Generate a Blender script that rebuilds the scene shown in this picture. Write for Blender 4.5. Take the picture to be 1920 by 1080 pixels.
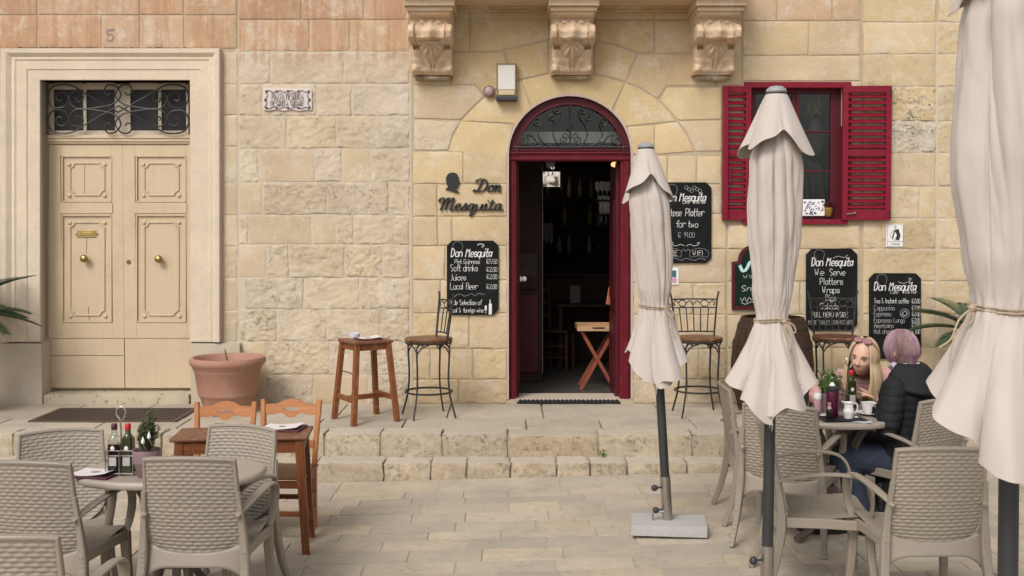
import bpy, math, random
from mathutils import Vector, Matrix, noise
V = Vector
PI = math.pi
rnd = random.Random(11)
scene = bpy.context.scene
for o in list(bpy.data.objects):
    bpy.data.objects.remove(o)

# ------------------------------------------------------------------ camera, sky, sun, exposure
F, HC, TILT, AXIS = 2000.0, 1.95, math.atan(0.03), 480.0     # AXIS: pixel row of the optical axis (the picture is cropped a little low)
cam = bpy.data.cameras.new('camera')
cam.sensor_width, cam.lens = 36.0, F / 1920 * 36
cam.shift_y = (AXIS - 540) / 1920
cam.clip_start, cam.clip_end = 0.05, 500
camo = bpy.data.objects.new('camera', cam)
scene.collection.objects.link(camo)
camo.location = (0, 0, HC)
camo.rotation_euler = (PI / 2 - TILT, 0, 0)
scene.camera = camo

SUN_EL, SUN_AZ = math.radians(44), math.radians(208)      # high, behind the photographer, a little to the left
world = bpy.data.worlds.new('World')
scene.world = world
world.use_nodes = True
wn = world.node_tree
bg = wn.nodes['Background']
sky = wn.nodes.new('ShaderNodeTexSky')
sky.sky_type = 'NISHITA'
sky.sun_disc = False
sky.sun_elevation, sky.sun_rotation = SUN_EL, SUN_AZ
sky.air_density, sky.dust_density, sky.ozone_density = 1.0, 4.0, 0.6
hs = wn.nodes.new('ShaderNodeHueSaturation')              # overcast: nearly colourless sky
hs.inputs['Saturation'].default_value = 0.22
wn.links.new(sky.outputs[0], hs.inputs['Color'])
wn.links.new(hs.outputs[0], bg.inputs['Color'])
bg.inputs['Strength'].default_value = 0.14
sl = bpy.data.lights.new('sun', 'SUN')
sl.energy, sl.angle, sl.color = 1.5, math.radians(20), (1.0, 0.94, 0.86)
slo = bpy.data.objects.new('sun', sl)
scene.collection.objects.link(slo)
sd = V((math.sin(SUN_AZ) * math.cos(SUN_EL), math.cos(SUN_AZ) * math.cos(SUN_EL), math.sin(SUN_EL)))
slo.rotation_euler = sd.to_track_quat('Z', 'Y').to_euler()
vs = scene.view_settings
vs.view_transform, vs.look, vs.gamma, vs.use_curve_mapping = 'Standard', 'None', 1.0, False
vs.exposure = 0.06
scene.cycles.max_bounces = 8
scene.cycles.transparent_max_bounces = 12

# ------------------------------------------------------------------ geometry of the place
W, ZP = 9.9, 0.28                 # facade plane, height of the raised pavement
YK, YS, ZT = 8.456, 8.25, 0.094   # upper riser, lower riser, tread height
def smooth(a, b, x):
    t = max(0, min(1, (x - a) / (b - a))); return t * t * (3 - 2 * t)
def gz(x, y=8.0): return -0.02 + 0.025 * x + 0.07 * (1 - smooth(4.9, 5.95, y)) * smooth(0.5, -1.0, x)   # the square rises gently to the right, and towards the camera on the left
def ray(px, py):
    dx, dz = (px - 960) / F, -(py - AXIS) / F
    c, s = math.cos(TILT), math.sin(TILT)
    return V((dx, c + dz * s, -s + dz * c))
def at_y(px, py, Y):
    r = ray(px, py); t = Y / r.y
    return V((r.x * t, Y, HC + r.z * t))
def at_z(px, py, z):
    r = ray(px, py); t = (z - HC) / r.z
    return V((r.x * t, r.y * t, z))
def on_ground(px, py):
    r = ray(px, py); t = (HC + 0.02) / (0.025 * r.x - r.z)
    return V((0, 0, HC)) + r * t
def wp(px, py, d=0.0):            # point on the facade, d metres in front of it
    p = at_y(px, py, W); p.y = W - d
    return p

# ------------------------------------------------------------------ helpers
COL = scene.collection
def world_of(o):
    m = o.matrix_parent_inverse @ o.matrix_basis if o.parent else o.matrix_basis
    return world_of(o.parent) @ m if o.parent else m.copy()
def link(o, parent=None, keep=False):
    COL.objects.link(o)
    if parent:
        o.parent = parent
        if keep: o.matrix_parent_inverse = world_of(parent).inverted()
    return o
def tag(o, label=None, cat=None, group=None, kind=None):
    if label: o['label'] = label
    if cat: o['category'] = cat
    if group: o['group'] = group
    if kind: o['kind'] = kind
    return o
def thing(name, label, cat, loc=(0, 0, 0), rz=0.0, group=None):
    o = bpy.data.objects.new(name, None)
    o.empty_display_size = 0.1
    o.location = loc; o.rotation_euler = (0, 0, rz)
    link(o)
    return tag(o, label, cat, group)
def copy_tree(o, parent=None):
    c = o.copy()
    COL.objects.link(c)
    if parent: c.parent = parent
    for ch in list(o.children): copy_tree(ch, c)
    return c
def dup(root, loc, rz, label, group=None):
    c = copy_tree(root)
    c.location = loc; c.rotation_euler = (0, 0, rz)
    c['label'] = label
    if group: c['group'] = group
    return c

def spline(pts, n=6, closed=False):
    P = [V(p) for p in pts]
    if len(P) < 3: return P
    out = []; L = len(P)
    for i in range(L if closed else L - 1):
        p1, p2 = P[i], P[(i + 1) % L]
        p0 = P[i - 1] if (closed or i > 0) else p1 * 2 - p2
        p3 = P[(i + 2) % L] if (closed or i + 2 < L) else p2 * 2 - p1
        for k in range(n):
            t = k / n
            out.append(0.5 * ((2 * p1) + (p2 - p0) * t + (2 * p0 - 5 * p1 + 4 * p2 - p3) * t * t + (3 * p1 - p0 - 3 * p2 + p3) * t ** 3))
    if not closed: out.append(P[-1])
    return out
def circ(r, n=8, ry=None):
    return [(r * math.cos(2 * PI * k / n), (ry or r) * math.sin(2 * PI * k / n)) for k in range(n)]
def rsec(a, b, c=0.25):           # chamfered rectangle section a x b
    x, y = a / 2, b / 2; m = min(x, y) * c
    return [(x - m, -y), (x, -y + m), (x, y - m), (x - m, y), (-x + m, y), (-x, y - m), (-x, -y + m), (-x + m, -y)]

class MB:
    def __init__(s): s.v = []; s.f = []
    def add(s, vs, fs):
        b = len(s.v); s.v += [tuple(v) for v in vs]; s.f += [tuple(i + b for i in f) for f in fs]
        return s
    def box(s, x0, x1, y0, y1, z0, z1):
        return s.add([(x0, y0, z0), (x1, y0, z0), (x1, y1, z0), (x0, y1, z0), (x0, y0, z1), (x1, y0, z1), (x1, y1, z1), (x0, y1, z1)],
                     [(0, 3, 2, 1), (4, 5, 6, 7), (0, 1, 5, 4), (1, 2, 6, 5), (2, 3, 7, 6), (3, 0, 4, 7)])
    def beam(s, p0, p1, a, b, up=(0, 1, 0), a1=None, b1=None):
        return s.sweep([p0, p1], rsec(a, b, 0.18), up=up, scl=[1, ((a1 or a) / a, (b1 or b) / b)])
    def sweep(s, path, sec, up=None, scl=None, closed=False, cap=True):
        P = [V(p) for p in path]; n = len(P); m = len(sec); vs = []
        prev = None
        for i in range(n):
            a = P[i - 1] if (i > 0 or closed) else P[i]
            b = P[(i + 1) % n] if (i < n - 1 or closed) else P[i]
            t = (b - a)
            t = t.normalized() if t.length > 1e-9 else V((0, 0, 1))
            if up is not None: u = V(up) - t * t.dot(V(up))
            elif prev is not None: u = prev - t * t.dot(prev)
            else: u = t.orthogonal()
            if u.length < 1e-6: u = t.orthogonal()
            u.normalize(); prev = u
            w = t.cross(u)
            k = scl[i] if scl else 1
            ka, kb = k if isinstance(k, tuple) else (k, k)
            for (x, y) in sec: vs.append(P[i] + w * (x * ka) + u * (y * kb))
        fs = []
        for i in range(n if closed else n - 1):
            j = (i + 1) % n
            for k in range(m): fs.append((i * m + k, i * m + (k + 1) % m, j * m + (k + 1) % m, j * m + k))
        if cap and not closed:
            fs.append(tuple(range(m))[::-1]); fs.append(tuple((n - 1) * m + k for k in range(m)))
        return s.add(vs, fs)
    def tube(s, path, r, n=8, closed=False):
        if isinstance(r, (list, tuple)): return s.sweep(path, circ(1, n), scl=list(r), closed=closed)
        return s.sweep(path, circ(r, n), closed=closed)
    def lathe(s, prof, n=24, c=(0, 0, 0), sx=1.0, sy=1.0):
        c = V(c); vs = []
        for (r, z) in prof:
            for k in range(n):
                a = 2 * PI * k / n
                vs.append(c + V((r * math.cos(a) * sx, r * math.sin(a) * sy, z)))
        fs = []
        for i in range(len(prof) - 1):
            for k in range(n): fs.append((i * n + k, i * n + (k + 1) % n, (i + 1) * n + (k + 1) % n, (i + 1) * n + k))
        if prof[0][0] > 1e-5: fs.append(tuple(range(n))[::-1])
        if prof[-1][0] > 1e-5: fs.append(tuple((len(prof) - 1) * n + k for k in range(n)))
        return s.add(vs, fs)
    def prism(s, poly, y0, y1):       # poly in (x, z), counter-clockwise seen from -y
        n = len(poly)
        vs = [(x, y0, z) for x, z in poly] + [(x, y1, z) for x, z in poly]
        fs = [tuple(range(n)), tuple(range(2 * n - 1, n - 1, -1))]
        for k in range(n): fs.append((k, k + n, (k + 1) % n + n, (k + 1) % n))
        return s.add(vs, fs)
    def grid(s, fn, nu, nv, closeu=False):
        vs = []
        cu = nu if closeu else nu + 1
        for j in range(nv + 1):
            for i in range(cu): vs.append(fn(i / nu, j / nv))
        fs = []
        for j in range(nv):
            for i in range(nu):
                k = (i + 1) % cu
                fs.append((j * cu + i, j * cu + k, (j + 1) * cu + k, (j + 1) * cu + i))
        return s.add(vs, fs)
    def ball(s, c, r, n=12, sx=1, sy=1, sz=1):
        m = n // 2
        return s.lathe([(max(1e-6, r * math.sin(PI * k / m)), -r * sz * math.cos(PI * k / m)) for k in range(m + 1)], n, c, sx, sy)
    def mesh(s, name, smooth=True, ang=40):
        me = bpy.data.meshes.new(name)
        me.from_pydata(s.v, [], s.f)
        if smooth:
            me.polygons.foreach_set('use_smooth', [True] * len(me.polygons))
            if ang:
                try: me.set_sharp_from_angle(angle=math.radians(ang))
                except Exception: pass
        me.update()
        return me
    def build(s, name, mat, parent=None, keep=False, smooth=True, bevel=0, ang=40, seg=2):
        me = s.mesh(name, smooth, ang)
        me.materials.append(mat)
        o = bpy.data.objects.new(name, me)
        link(o, parent, keep)
        if bevel:
            b = o.modifiers.new('edge', 'BEVEL')
            b.width, b.segments, b.limit_method, b.angle_limit = bevel, seg, 'ANGLE', math.radians(35)
        return o

# ------------------------------------------------------------------ materials
class NT:
    def __init__(s, name):
        s.m = bpy.data.materials.new(name); s.m.use_nodes = True
        s.t = s.m.node_tree; s.b = s.t.nodes['Principled BSDF']
        s.out = s.t.nodes['Material Output']
        s.tc = s.t.nodes.new('ShaderNodeTexCoord')
    def n(s, kind, **kw):
        nd = s.t.nodes.new('ShaderNode' + kind)
        for k, v in kw.items():
            if hasattr(nd, k): setattr(nd, k, v)
            else: nd.inputs[k].default_value = v
        return nd
    def l(s, a, b): s.t.links.new(a, b)
    def noise(s, scale, detail=4, rough=0.6, vec=None, stretch=None):
        nd = s.n('TexNoise'); nd.inputs['Scale'].default_value = scale
        nd.inputs['Detail'].default_value = detail; nd.inputs['Roughness'].default_value = rough
        v = vec or s.tc.outputs['Object']
        if stretch:
            mp = s.n('Mapping'); mp.inputs['Scale'].default_value = stretch
            s.l(v, mp.inputs['Vector']); v = mp.outputs[0]
        s.l(v, nd.inputs['Vector'])
        return nd.outputs['Fac']
    def ramp(s, fac, stops):
        r = s.n('ValToRGB')
        el = r.color_ramp.elements
        while len(el) < len(stops): el.new(0.5)
        for e, (p, c) in zip(el, stops):
            e.position = p; e.color = (c[0], c[1], c[2], 1) if hasattr(c, '__len__') else (c, c, c, 1)
        s.l(fac, r.inputs['Fac'])
        return r.outputs['Color']
    def mix(s, fac, a, b, mode='MIX'):
        m = s.n('Mix', data_type='RGBA', blend_type=mode)
        for sock, v in ((m.inputs[0], fac), (m.inputs[6], a), (m.inputs[7], b)):
            if isinstance(v, (int, float)): sock.default_value = v
            elif isinstance(v, (tuple, list)): sock.default_value = (v[0], v[1], v[2], 1)
            else: s.l(v, sock)
        return m.outputs[2]
    def math(s, op, a, b=0.0, clamp=False):
        m = s.n('Math', operation=op, use_clamp=clamp)
        for sock, v in ((m.inputs[0], a), (m.inputs[1], b)):
            if isinstance(v, (int, float)): sock.default_value = v
            else: s.l(v, sock)
        return m.outputs[0]
    def bump(s, h, strength=0.3, dist=0.01):
        b = s.n('Bump'); b.inputs['Strength'].default_value = strength; b.inputs['Distance'].default_value = dist
        s.l(h, b.inputs['Height']); s.l(b.outputs[0], s.b.inputs['Normal'])
    def fin(s, col=None, rough=0.6, metal=0.0, spec=0.5):
        if col is not None:
            if isinstance(col, (tuple, list)): s.b.inputs['Base Color'].default_value = (*col[:3], 1)
            else: s.l(col, s.b.inputs['Base Color'])
        if isinstance(rough, (int, float)): s.b.inputs['Roughness'].default_value = rough
        else: s.l(rough, s.b.inputs['Roughness'])
        s.b.inputs['Metallic'].default_value = metal
        s.b.inputs['Specular IOR Level'].default_value = spec
        return s.m
def mul(c, k): return tuple(min(1, x * k) for x in c)
def plain(name, col, rough=0.55, var=0.12, scale=9, bump=0.15, bscale=90, metal=0.0, spec=0.5, dirt=None, dirt_amt=0.0, dscale=5, stretch=None):
    t = NT(name)
    c = t.mix(t.noise(scale, stretch=stretch), mul(col, 1 - var), mul(col, 1 + var))
    if dirt:
        d = t.ramp(t.noise(dscale, 8, 0.7), [(0.5, 0), (0.68, 1)])
        c = t.mix(t.math('MULTIPLY', d, dirt_amt), c, dirt)
    if bump: t.bump(t.noise(bscale, 3, stretch=stretch), bump, 0.004)
    rr = t.ramp(t.noise(scale * 2), [(0.3, max(0.02, rough - 0.08)), (0.7, min(1, rough + 0.08))])
    return t.fin(c, rr, metal, spec)

def limestone():
    """Every stone carries its own tint in obj.color; alpha says how pitted it is."""
    t = NT('limestone')
    oi = t.n('ObjectInfo')
    tint, pit = oi.outputs['Color'], oi.outputs['Alpha']
    pos = t.n('NewGeometry').outputs['Position']
    big = t.noise(2.3, 6, 0.62, pos)
    mid = t.noise(11, 7, 0.68, pos)
    fine = t.noise(65, 5, 0.7, pos)
    c = t.mix(t.ramp(big, [(0.3, 0.0), (0.7, 1.0)]), t.mix(1.0, tint, (0.86, 0.83, 0.79), 'MULTIPLY'), t.mix(1.0, tint, (1.12, 1.11, 1.08), 'MULTIPLY'))
    grey = t.ramp(mid, [(0.5, 0.0), (0.72, 1.0)])
    c = t.mix(t.math('MULTIPLY', grey, 0.4), c, (0.57, 0.505, 0.41))
    wash = t.math('MULTIPLY', t.ramp(t.noise(3.4, 9, 0.7, pos), [(0.53, 0), (0.60, 1)]), t.ramp(t.noise(24, 5, 0.7, pos), [(0.38, 0), (0.52, 1)]))
    c = t.mix(t.math('MULTIPLY', wash, 0.5), c, (0.63, 0.57, 0.475))
    warm = t.ramp(t.noise(6.5, 6, 0.66, pos), [(0.55, 0.0), (0.75, 1.0)])
    c = t.mix(t.math('MULTIPLY', warm, 0.28), c, (0.52, 0.36, 0.19))
    # damp stain rising from the pavement, rain streaks on the upper washed courses
    sep = t.n('SeparateXYZ'); t.l(pos, sep.inputs[0])
    damp = t.math('SUBTRACT', t.math('ADD', 0.62, t.math('MULTIPLY', mid, 0.55)), t.math('MULTIPLY', sep.outputs['Z'], 1.35), clamp=True)
    c = t.mix(t.math('MULTIPLY', damp, 0.55), c, (0.36, 0.245, 0.14))
    stk = t.noise(5, 7, 0.7, pos, stretch=(3.2, 1, 0.22))
    top = t.math('MULTIPLY', t.math('SUBTRACT', sep.outputs['Z'], 3.35), 6, clamp=True)
    top = t.math('MULTIPLY', top, t.math('LESS_THAN', sep.outputs['X'], -0.98))
    c = t.mix(t.math('MULTIPLY', t.ramp(stk, [(0.46, 0), (0.6, 1)]), t.math('MULTIPLY', top, 0.5)), c, (0.36, 0.165, 0.085))
    c = t.mix(t.math('MULTIPLY', t.ramp(stk, [(0.30, 1), (0.44, 0)]), t.math('MULTIPLY', top, 0.45)), c, (0.50, 0.385, 0.275))
    drk = t.ramp(t.noise(19, 8, 0.75, pos), [(0.58, 0), (0.70, 1)])
    c = t.mix(t.math('MULTIPLY', drk, 0.30), c, (0.28, 0.21, 0.14))
    c = t.mix(t.math('MULTIPLY', t.math('SUBTRACT', fine, 0.5), 0.8, True), c, (0.8, 0.76, 0.68))
    sp_ = t.ramp(t.noise(46, 6, 0.75, pos, stretch=(1, 1, 1.6)), [(0.56, 0), (0.64, 1)])
    c = t.mix(t.math('MULTIPLY', sp_, t.math('ADD', 0.16, t.math('MULTIPLY', pit, 0.3), True)), c, (0.30, 0.23, 0.155))
    # pits: small dark hollows, more of them where alpha is high
    vo = t.n('TexVoronoi', Scale=34.0); vo.inputs['Randomness'].default_value = 1.0
    mp = t.n('Mapping'); mp.inputs['Scale'].default_value = (1, 1, 1.9)
    t.l(pos, mp.inputs['Vector'])
    wob = t.mix(0.12, mp.outputs[0], t.n('TexNoise', Scale=14.0).outputs['Color'])
    t.l(wob, vo.inputs['Vector'])
    holes = t.math('SUBTRACT', 1.0, t.math('MULTIPLY', vo.outputs['Distance'], 2.6), clamp=True)
    mask = t.math('MULTIPLY', holes, t.math('MULTIPLY', t.ramp(t.noise(8, 5, 0.7, pos), [(0.48, 0), (0.62, 1)]), pit))
    c = t.mix(t.math('MULTIPLY', mask, 0.75), c, (0.13, 0.10, 0.07))
    h = t.math('ADD', t.math('MULTIPLY', mid, 0.7), t.math('MULTIPLY', fine, 0.35))
    h = t.math('SUBTRACT', h, t.math('MULTIPLY', mask, 1.2))
    bp = t.n('Bump'); bp.inputs['Distance'].default_value = 0.012
    t.l(h, bp.inputs['Height'])
    t.l(t.math('ADD', 0.4, t.math('MULTIPLY', pit, 0.7)), bp.inputs['Strength'])
    t.l(bp.outputs[0], t.b.inputs['Normal'])
    return t.fin(c, 0.9, spec=0.25)
def weathered(name, col, dark=(0.10, 0.085, 0.065), amt=0.75, lo=0.5, hi=0.64, scale=7, use_obj=True, blotch=False, worn=False):
    t = NT(name)
    pos = t.n('NewGeometry').outputs['Position']
    base = t.n('ObjectInfo').outputs['Color'] if use_obj else None
    big = t.noise(3, 6, 0.65, pos); mid = t.noise(16, 7, 0.7, pos); fine = t.noise(90, 4, 0.7, pos)
    src = base if use_obj else col
    c = t.mix(big, t.mix(1.0, src, (0.8, 0.79, 0.77), 'MULTIPLY'), t.mix(1.0, src, (1.15, 1.13, 1.08), 'MULTIPLY'))
    pat = t.ramp(t.noise(scale, 10, 0.78, pos), [(lo, 0), (hi, 1)])
    spk = t.ramp(t.noise(scale * 6, 6, 0.75, pos), [(0.5, 0), (0.6, 1)])
    k_ = t.math('MULTIPLY', t.math('MULTIPLY', pat, spk), amt)
    if worn:                              # trodden tops are rubbed clean and grey, the faces keep their crust
        sn = t.n('SeparateXYZ'); t.l(t.n('NewGeometry').outputs['True Normal'], sn.inputs[0])
        tp = t.ramp(sn.outputs['Z'], [(0.55, 0), (0.85, 1)])
        k_ = t.math('MULTIPLY', k_, t.math('SUBTRACT', 1.0, t.math('MULTIPLY', tp, 0.8)))
        c = t.mix(t.math('MULTIPLY', tp, 0.5), c, (0.46, 0.425, 0.37))
        und = t.ramp(t.noise(9, 8, 0.75, pos, stretch=(1, 1, 1.5)), [(0.40, 0), (0.62, 1)])
        c = t.mix(t.math('MULTIPLY', t.math('MULTIPLY', und, 0.5), t.math('SUBTRACT', 1.0, tp)), c, (0.27, 0.205, 0.135))
    c = t.mix(k_, c, dark)
    c = t.mix(t.math('MULTIPLY', t.ramp(mid, [(0.5, 0), (0.75, 1)]), 0.4), c, (0.42, 0.39, 0.34))
    if blotch:
        c = t.mix(t.math('MULTIPLY', t.ramp(t.noise(1.6, 9, 0.72, pos), [(0.46, 0), (0.66, 1)]), 0.55), c, (0.30, 0.265, 0.225))
        gs = t.ramp(t.noise(38, 4, 0.6, pos), [(0.66, 0), (0.70, 1)])
        c = t.mix(t.math('MULTIPLY', gs, 0.6), c, (0.16, 0.14, 0.115))
    t.bump(t.math('ADD', mid, t.math('MULTIPLY', fine, 0.5)), 0.5, 0.01)
    return t.fin(c, 0.9, spec=0.25)
def wood(name, c0, c1, rough=0.45, axis=2, scale=14, wear=None, wear_amt=0.0):
    t = NT(name)
    st = [9, 9, 9]; st[axis] = 0.6
    n = t.noise(scale * 0.4, 6, 0.65, stretch=tuple(st))
    c = t.ramp(n, [(0.3, c0), (0.7, c1)])
    if wear:
        c = t.mix(t.math('MULTIPLY', t.ramp(t.noise(22, 6, 0.7), [(0.55, 0), (0.66, 1)]), wear_amt), c, wear)
    t.bump(n, 0.2, 0.003)
    return t.fin(c, rough, spec=0.3)

STONE = limestone()
POINTING = plain('pale_pointing', (0.52, 0.45, 0.355), 0.95, 0.12, 6, 0.5, 60, spec=0.2)
MORTAR = plain('lime_mortar', (0.43, 0.35, 0.245), 0.95, 0.16, 6, 0.5, 60, spec=0.2)
KERB = weathered('worn_kerb_stone', (0.4, 0.35, 0.27), dark=(0.15, 0.125, 0.095), amt=0.85, lo=0.42, hi=0.58, scale=5, worn=True)
PAVER = weathered('paving_stone', (0.4, 0.36, 0.29), dark=(0.24, 0.21, 0.175), amt=0.6, lo=0.46, hi=0.62, scale=4, blotch=True)
JOINT = plain('paving_joint', (0.41, 0.355, 0.285), 0.95, 0.2, 12, 0.5, 60, spec=0.2)
SURR = weathered('painted_stone_surround', (0.64, 0.545, 0.44), dark=(0.40, 0.35, 0.30), amt=0.35, lo=0.55, hi=0.62, scale=4, use_obj=False)
PLINTH = weathered('flaking_plinth_paint', (0.50, 0.43, 0.34), dark=(0.47, 0.47, 0.48), amt=0.8, lo=0.48, hi=0.56, scale=3.5, use_obj=False)
DOORP = plain('buff_door_paint', (0.545, 0.43, 0.29), 0.5, 0.08, 3, 0.12, 40, stretch=(9, 9, 0.5), dirt=(0.40, 0.30, 0.19), dirt_amt=0.45, dscale=3)
RED = plain('wine_red_paint', (0.185, 0.004, 0.020), 0.45, 0.22, 5, 0.1, 60, spec=0.3, dirt=(0.22, 0.03, 0.045), dirt_amt=0.3, dscale=9)
JRED = plain('maroon_door_paint', (0.115, 0.0035, 0.013), 0.5, 0.2, 5, 0.1, 60, spec=0.25, dirt=(0.17, 0.03, 0.04), dirt_amt=0.35, dscale=12)
DRED = plain('dark_red_woodwork', (0.075, 0.006, 0.012), 0.5, 0.2, 5, 0.08, 60, spec=0.3)
IRON = plain('black_wrought_iron', (0.022, 0.020, 0.019), 0.5, 0.2, 20, 0.1, 120)
BLACKB = plain('chalkboard_black', (0.0075, 0.008, 0.0085), 0.7, 0.4, 6, 0.04, 60, spec=0.16, dirt=(0.022, 0.022, 0.022), dirt_amt=0.5, dscale=4)
GREENB = plain('chalkboard_green', (0.006, 0.016, 0.010), 0.7, 0.4, 6, 0.04, 60, spec=0.16)
CHALK = plain('chalk_white', (0.66, 0.655, 0.64), 0.9, 0.35, 60, 0)
CHALKG = plain('chalk_faint', (0.36, 0.36, 0.36), 0.9, 0.3, 40, 0)
CHALKT = plain('chalk_teal', (0.42, 0.62, 0.62), 0.9, 0.2, 40, 0)
BRASS = plain('aged_brass', (0.42, 0.31, 0.12), 0.32, 0.25, 30, 0.1, 90, metal=1.0)
STEEL = plain('brushed_steel', (0.50, 0.47, 0.44), 0.34, 0.03, 3, 0, metal=1.0)
WHITE = plain('white_glaze', (0.78, 0.77, 0.75), 0.22, 0.04, 9, 0)
WPLAST = plain('white_plastic', (0.74, 0.74, 0.73), 0.5, 0.04, 9, 0)
TERRA = plain('terracotta', (0.36, 0.185, 0.13), 0.75, 0.14, 6, 0.25, 60, dirt=(0.42, 0.28, 0.22), dirt_amt=0.5)
def resin():
    t = NT('taupe_resin')
    base = t.n('ObjectInfo').outputs['Color']
    c = t.mix(t.noise(14), t.mix(1.0, base, (0.93, 0.93, 0.93), 'MULTIPLY'), t.mix(1.0, base, (1.06, 1.06, 1.06), 'MULTIPLY'))
    c = t.mix(t.math('MULTIPLY', t.ramp(t.noise(5, 8, 0.7), [(0.5, 0), (0.7, 1)]), 0.3), c, (0.20, 0.17, 0.135))
    t.bump(t.noise(260, 2), 0.08, 0.002)
    return t.fin(c, t.ramp(t.noise(20), [(0.3, 0.42), (0.7, 0.6)]), spec=0.45)
RATTAN = resin()
RESIN = plain('taupe_table_resin', (0.36, 0.31, 0.255), 0.42, 0.05, 8, 0.08, 120)
DRESIN = plain('dark_table_resin', (0.115, 0.095, 0.08), 0.5, 0.1, 8, 0.08, 120)
CLOTH = None
ORWOOD = wood('varnished_pine', (0.36, 0.135, 0.048), (0.49, 0.215, 0.088), 0.4, 2)
ORWOODH = wood('varnished_pine_across', (0.36, 0.135, 0.048), (0.49, 0.215, 0.088), 0.4, 0)
STWOOD = wood('worn_stool_wood', (0.13, 0.042, 0.014), (0.25, 0.09, 0.03), 0.45, 2, wear=(0.42, 0.28, 0.16), wear_amt=0.35)
TOPWOOD = wood('worn_table_top', (0.12, 0.045, 0.022), (0.22, 0.095, 0.05), 0.45, 0, wear=(0.45, 0.34, 0.25), wear_amt=0.5)
SEATW = wood('worn_round_seat', (0.085, 0.030, 0.014), (0.17, 0.065, 0.03), 0.35, 0, wear=(0.36, 0.25, 0.17), wear_amt=0.7)
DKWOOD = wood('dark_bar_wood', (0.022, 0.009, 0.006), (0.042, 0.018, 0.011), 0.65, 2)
PAPER = plain('menu_paper', (0.68, 0.63, 0.62), 0.8, 0.03, 6, 0)
MAROON = plain('maroon_cover', (0.085, 0.022, 0.032), 0.55, 0.1, 9, 0.1)
def cloth_mat():
    t = NT('cream_canvas')
    n = t.noise(3.5, 6, 0.6)
    c = t.mix(n, (0.465, 0.405, 0.37), (0.535, 0.47, 0.432))
    c = t.mix(t.math('MULTIPLY', t.ramp(t.noise(7, 8, 0.75), [(0.58, 0), (0.72, 1)]), 0.25), c, (0.45, 0.38, 0.33))
    t.bump(t.noise(420, 2), 0.12, 0.001)
    t.b.inputs['Sheen Weight'].default_value = 0.15
    return t.fin(c, 0.9, spec=0.2)
CLOTH = cloth_mat()
def glass_mat(name, tint=(1, 1, 1), refl=0.10):
    t = NT(name)
    tr = t.n('BsdfTransparent'); tr.inputs['Color'].default_value = (*tint, 1)
    gl = t.n('BsdfGlossy'); gl.inputs['Roughness'].default_value = 0.03
    fr = t.n('LayerWeight'); fr.inputs['Blend'].default_value = 0.35
    mx = t.n('MixShader')
    t.l(t.math('ADD', t.math('MULTIPLY', fr.outputs['Fresnel'], 0.35), refl, True), mx.inputs[0])
    t.l(tr.outputs[0], mx.inputs[1]); t.l(gl.outputs[0], mx.inputs[2])
    t.l(mx.outputs[0], t.out.inputs['Surface'])
    return t.m
PANE2 = glass_mat('fanlight_glass', (0.70, 0.72, 0.70), 0.02)
PANE = glass_mat('window_glass', (0.55, 0.57, 0.57), 0.035)
CLEARG = glass_mat('clear_glass', (0.85, 0.88, 0.85), 0.06)
def leafmat(name, a, b):
    t = NT(name)
    g = t.n('NewGeometry')
    c = t.mix(g.outputs['Random Per Island'], a, b)
    t.b.inputs['Transmission Weight'].default_value = 0.0
    return t.fin(c, 0.5, spec=0.4)
CYCAD = leafmat('cycad_leaf', (0.012, 0.032, 0.012), (0.045, 0.085, 0.028))
HERB = leafmat('herb_leaf', (0.030, 0.060, 0.022), (0.085, 0.135, 0.060))
GRASSY = leafmat('fresh_leaf', (0.04, 0.10, 0.018), (0.12, 0.21, 0.05))
SOIL = plain('dark_soil', (0.05, 0.035, 0.025), 0.95, 0.3, 30, 0.6, 60)
BARK = plain('twig_bark', (0.16, 0.11, 0.05), 0.8, 0.2, 20, 0.3, 80)
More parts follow.
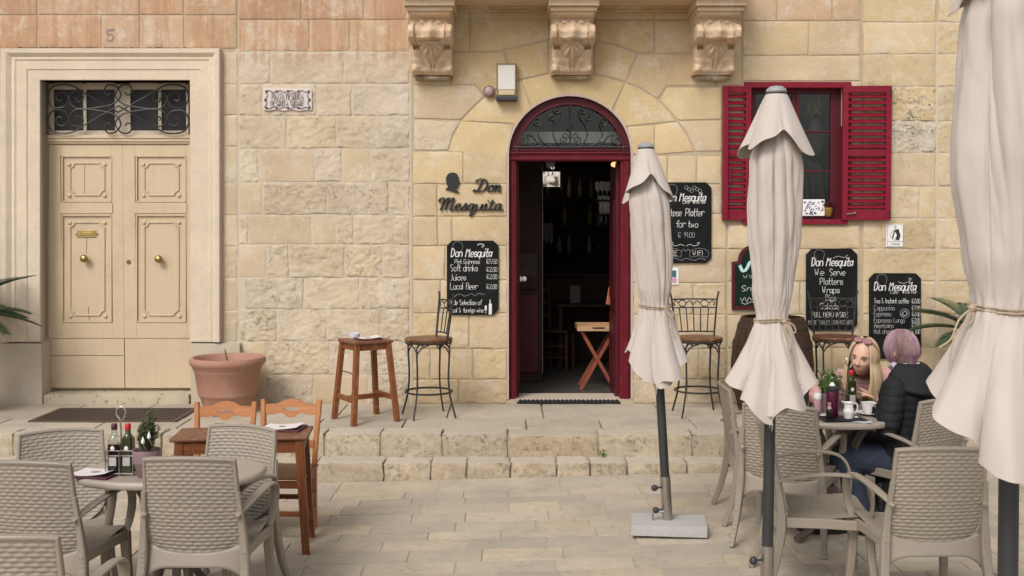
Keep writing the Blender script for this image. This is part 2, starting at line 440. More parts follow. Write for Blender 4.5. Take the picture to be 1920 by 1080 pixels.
# ------------------------------------------------------------------ ground, paving, steps
def rough_block(name, x0, x1, y0, y1, z0, z1, mat, parent, res=0.05, amp=0.006, rnd_e=0.018, seed=0, color=None, keep=True, skew=0.0):
    """stone block with worn, rounded, uneven edges"""
    nx, ny, nz = (max(2, min(26, int((b - a) / res))) for a, b in ((x0, x1), (y0, y1), (z0, z1)))
    idx = {}; vs = []; fs = []
    c = V(((x0 + x1) / 2, (y0 + y1) / 2, (z0 + z1) / 2)); h = V(((x1 - x0) / 2, (y1 - y0) / 2, (z1 - z0) / 2))
    def vert(i, j, k):
        key = (i, j, k)
        if key in idx: return idx[key]
        p = V((x0 + (x1 - x0) * i / nx, y0 + (y1 - y0) * j / ny, z0 + (z1 - z0) * k / nz)); d = p - c
        q = V([math.copysign(min(abs(d[a]), max(0, h[a] - rnd_e)), d[a]) for a in range(3)]); e = d - q
        r = rnd_e * (0.75 + 0.5 * noise.noise(p * 9 + V((seed, 0, 0))))
        if e.length > 1e-6 and sum(1 for a in range(3) if abs(e[a]) > 1e-6) > 1: e = e.normalized() * min(e.length, r)
        p = c + q + e
        p += V((noise.noise(p * 14 + V((seed, 3, 1))), noise.noise(p * 14 + V((5, seed, 2))), noise.noise(p * 11 + V((1, 9, seed))))) * amp
        p += V((noise.noise(p * 40 + V((seed, 3, 1))), noise.noise(p * 40 + V((5, seed, 2))), noise.noise(p * 40 + V((1, 9, seed))))) * amp * 0.5
        p.x += skew * (p.z - c.z)
        idx[key] = len(vs); vs.append(p); return idx[key]
    for j in range(ny):
        for k in range(nz):
            fs.append((vert(0, j, k), vert(0, j, k + 1), vert(0, j + 1, k + 1), vert(0, j + 1, k)))
            fs.append((vert(nx, j, k), vert(nx, j + 1, k), vert(nx, j + 1, k + 1), vert(nx, j, k + 1)))
    for i in range(nx):
        for k in range(nz):
            fs.append((vert(i, 0, k), vert(i + 1, 0, k), vert(i + 1, 0, k + 1), vert(i, 0, k + 1)))
            fs.append((vert(i, ny, k), vert(i, ny, k + 1), vert(i + 1, ny, k + 1), vert(i + 1, ny, k)))
        for j in range(ny):
            fs.append((vert(i, j, nz), vert(i + 1, j, nz), vert(i + 1, j + 1, nz), vert(i, j + 1, nz)))
            fs.append((vert(i, j, 0), vert(i, j + 1, 0), vert(i + 1, j + 1, 0), vert(i + 1, j, 0)))
    m = MB(); m.v = [tuple(v) for v in vs]; m.f = fs
    o = m.build(name, mat, parent, keep=keep, ang=50)
    if color: o.color = (*color, 1)
    return o

g = MB()
gxs = [-150, -20] + [-6.5 + .325 * k for k in range(41)] + [20, 150]; gys = [-120, -4, 1] + [2.5 + .25 * k for k in range(25)]
g.grid(lambda u, v: (gxs[int(u * 44 + .5)], gys[int(v * 27 + .5)], gz(max(-8, min(8, gxs[int(u * 44 + .5)])), gys[int(v * 27 + .5)]) - 0.008), 44, 27)
GROUND = tag(g.build('ground', JOINT), kind='structure')
tmpl = []
for q in range(5):                       # a few paver shapes, shared by all pavers
    m = MB()
    def top(u, v, q=q):
        uu, vv = min(1, max(0, (u * 8 - 1) / 6)), min(1, max(0, (v * 5 - 1) / 3))
        e = 0 if 0.01 < u < 0.99 and 0.01 < v < 0.99 else 1
        x, y = uu - 0.5, vv - 0.5
        jx, jy = noise.noise(V((x * 6, y * 6, q * 3.1))) * 0.012, noise.noise(V((x * 6, y * 6, q * 3.1 + 50))) * 0.03
        z = -0.022 if e else (-0.0025 if (u < 0.2 or u > 0.8 or v < 0.25 or v > 0.75) and (u < 0.13 or u > 0.87 or v < 0.21 or v > 0.79) else 0.0) + 0.003 * noise.noise(V((x * 3, y * 3, q * 7.7)))
        k = 1.0 if e else 0.985
        return (x * k + jx, y * k + jy, z)
    m.grid(top, 8, 5)
    me = m.mesh("paving_stone", True, 30); me.materials.append(PAVER); tmpl.append(me)
def paver_tint():
    t = rnd.random(); k = rnd.uniform(0.92, 1.06)
    a, b, c = V((0.51, 0.442, 0.358)), V((0.415, 0.375, 0.318)), V((0.52, 0.44, 0.338))
    col = a.lerp(b, rnd.random() * 0.8) if t < 0.65 else a.lerp(c, rnd.random())
    return col * k
rest = MB(); y = YS - 0.014; n_pv = 0
while y > 3.6:
    d = rnd.choice((0.17, 0.2, 0.23, 0.21)) * rnd.uniform(0.93, 1.07)
    if y > YS - 0.1: d = 0.36
    ym = y - d / 2
    half = ym * 0.5 + 0.45 if ym > 5.7 else 3.6
    x = -half - rnd.random() * 0.4
    while x < half:
        w = rnd.uniform(0.30, 0.62) if y < YS - 0.1 else rnd.uniform(0.5, 1.0)
        xm = x + w / 2
        if ym > 5.75 and n_pv < 298:
            o = bpy.data.objects.new('paving_stone', tmpl[rnd.randrange(5)])
            link(o, GROUND)
            o.location = (xm, ym, gz(xm, ym) + rnd.uniform(-0.002, 0.002))
            o.scale = (w - 0.005, d - 0.005, 1)
            o.rotation_euler = (math.atan((gz(xm, ym + .05) - gz(xm, ym - .05)) / .1) + rnd.uniform(-.005, .005), -math.atan(0.025) + rnd.uniform(-.004, .004), 0)
            o.color = (*paver_tint(), 1); n_pv += 1
        else:
            z = gz(xm, ym)
            rest.box(x + 0.006, x + w - 0.006, ym - d / 2 + 0.006, ym + d / 2 - 0.006, z - 0.03, z)
        x += w
    y -= d
tag(rest.build('near_paving', PAVER, GROUND, smooth=False), kind='stuff').color = (0.42, 0.37, 0.3, 1)

STEPS = tag(MB().box(-7, 7, YK + 0.02, W + 0.4, -0.3, ZP - 0.03).box(-7, 7, YS + 0.03, YK + 0.1, -0.3, ZT - 0.02).build('raised_pavement', JOINT, smooth=False), kind='structure')
def pxx(px, Y): return (px - 960) / F * Y * 1.0007
# lower step: stones with a split, weathered face
js = [-150, 60, 190, 330, 440, 590, 718, 807, 875, 957, 1044, 1107, 1177, 1290, 1400, 1520, 1650, 1800, 1940, 2080]
for a, b in zip(js, js[1:]):
    xa, xb = pxx(a, YS) + 0.004, pxx(b, YS) - 0.004
    k = rnd.uniform(0.9, 1.1)
    rough_block('step_stone', xa, xb, YS + rnd.uniform(-.012, .012), YK + 0.06, -0.2, ZT + rnd.uniform(-.004, .004), KERB, STEPS, 0.03, 0.009, 0.010, rnd.random() * 90, mul((0.50, 0.42, 0.32), k))
js = [-150, 20, 150, 300, 440, 520, 607, 712, 829, 953, 1123, 1300, 1420, 1560, 1720, 1880, 2060]
for i, (a, b) in enumerate(zip(js, js[1:])):
    xa, xb = pxx(a, YK) + 0.004, pxx(b, YK) - 0.004
    k = rnd.uniform(0.88, 1.08)
    rough_block('kerb_stone', xa, xb, YK + rnd.uniform(-.01, .01), YK + 0.262, ZT - 0.1, ZP + rnd.uniform(-.005, .003) - (0.02 if a == 953 else 0), KERB, STEPS, 0.03, 0.007, 0.011, rnd.random() * 90,
                mul((0.47, 0.38, 0.265) if a == 953 else (0.48, 0.41, 0.315), k), skew=rnd.uniform(-.04, .04))
for (ya, yb) in ((YK + 0.27, 9.16), (9.168, W + 0.02)):
    x = -6.2 - rnd.random()
    while x < 6.2:
        w = rnd.uniform(0.55, 1.15)
        rough_block('paving_slab', x + 0.004, x + w - 0.004, ya, yb, ZP - 0.06, ZP + rnd.uniform(-.004, .002), PAVER, STEPS, 0.12, 0.003, 0.008, rnd.random() * 90, mul((0.48, 0.42, 0.345), rnd.uniform(0.92, 1.06)))
        x += w
w = MB()
for q in range(26):
    a = rnd.uniform(0, 2 * PI); r = rnd.uniform(0, 0.03)
    c = V((pxx(1131, YK), YK - 0.025, ZT + 0.03)) + V((r * math.cos(a), -abs(r * math.sin(a)), rnd.uniform(-.02, .03)))
    d = V((rnd.uniform(-1, 1), rnd.uniform(-1, .2), rnd.uniform(-.4, 1))).normalized() * 0.016; s = d.cross(V((0.3, 1, .2))).normalized() * 0.008
    w.add([c, c + d * .5 + s, c + d, c + d * .5 - s], [(0, 1, 2, 3)])
tag(w.build('weed', GRASSY, smooth=False), 'tiny green weed growing from the crack between two step stones', 'weed')

# ------------------------------------------------------------------ the building
B = thing('stone_building', 'honey coloured limestone building with a bar door, a buff double door and red shutters', 'building', (0, W, ZP))
def ell(cx, cy, rx, ry, a0, a1, n): return [(cx + rx * math.cos(math.radians(a0 + (a1 - a0) * k / n)), cy - ry * math.sin(math.radians(a0 + (a1 - a0) * k / n))) for k in range(n + 1)]
ARCH_IN = ell(1068.5, 290, 115.5, 111, 180, 0, 28)
bar_open = [(953, 750)] + ARCH_IN + [(1184, 750)]
holes = [[(78, 790), (78, 151), (358, 151), (358, 790)], bar_open, [(1405, 414), (1405, 163), (1582, 163), (1582, 414)]]
import bmesh
bm = bmesh.new()
DEEP = 0.0045
def loop(pts):
    vv = [bm.verts.new((p[0], W + DEEP, p[1])) for p in pts]
    for i in range(len(vv)): bm.edges.new((vv[i], vv[(i + 1) % len(vv)]))
loop([(-9, -0.3), (9, -0.3), (9, 8.2), (-9, 8.2)])
hl = []
for h in holes:
    pts = [(wp(*p).x, max(ZP - 0.25, wp(*p).z)) for p in h]; hl.append(pts); loop(pts)
bmesh.ops.triangle_fill(bm, edges=bm.edges[:], use_beauty=True)
for f in bm.faces:
    f.normal_update()
    if f.normal.y > 0: f.normal_flip()
me = bpy.data.meshes.new('wall_core'); bm.to_mesh(me); bm.free(); me.materials.append(MORTAR)
link(bpy.data.objects.new('wall_core', me), B, True)
rv = MB()                                  # the sides of the three openings through the wall
for pts in hl:
    n = len(pts)
    for i in range(n):
        a, b = pts[i], pts[(i + 1) % n]
        rv.add([(a[0], W + DEEP - .002, a[1]), (b[0], W + DEEP - .002, b[1]), (b[0], W + 0.4, b[1]), (a[0], W + 0.4, a[1])], [(0, 1, 2, 3)])
PLAST = plain('pale_plaster', (0.54, 0.45, 0.36), 0.85, 0.08, 7, 0.2, 50)
rv.build('reveal', PLAST, B, True, ang=20)
sh = MB().box(-9, 9, W + 5.9, W + 6, -0.3, 8.2).box(-9, -8.9, W + 0.4, W + 6, -.3, 8.2).box(8.9, 9, W + .4, W + 6, -.3, 8.2).box(-9, 9, W + .02, W + 6, 8.1, 8.2)
sh.build('wall', MORTAR, B, True, smooth=False)

def lerp(a, b, t): return a + (b - a) * t
n_st = 0
def put_stone(m, tint, pit):
    global n_st
    o = m.build('stone_block', STONE, B, True, ang=60)
    k = rnd.uniform(0.93, 1.06)
    o.color = (tint[0] * k, tint[1] * k * rnd.uniform(.985, 1.015), tint[2] * k * rnd.uniform(.96, 1.04), pit)
    n_st += 1
def stone(x0, y0, x1, y1, tint, pit=0.3, rough=0.3, proud=0.003, gap=0.004):
    a, b, c, d = wp(x0, y1), wp(x1, y1), wp(x1, y0), wp(x0, y0)
    wd, ht = (b - a).length, (d - a).length
    res = 0.017 if rough > 0.5 else 0.05
    def prm(L):
        n = max(2, int((L - 2 * gap) / res)); e = 0.008 / L; g0 = gap / L
        return [g0, g0 + e * 0.3] + [lerp(g0 + e * 1.6, 1 - g0 - e * 1.6, k / n) for k in range(n + 1)] + [1 - g0 - e * 0.3, 1 - g0]
    us, vv = prm(wd), prm(ht)
    sd = rnd.random() * 100
    m = MB(); vs = []
    amp = (0.0082 if rough > .55 else .0070) * rough
    for j, v in enumerate(vv):
        for i, u in enumerate(us):
            p = a.lerp(b, u).lerp(d.lerp(c, u), v)
            rim = i in (0, len(us) - 1) or j in (0, len(vv) - 1)
            rim2 = i in (1, len(us) - 2) or j in (1, len(vv) - 2)
            q = V((p.x, sd, p.z))
            jit = 0.003 + 0.008 * rough
            px_ = p.x + jit * noise.noise(q * 7) + 0.3 * jit * noise.noise(q * 25)
            pz_ = p.z + jit * noise.noise(q * 7 + V((9, 0, 4))) + 0.3 * jit * noise.noise(q * 25 + V((3, 0, 1)))
            if rim: y_ = W + DEEP + 0.002
            else:
                e = min(i - 1, len(us) - 2 - i, j - 1, len(vv) - 2 - j)
                r1 = noise.fractal(V((q.x * 17, sd, q.z * 27)), 0.85, 2.1, 5)
                r2 = noise.noise(q * 3.2)
                y_ = W - proud - 0.003 * r2 - amp * max(-1.1, r1) * (0.45 if rim2 else 1.0) + (0.002 if rim2 else 0)
                if pit > 0.8:
                    dd = noise.voronoi(V((q.x * 30 + 2 * noise.noise(q * 11), sd, q.z * 48)))[0][0]
                    if dd < 0.26 + .12 * noise.noise(q * 8): y_ += 0.012
            vs.append((px_, y_, pz_))
    nu = len(us); fs = []
    for j in range(len(vv) - 1):
        for i in range(nu - 1): fs.append((j * nu + i, j * nu + i + 1, (j + 1) * nu + i + 1, (j + 1) * nu + i))
    m.add(vs, fs); put_stone(m, tint, pit)
def poly_stone(pts, tint, pit=0.15, proud=0.002, gap=0.0018):
    P = []
    for i in range(len(pts)):
        a, b = V((*pts[i], 0)), V((*pts[(i + 1) % len(pts)], 0))
        n = max(1, int((b - a).length / 14))
        for k in range(n): P.append(a.lerp(b, k / n))
    Q = [wp(p.x, p.y) for p in P]; n = len(Q)
    area = sum(Q[i].x * Q[(i + 1) % n].z - Q[(i + 1) % n].x * Q[i].z for i in range(n))
    if area < 0: Q.reverse()
    def inset(d, y):
        out = []
        for i in range(n):
            t1 = (Q[i] - Q[i - 1]); t2 = (Q[(i + 1) % n] - Q[i])
            n1 = V((-t1.z, 0, t1.x)).normalized(); n2 = V((-t2.z, 0, t2.x)).normalized()
            h = (n1 + n2); k = max(0.6, h.length_squared / 2)
            h = h / k
            jt = 0.002 * noise.noise(Q[i] * 16)
            out.append((Q[i].x + h.x * (d + jt), y, Q[i].z + h.z * (d + jt)))
        return out
    m = MB(); r0, r1, r2 = inset(gap, W + DEEP + .002), inset(gap + .003, W - proud * .3), inset(gap + .011, W - proud)
    fs = []
    for base in (0, n):
        for i in range(n): fs.append((base + i, base + (i + 1) % n, base + n + (i + 1) % n, base + n + i))
    fs.append(tuple(range(2 * n, 3 * n)))
    m.add(r0 + r1 + r2, fs); put_stone(m, tint, pit)

PALE, YEL, PINK, SAND, GREY = (0.552, 0.456, 0.335), (0.555, 0.427, 0.246), (0.46, 0.295, 0.19), (0.53, 0.42, 0.285), (0.54, 0.48, 0.40)
def mixc(a, b, t): return tuple(lerp(x, y, t) for x, y in zip(a, b))
def row(y0, y1, xs, tint, pit=0.3, rough=0.5, smooth_at=(), var=0.35):
    for i, (a, b) in enumerate(zip(xs, xs[1:])):
        sm = i in smooth_at
        t = mixc(tint, SAND if sm else rnd.choice((GREY, SAND, YEL)), 0.75 if sm else rnd.random() * var)
        stone(a, y0, b, y1, t, 0.05 if sm else pit * rnd.uniform(.6, 1.2), 0.12 if sm else rough * rnd.uniform(.7, 1.15), 0.0 if sm else 0.003)
for (xa, ya, xb, yb) in ((446.5, 91, 771, 768), (417, 97, 447.5, 768), (-170, 91, 8, 768), (1616.5, 40, 2120, 768), (454, 640, 520, 768)):      # wide pale pointing, flush with the rough stones
    p, q = wp(xa, yb), wp(xb, ya)
    MB().box(p.x, q.x, W + .0012 + .00011 * (xa % 7), W + .0044, p.z, q.z).build('pointing', POINTING, B, True, smooth=False)
# pink washed band over the left door, and the bay left of the bar
row(-24, 28, [-150, -40, 70, 262, 345, 445], PINK, 0.05, 0.1, var=.25)
row(28, 91, [-150, -40, 70, 190, 262, 345, 445], PINK, 0.05, 0.1, var=.25)
row(-24, 37, [448, 565, 682, 760], PINK, 0.08, 0.15, var=.15)
row(37, 97, [448, 580, 656, 768], mixc(PINK, SAND, .35), 0.12, 0.2, var=.2)
quo = [99, 158, 216, 275, 342, 403, 462, 521, 582, 640]
for i, (a, b) in enumerate(zip(quo, quo[1:])): row(a, b, [418, 446], mixc(PALE, SAND, .2), 0.25, 0.3 if i % 2 else 0.55)
row(640, 766, [454, 500], PALE, .4, .6)
lq = [92, 160, 228, 290, 352, 410, 470, 530, 590, 640]
for a, b in zip(lq, lq[1:]): row(a, b, [-150, -70, 6], mixc(PALE, GREY, .5), 0.35, 0.5)
MID = [(97, 157, [448, 507, 644, 768], ()), (157, 217, [448, 491, 593, 660, 768], ()), (217, 279, [448, 538, 629, 703, 768], ()),
       (279, 342, [448, 484, 591, 641, 697, 768], (1, 3)), (342, 403, [448, 492, 613, 729, 768], (0,)), (403, 459, [448, 466, 585, 631, 662, 768], (1, 2)),
       (459, 521, [448, 500, 542, 646, 717, 768], (0,)), (521, 580, [458, 570, 673, 768], ()), (580, 640, [450, 519, 611, 713, 768], ()),
       (640, 703, [500, 618, 700, 768], ()), (703, 758, [500, 587, 690, 768], (1,))]
for i, (a, b, xs, sm) in enumerate(MID): row(a, b, xs, mixc(PALE, GREY, 0.35), 0.45 + 0.05 * i, 0.75 + 0.03 * i, sm)
# bar bay, left of its door
BL = [(284, 345, [774, 868, 951], .2), (345, 406, [774, 820, 951], .35), (406, 461, [774, 821, 848, 951], .35), (461, 525, [774, 834, 951], .25), (525, 587, [774, 826, 951], .3),
      (587, 654, [774, 880, 951], .45), (654, 711, [774, 807, 887, 951], .55), (711, 757, [774, 860, 951], .6)]
for a, b, xs, r in BL: row(a, b, xs, mixc(YEL, PALE, .3), r, r + .12)
# arch of the bar door, and the stones over it
OUT = [(841, 285), (850, 255), (866, 227), (885, 205), (911, 182), (942, 164), (977, 151), (1028, 140), (1068, 137), (1110, 140), (1140, 146), (1172, 156), (1198, 166), (1222, 180), (1248, 202), (1269, 227), (1289, 255), (1302, 285)]
def arc(a, b): return [p for p in ARCH_IN if a <= p[0] <= b]
def outp(a, b): return OUT[a:b + 1]
poly_stone(outp(0, 2) + [(961, 234)] + arc(953, 960)[::-1], YEL)
poly_stone(outp(2, 6) + [(995, 202)] + arc(964, 992)[::-1] + [(963, 232)], YEL)
poly_stone(outp(6, 11) + [(1147, 207)] + arc(998, 1143)[::-1] + [(997, 201)], YEL)
poly_stone(outp(11, 15) + [(1176, 237)] + arc(1148, 1175)[::-1], YEL)
poly_stone([(1228, 235), (1269, 228)] + outp(16, 17) + [(1228, 290)], YEL)
poly_stone([(1177, 238), (1227, 235), (1227, 290), (1184, 290)] + arc(1178, 1183.5)[::-1], YEL)
poly_stone([(776, 160), (890, 160), (908, 180), (885, 203), (864, 225), (776, 222)], mixc(YEL, PALE, .5))
poly_stone([(776, 224), (863, 228), (849, 254), (840, 282), (776, 282)], mixc(YEL, GREY, .6), 0.6)
poly_stone([(776, 98), (845, 98), (845, 158), (776, 158)], mixc(YEL, PALE, .3))
poly_stone([(847, 98), (943, 98), (955, 128), (965, 152), (940, 162), (911, 179), (892, 158), (847, 158)], YEL)
poly_stone([(945, 95), (1028, 76), (1028, 138), (977, 149), (966, 151), (957, 126)], YEL)
poly_stone([(1030, 76), (1072, 73), (1113, 78), (1113, 139), (1068, 135), (1030, 138)], YEL)
poly_stone([(1115, 79), (1150, 84), (1194, 100), (1173, 154), (1142, 144), (1115, 139)], YEL)
poly_stone([(1197, 101), (1342, 101), (1342, 160), (1249, 162), (1234, 185), (1222, 178), (1199, 164), (1175, 154)], mixc(YEL, PALE, .2))
poly_stone([(1251, 164), (1353, 164), (1353, 224), (1271, 226), (1250, 201), (1238, 188)], mixc(YEL, PALE, .3))
poly_stone([(1273, 228), (1353, 226), (1353, 284), (1304, 284), (1291, 254)], mixc(PALE, YEL, .4))
poly_stone([(847, 34), (879, 34), (879, 96), (847, 96)], YEL)
poly_stone([(881, 34), (1030, 34), (1030, 73), (985, 83), (944, 93), (939, 96), (881, 96)], YEL)
poly_stone([(1032, 36), (1113, 36), (1113, 75), (1072, 71), (1032, 74)], YEL)
poly_stone([(1115, 38), (1226, 38), (1226, 98), (1196, 98), (1150, 82), (1115, 77)], YEL)
poly_stone([(1228, 38), (1342, 38), (1342, 99), (1228, 99)], mixc(YEL, SAND, .3))
poly_stone([(776, 37), (845, 37), (845, 96), (776, 96)], mixc(YEL, SAND, .5))
row(-24, 36, [762, 880, 1060, 1226, 1388], YEL, .05, .1)
row(37, 160, [1344, 1390], mixc(YEL, SAND, .5), .1, .1)
BR = [(292, 345, [1186, 1252, 1306, 1353], .2), (345, 401, [1186, 1262, 1353], .2), (401, 467, [1186, 1290, 1362], .35), (467, 530, [1186, 1250, 1362], .4), (530, 590, [1186, 1300, 1362], .5),
      (590, 654, [1186, 1270, 1362], .55), (654, 711, [1186, 1240, 1310, 1362], .55), (711, 757, [1186, 1290, 1362], .55)]
for a, b, xs, r in BR: row(a, b, xs, mixc(YEL, PALE, .45), r, r + .1)
# round and over the window
row(-24, 39, [1392, 1457, 1561, 1614], mixc(PINK, SAND, .45), .05, .12)
row(39, 104, [1392, 1516, 1614], mixc(SAND, YEL, .3), .08, .12)
row(104, 152, [1392, 1614], mixc(SAND, YEL, .4), .08, .12)
for a, b in ((164, 226), (226, 284), (284, 345), (345, 412)): row(a, b, [1355, 1394], mixc(PALE, GREY, .4), .1, .15)
for a, b in ((152, 226), (226, 284), (284, 345), (345, 412)): row(a, b, [1596, 1616], SAND, .1, .15)
lo = [422, 467, 528, 590, 652, 708, 757]
for i, (a, b) in enumerate(zip(lo, lo[1:])): row(a, b, [[1364, 1480, 1612], [1364, 1420, 1560, 1612], [1364, 1500, 1612]][i % 3], mixc(YEL, PALE, .5), .4, .4)
pr = [-24, 42, 102, 163, 228, 287, 350, 410, 467, 528, 590, 652, 708, 757]
for i, (a, b) in enumerate(zip(pr, pr[1:])):
    xs = [1618, 1724, 1755] if i in (4, 6, 9) else [1618, 1755]
    row(a, b, xs, mixc(YEL, PALE, .3) if i not in (4,) else GREY, (1.3 if i in (3, 4) else 0.5) if i > 1 else .15, (.9 if i in (3, 4) else .5) if i > 1 else .2)
    row(a, b, [[1758, 1860, 1980, 2090], [1758, 1820, 1930, 2090]][i % 2], mixc(YEL, PALE, .35), .5, .7)

# ---------------- moulded surround of the left door, its plinths and threshold
def frame_sweep(outer, inner, prof, yb, name, mat, back):
    (ox0, oy0, ox1), (ix0, iy0, ix1) = outer, inner
    m = MB(); vs = []
    for (t, pr_) in prof:
        x0, y0, x1 = lerp(ix0, ox0, t), lerp(iy0, oy0, t), lerp(ix1, ox1, t)
        for (px, py) in ((x0, yb), (x0, y0), (x1, y0), (x1, yb)):
            p = wp(px, py); vs.append((p.x, W - pr_, p.z))
    fs = []
    for i in range(len(prof) - 1):
        for k in range(3): fs.append((i * 4 + k, i * 4 + k + 1, i * 4 + 5 + k, i * 4 + 4 + k))
    m.add(vs, fs)
    return m.build(name, mat, B, True, ang=25)
SURF = frame_sweep((8, 93, 416), (78, 151, 358), [(0, -0.17), (0, 0.030), (.01, .034), (.34, .034), (.345, .042), (.62, .042), (.64, .048), (.67, .052), (.74, .046), (.80, .062), (.86, .075), (.985, .078), (1, .07), (1, -.01)], 640, 'door_surround', SURR, 0)
for (a, b) in ((-150, 83), (359, 453)):
    p, q = wp(a, 642), wp(b, 642)
    rough_block('plinth', p.x, q.x, W - 0.06, W + 0.172, ZP - 0.02, p.z, PLINTH, B, 0.07, 0.004, 0.012, a + 9)
p, q = wp(84, 738), wp(357, 738)
rough_block('threshold', p.x, q.x, W - 0.045, W + 0.24, ZP - 0.02, p.z, weathered('flaking_threshold', (0.5, 0.43, 0.33), amt=.9, lo=.5, hi=.57, scale=5, use_obj=False), B, 0.04, 0.006, 0.012, 4)
cr = MB()
for q_ in range(90):                          # broken crust of old render on top of the surround
    px = rnd.uniform(34, 350); p = wp(px, 92.5)
    cr.ball((p.x, W - rnd.uniform(.0, .05), p.z + rnd.uniform(0, .012)), rnd.uniform(.006, .016), 6, 1.6, 1, .7)
tag(cr.build('render_crust', plain('old_dark_mortar', (0.20, 0.135, 0.09), .95, .3, 30, .4, 60), B, True), kind='stuff')

# ---------------- left door
DY = 0.17
def dp(px, py, d=0.0):
    p = at_y(px, py, W + DY); p.y -= d
    return p
DOOR = MB().add(*(lambda a, b, c, d: ([a, b, c, d], [(0, 1, 2, 3)]))(dp(60, 760, -.05), dp(380, 760, -.05), dp(380, 130, -.05), dp(60, 130, -.05)))
def pbox(m, x0, y0, x1, y1, d0, d1, fn=dp):   # box given by two pixel corners on the door plane, from depth d0 to d1 in front of it
    ym = {'dp': 470, 'bp': 470, 'wi': 285}[fn.__name__]
    a, b = fn(x0, ym), fn(x1, ym); a.z, b.z = fn(x0, y1).z, fn(x1, y0).z
    return m.box(a.x, b.x, a.y - d1, a.y - d0, a.z, b.z)
pbox(DOOR, 84, 150, 94, 740, -.03, .02); pbox(DOOR, 356, 150, 372, 740, -.03, .02)
pbox(DOOR, 84, 254, 372, 260, -.02, .05); pbox(DOOR, 84, 260, 372, 266, -.02, .04); pbox(DOOR, 84, 266, 372, 270, -.02, .028)
DOOR = DOOR.build('front_door', DOORP, B, True, smooth=False, bevel=.003)
for side in (0, 1):
    ox = 139 if side else 0
    m = MB()
    x0, x1 = (92.8, 232.2) if not side else (232.3, 361)
    pbox(m, x0, 270.5, x1, 727, -.04, 0.0)
    pbox(m, x0, 271, 116 + ox, 634, 0, .012); pbox(m, 211 + ox, 271, x1, 634, 0, .012)
    pbox(m, 116 + ox, 271, 211 + ox, 293, 0, .0118); pbox(m, 116 + ox, 379, 211 + ox, 403, 0, .0118); pbox(m, 116 + ox, 604, 211 + ox, 634, 0, .0118)
    pbox(m, 114 + ox, 380.5, 213 + ox, 400, .0118, .02)
    pbox(m, x0 + 1, 635.5, x1 - .5, (666 if not side else 727), 0, .016)
    if not side: pbox(m, x0 + 1, 667.5, x1 - .5, 727, 0, .0165)
    leaf = m.build('door_leaf', DOORP, DOOR, True, smooth=False, bevel=.0025)
    mm = MB()
    for (ya, yb) in ((293, 378), (404, 603)):
        xa, xb = 118 + ox, 209.5 + ox
        P = [dp(xa, ya, .012), dp(xb, ya, .012), dp(xb, yb, .012), dp(xa, yb, .012)]
        for i in range(4): mm.beam(P[i], P[(i + 1) % 4], .012, .014)
        xa, xb, ya2, yb2 = 132 + ox, 196 + ox, ya + 13, yb - 12
        c = 9; O = []
        for (cx, cy, sx, sy) in ((xa, ya2, 1, 1), (xb, ya2, -1, 1), (xb, yb2, -1, -1), (xa, yb2, 1, -1)):
            A = [(cx, cy + c * sy), (cx + c * .6 * sx, cy + c * .72 * sy), (cx + c * sx, cy)]
            O += A if sx * sy > 0 else A[::-1]
        mm.sweep([dp(x, y, .004) for x, y in O], circ(.0085, 6), up=(0, 1, 0), closed=True)
    mm.build('panel_moulding', DOORP, DOOR, True)
    for (bx, by) in ((130, 308.5), (196.5, 308.5), (130.5, 367), (196.5, 367), (131, 417.5), (196.5, 417.5), (132.5, 593), (198, 593)):
        MB().ball(dp(bx + ox, by, .003), .019, 12, 1, .7, 1).build('boss', DOORP, DOOR, True)
    k = dp(162 + ox, 484.5 + side)
    kb = MB()
    for rr, yy in ((.016, 0), (.016, .02)): pass
    kb.tube([k, k + V((0, -.035, 0))], .014, 12); kb.ball(k + V((0, -.055, 0)), .037, 20, 1, .8, 1)
    kb.build('door_knob', BRASS, DOOR, True)
    for yc, pxh in ((450, 0),):
        if not side:
            ck = MB().beam(dp(163, 446, .0005), dp(161.5, 475, .0005), .004, .003).beam(dp(159, 310, .0005), dp(158.5, 366, .0005), .003, .003).beam(dp(165.5, 575, .0005), dp(168, 603, .0005), .005, .003)
            ck.build('crack', plain('dark_crack', (.10, .06, .035), .9), DOOR, True)
lp = MB(); pbox(lp, 145, 432, 181, 445, 0, .008); pbox(lp, 149, 435.5, 177, 441.5, .008, .012)
lp.ball(dp(143.5, 438.5, .004), .012, 8, 1, .6, 1).ball(dp(182.5, 438.5, .004), .012, 8, 1, .6, 1)
lp.build('letter_plate', BRASS, DOOR, True, bevel=.002)
kh = dp(242, 491, .012); MB().tube([kh, kh + V((0, -.008, 0))], .02, 14).build('keyhole', plain('dull_brass', (.19, .13, .05), .5, metal=.8), DOOR, True)
# transom light and its scrolled grille
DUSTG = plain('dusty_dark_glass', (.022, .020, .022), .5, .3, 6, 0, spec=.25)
m = MB()
for (xa, xb) in ((94, 105), (160, 166), (219, 248), (300, 306), (352, 372)): pbox(m, xa, 157, xb, 254, -.03, .012)
for (xa, xb) in ((105, 160), (166, 219), (248, 300), (306, 352)):
    pbox(m, xa, 150, xb, 168, -.03, .0118); pbox(m, xa, 245, xb, 254, -.03, .0118)
m.build('transom_frame', plain('pale_sash_paint', (.46, .39, .30), .6, .08), DOOR, True, smooth=False, bevel=.003)
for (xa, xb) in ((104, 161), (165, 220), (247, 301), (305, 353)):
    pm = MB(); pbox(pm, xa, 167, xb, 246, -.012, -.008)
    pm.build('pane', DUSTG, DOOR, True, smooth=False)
def spiral(cx, cy, r0, r1, a0, turns, n=18):  # pixels; from the eye (r0) outwards
    return [(cx + lerp(r0, r1, k / n) * math.cos(a0 + turns * 2 * PI * k / n), cy + lerp(r0, r1, k / n) * math.sin(a0 + turns * 2 * PI * k / n)) for k in range(n + 1)]
gr = MB(); cxm, cym = 227, 206
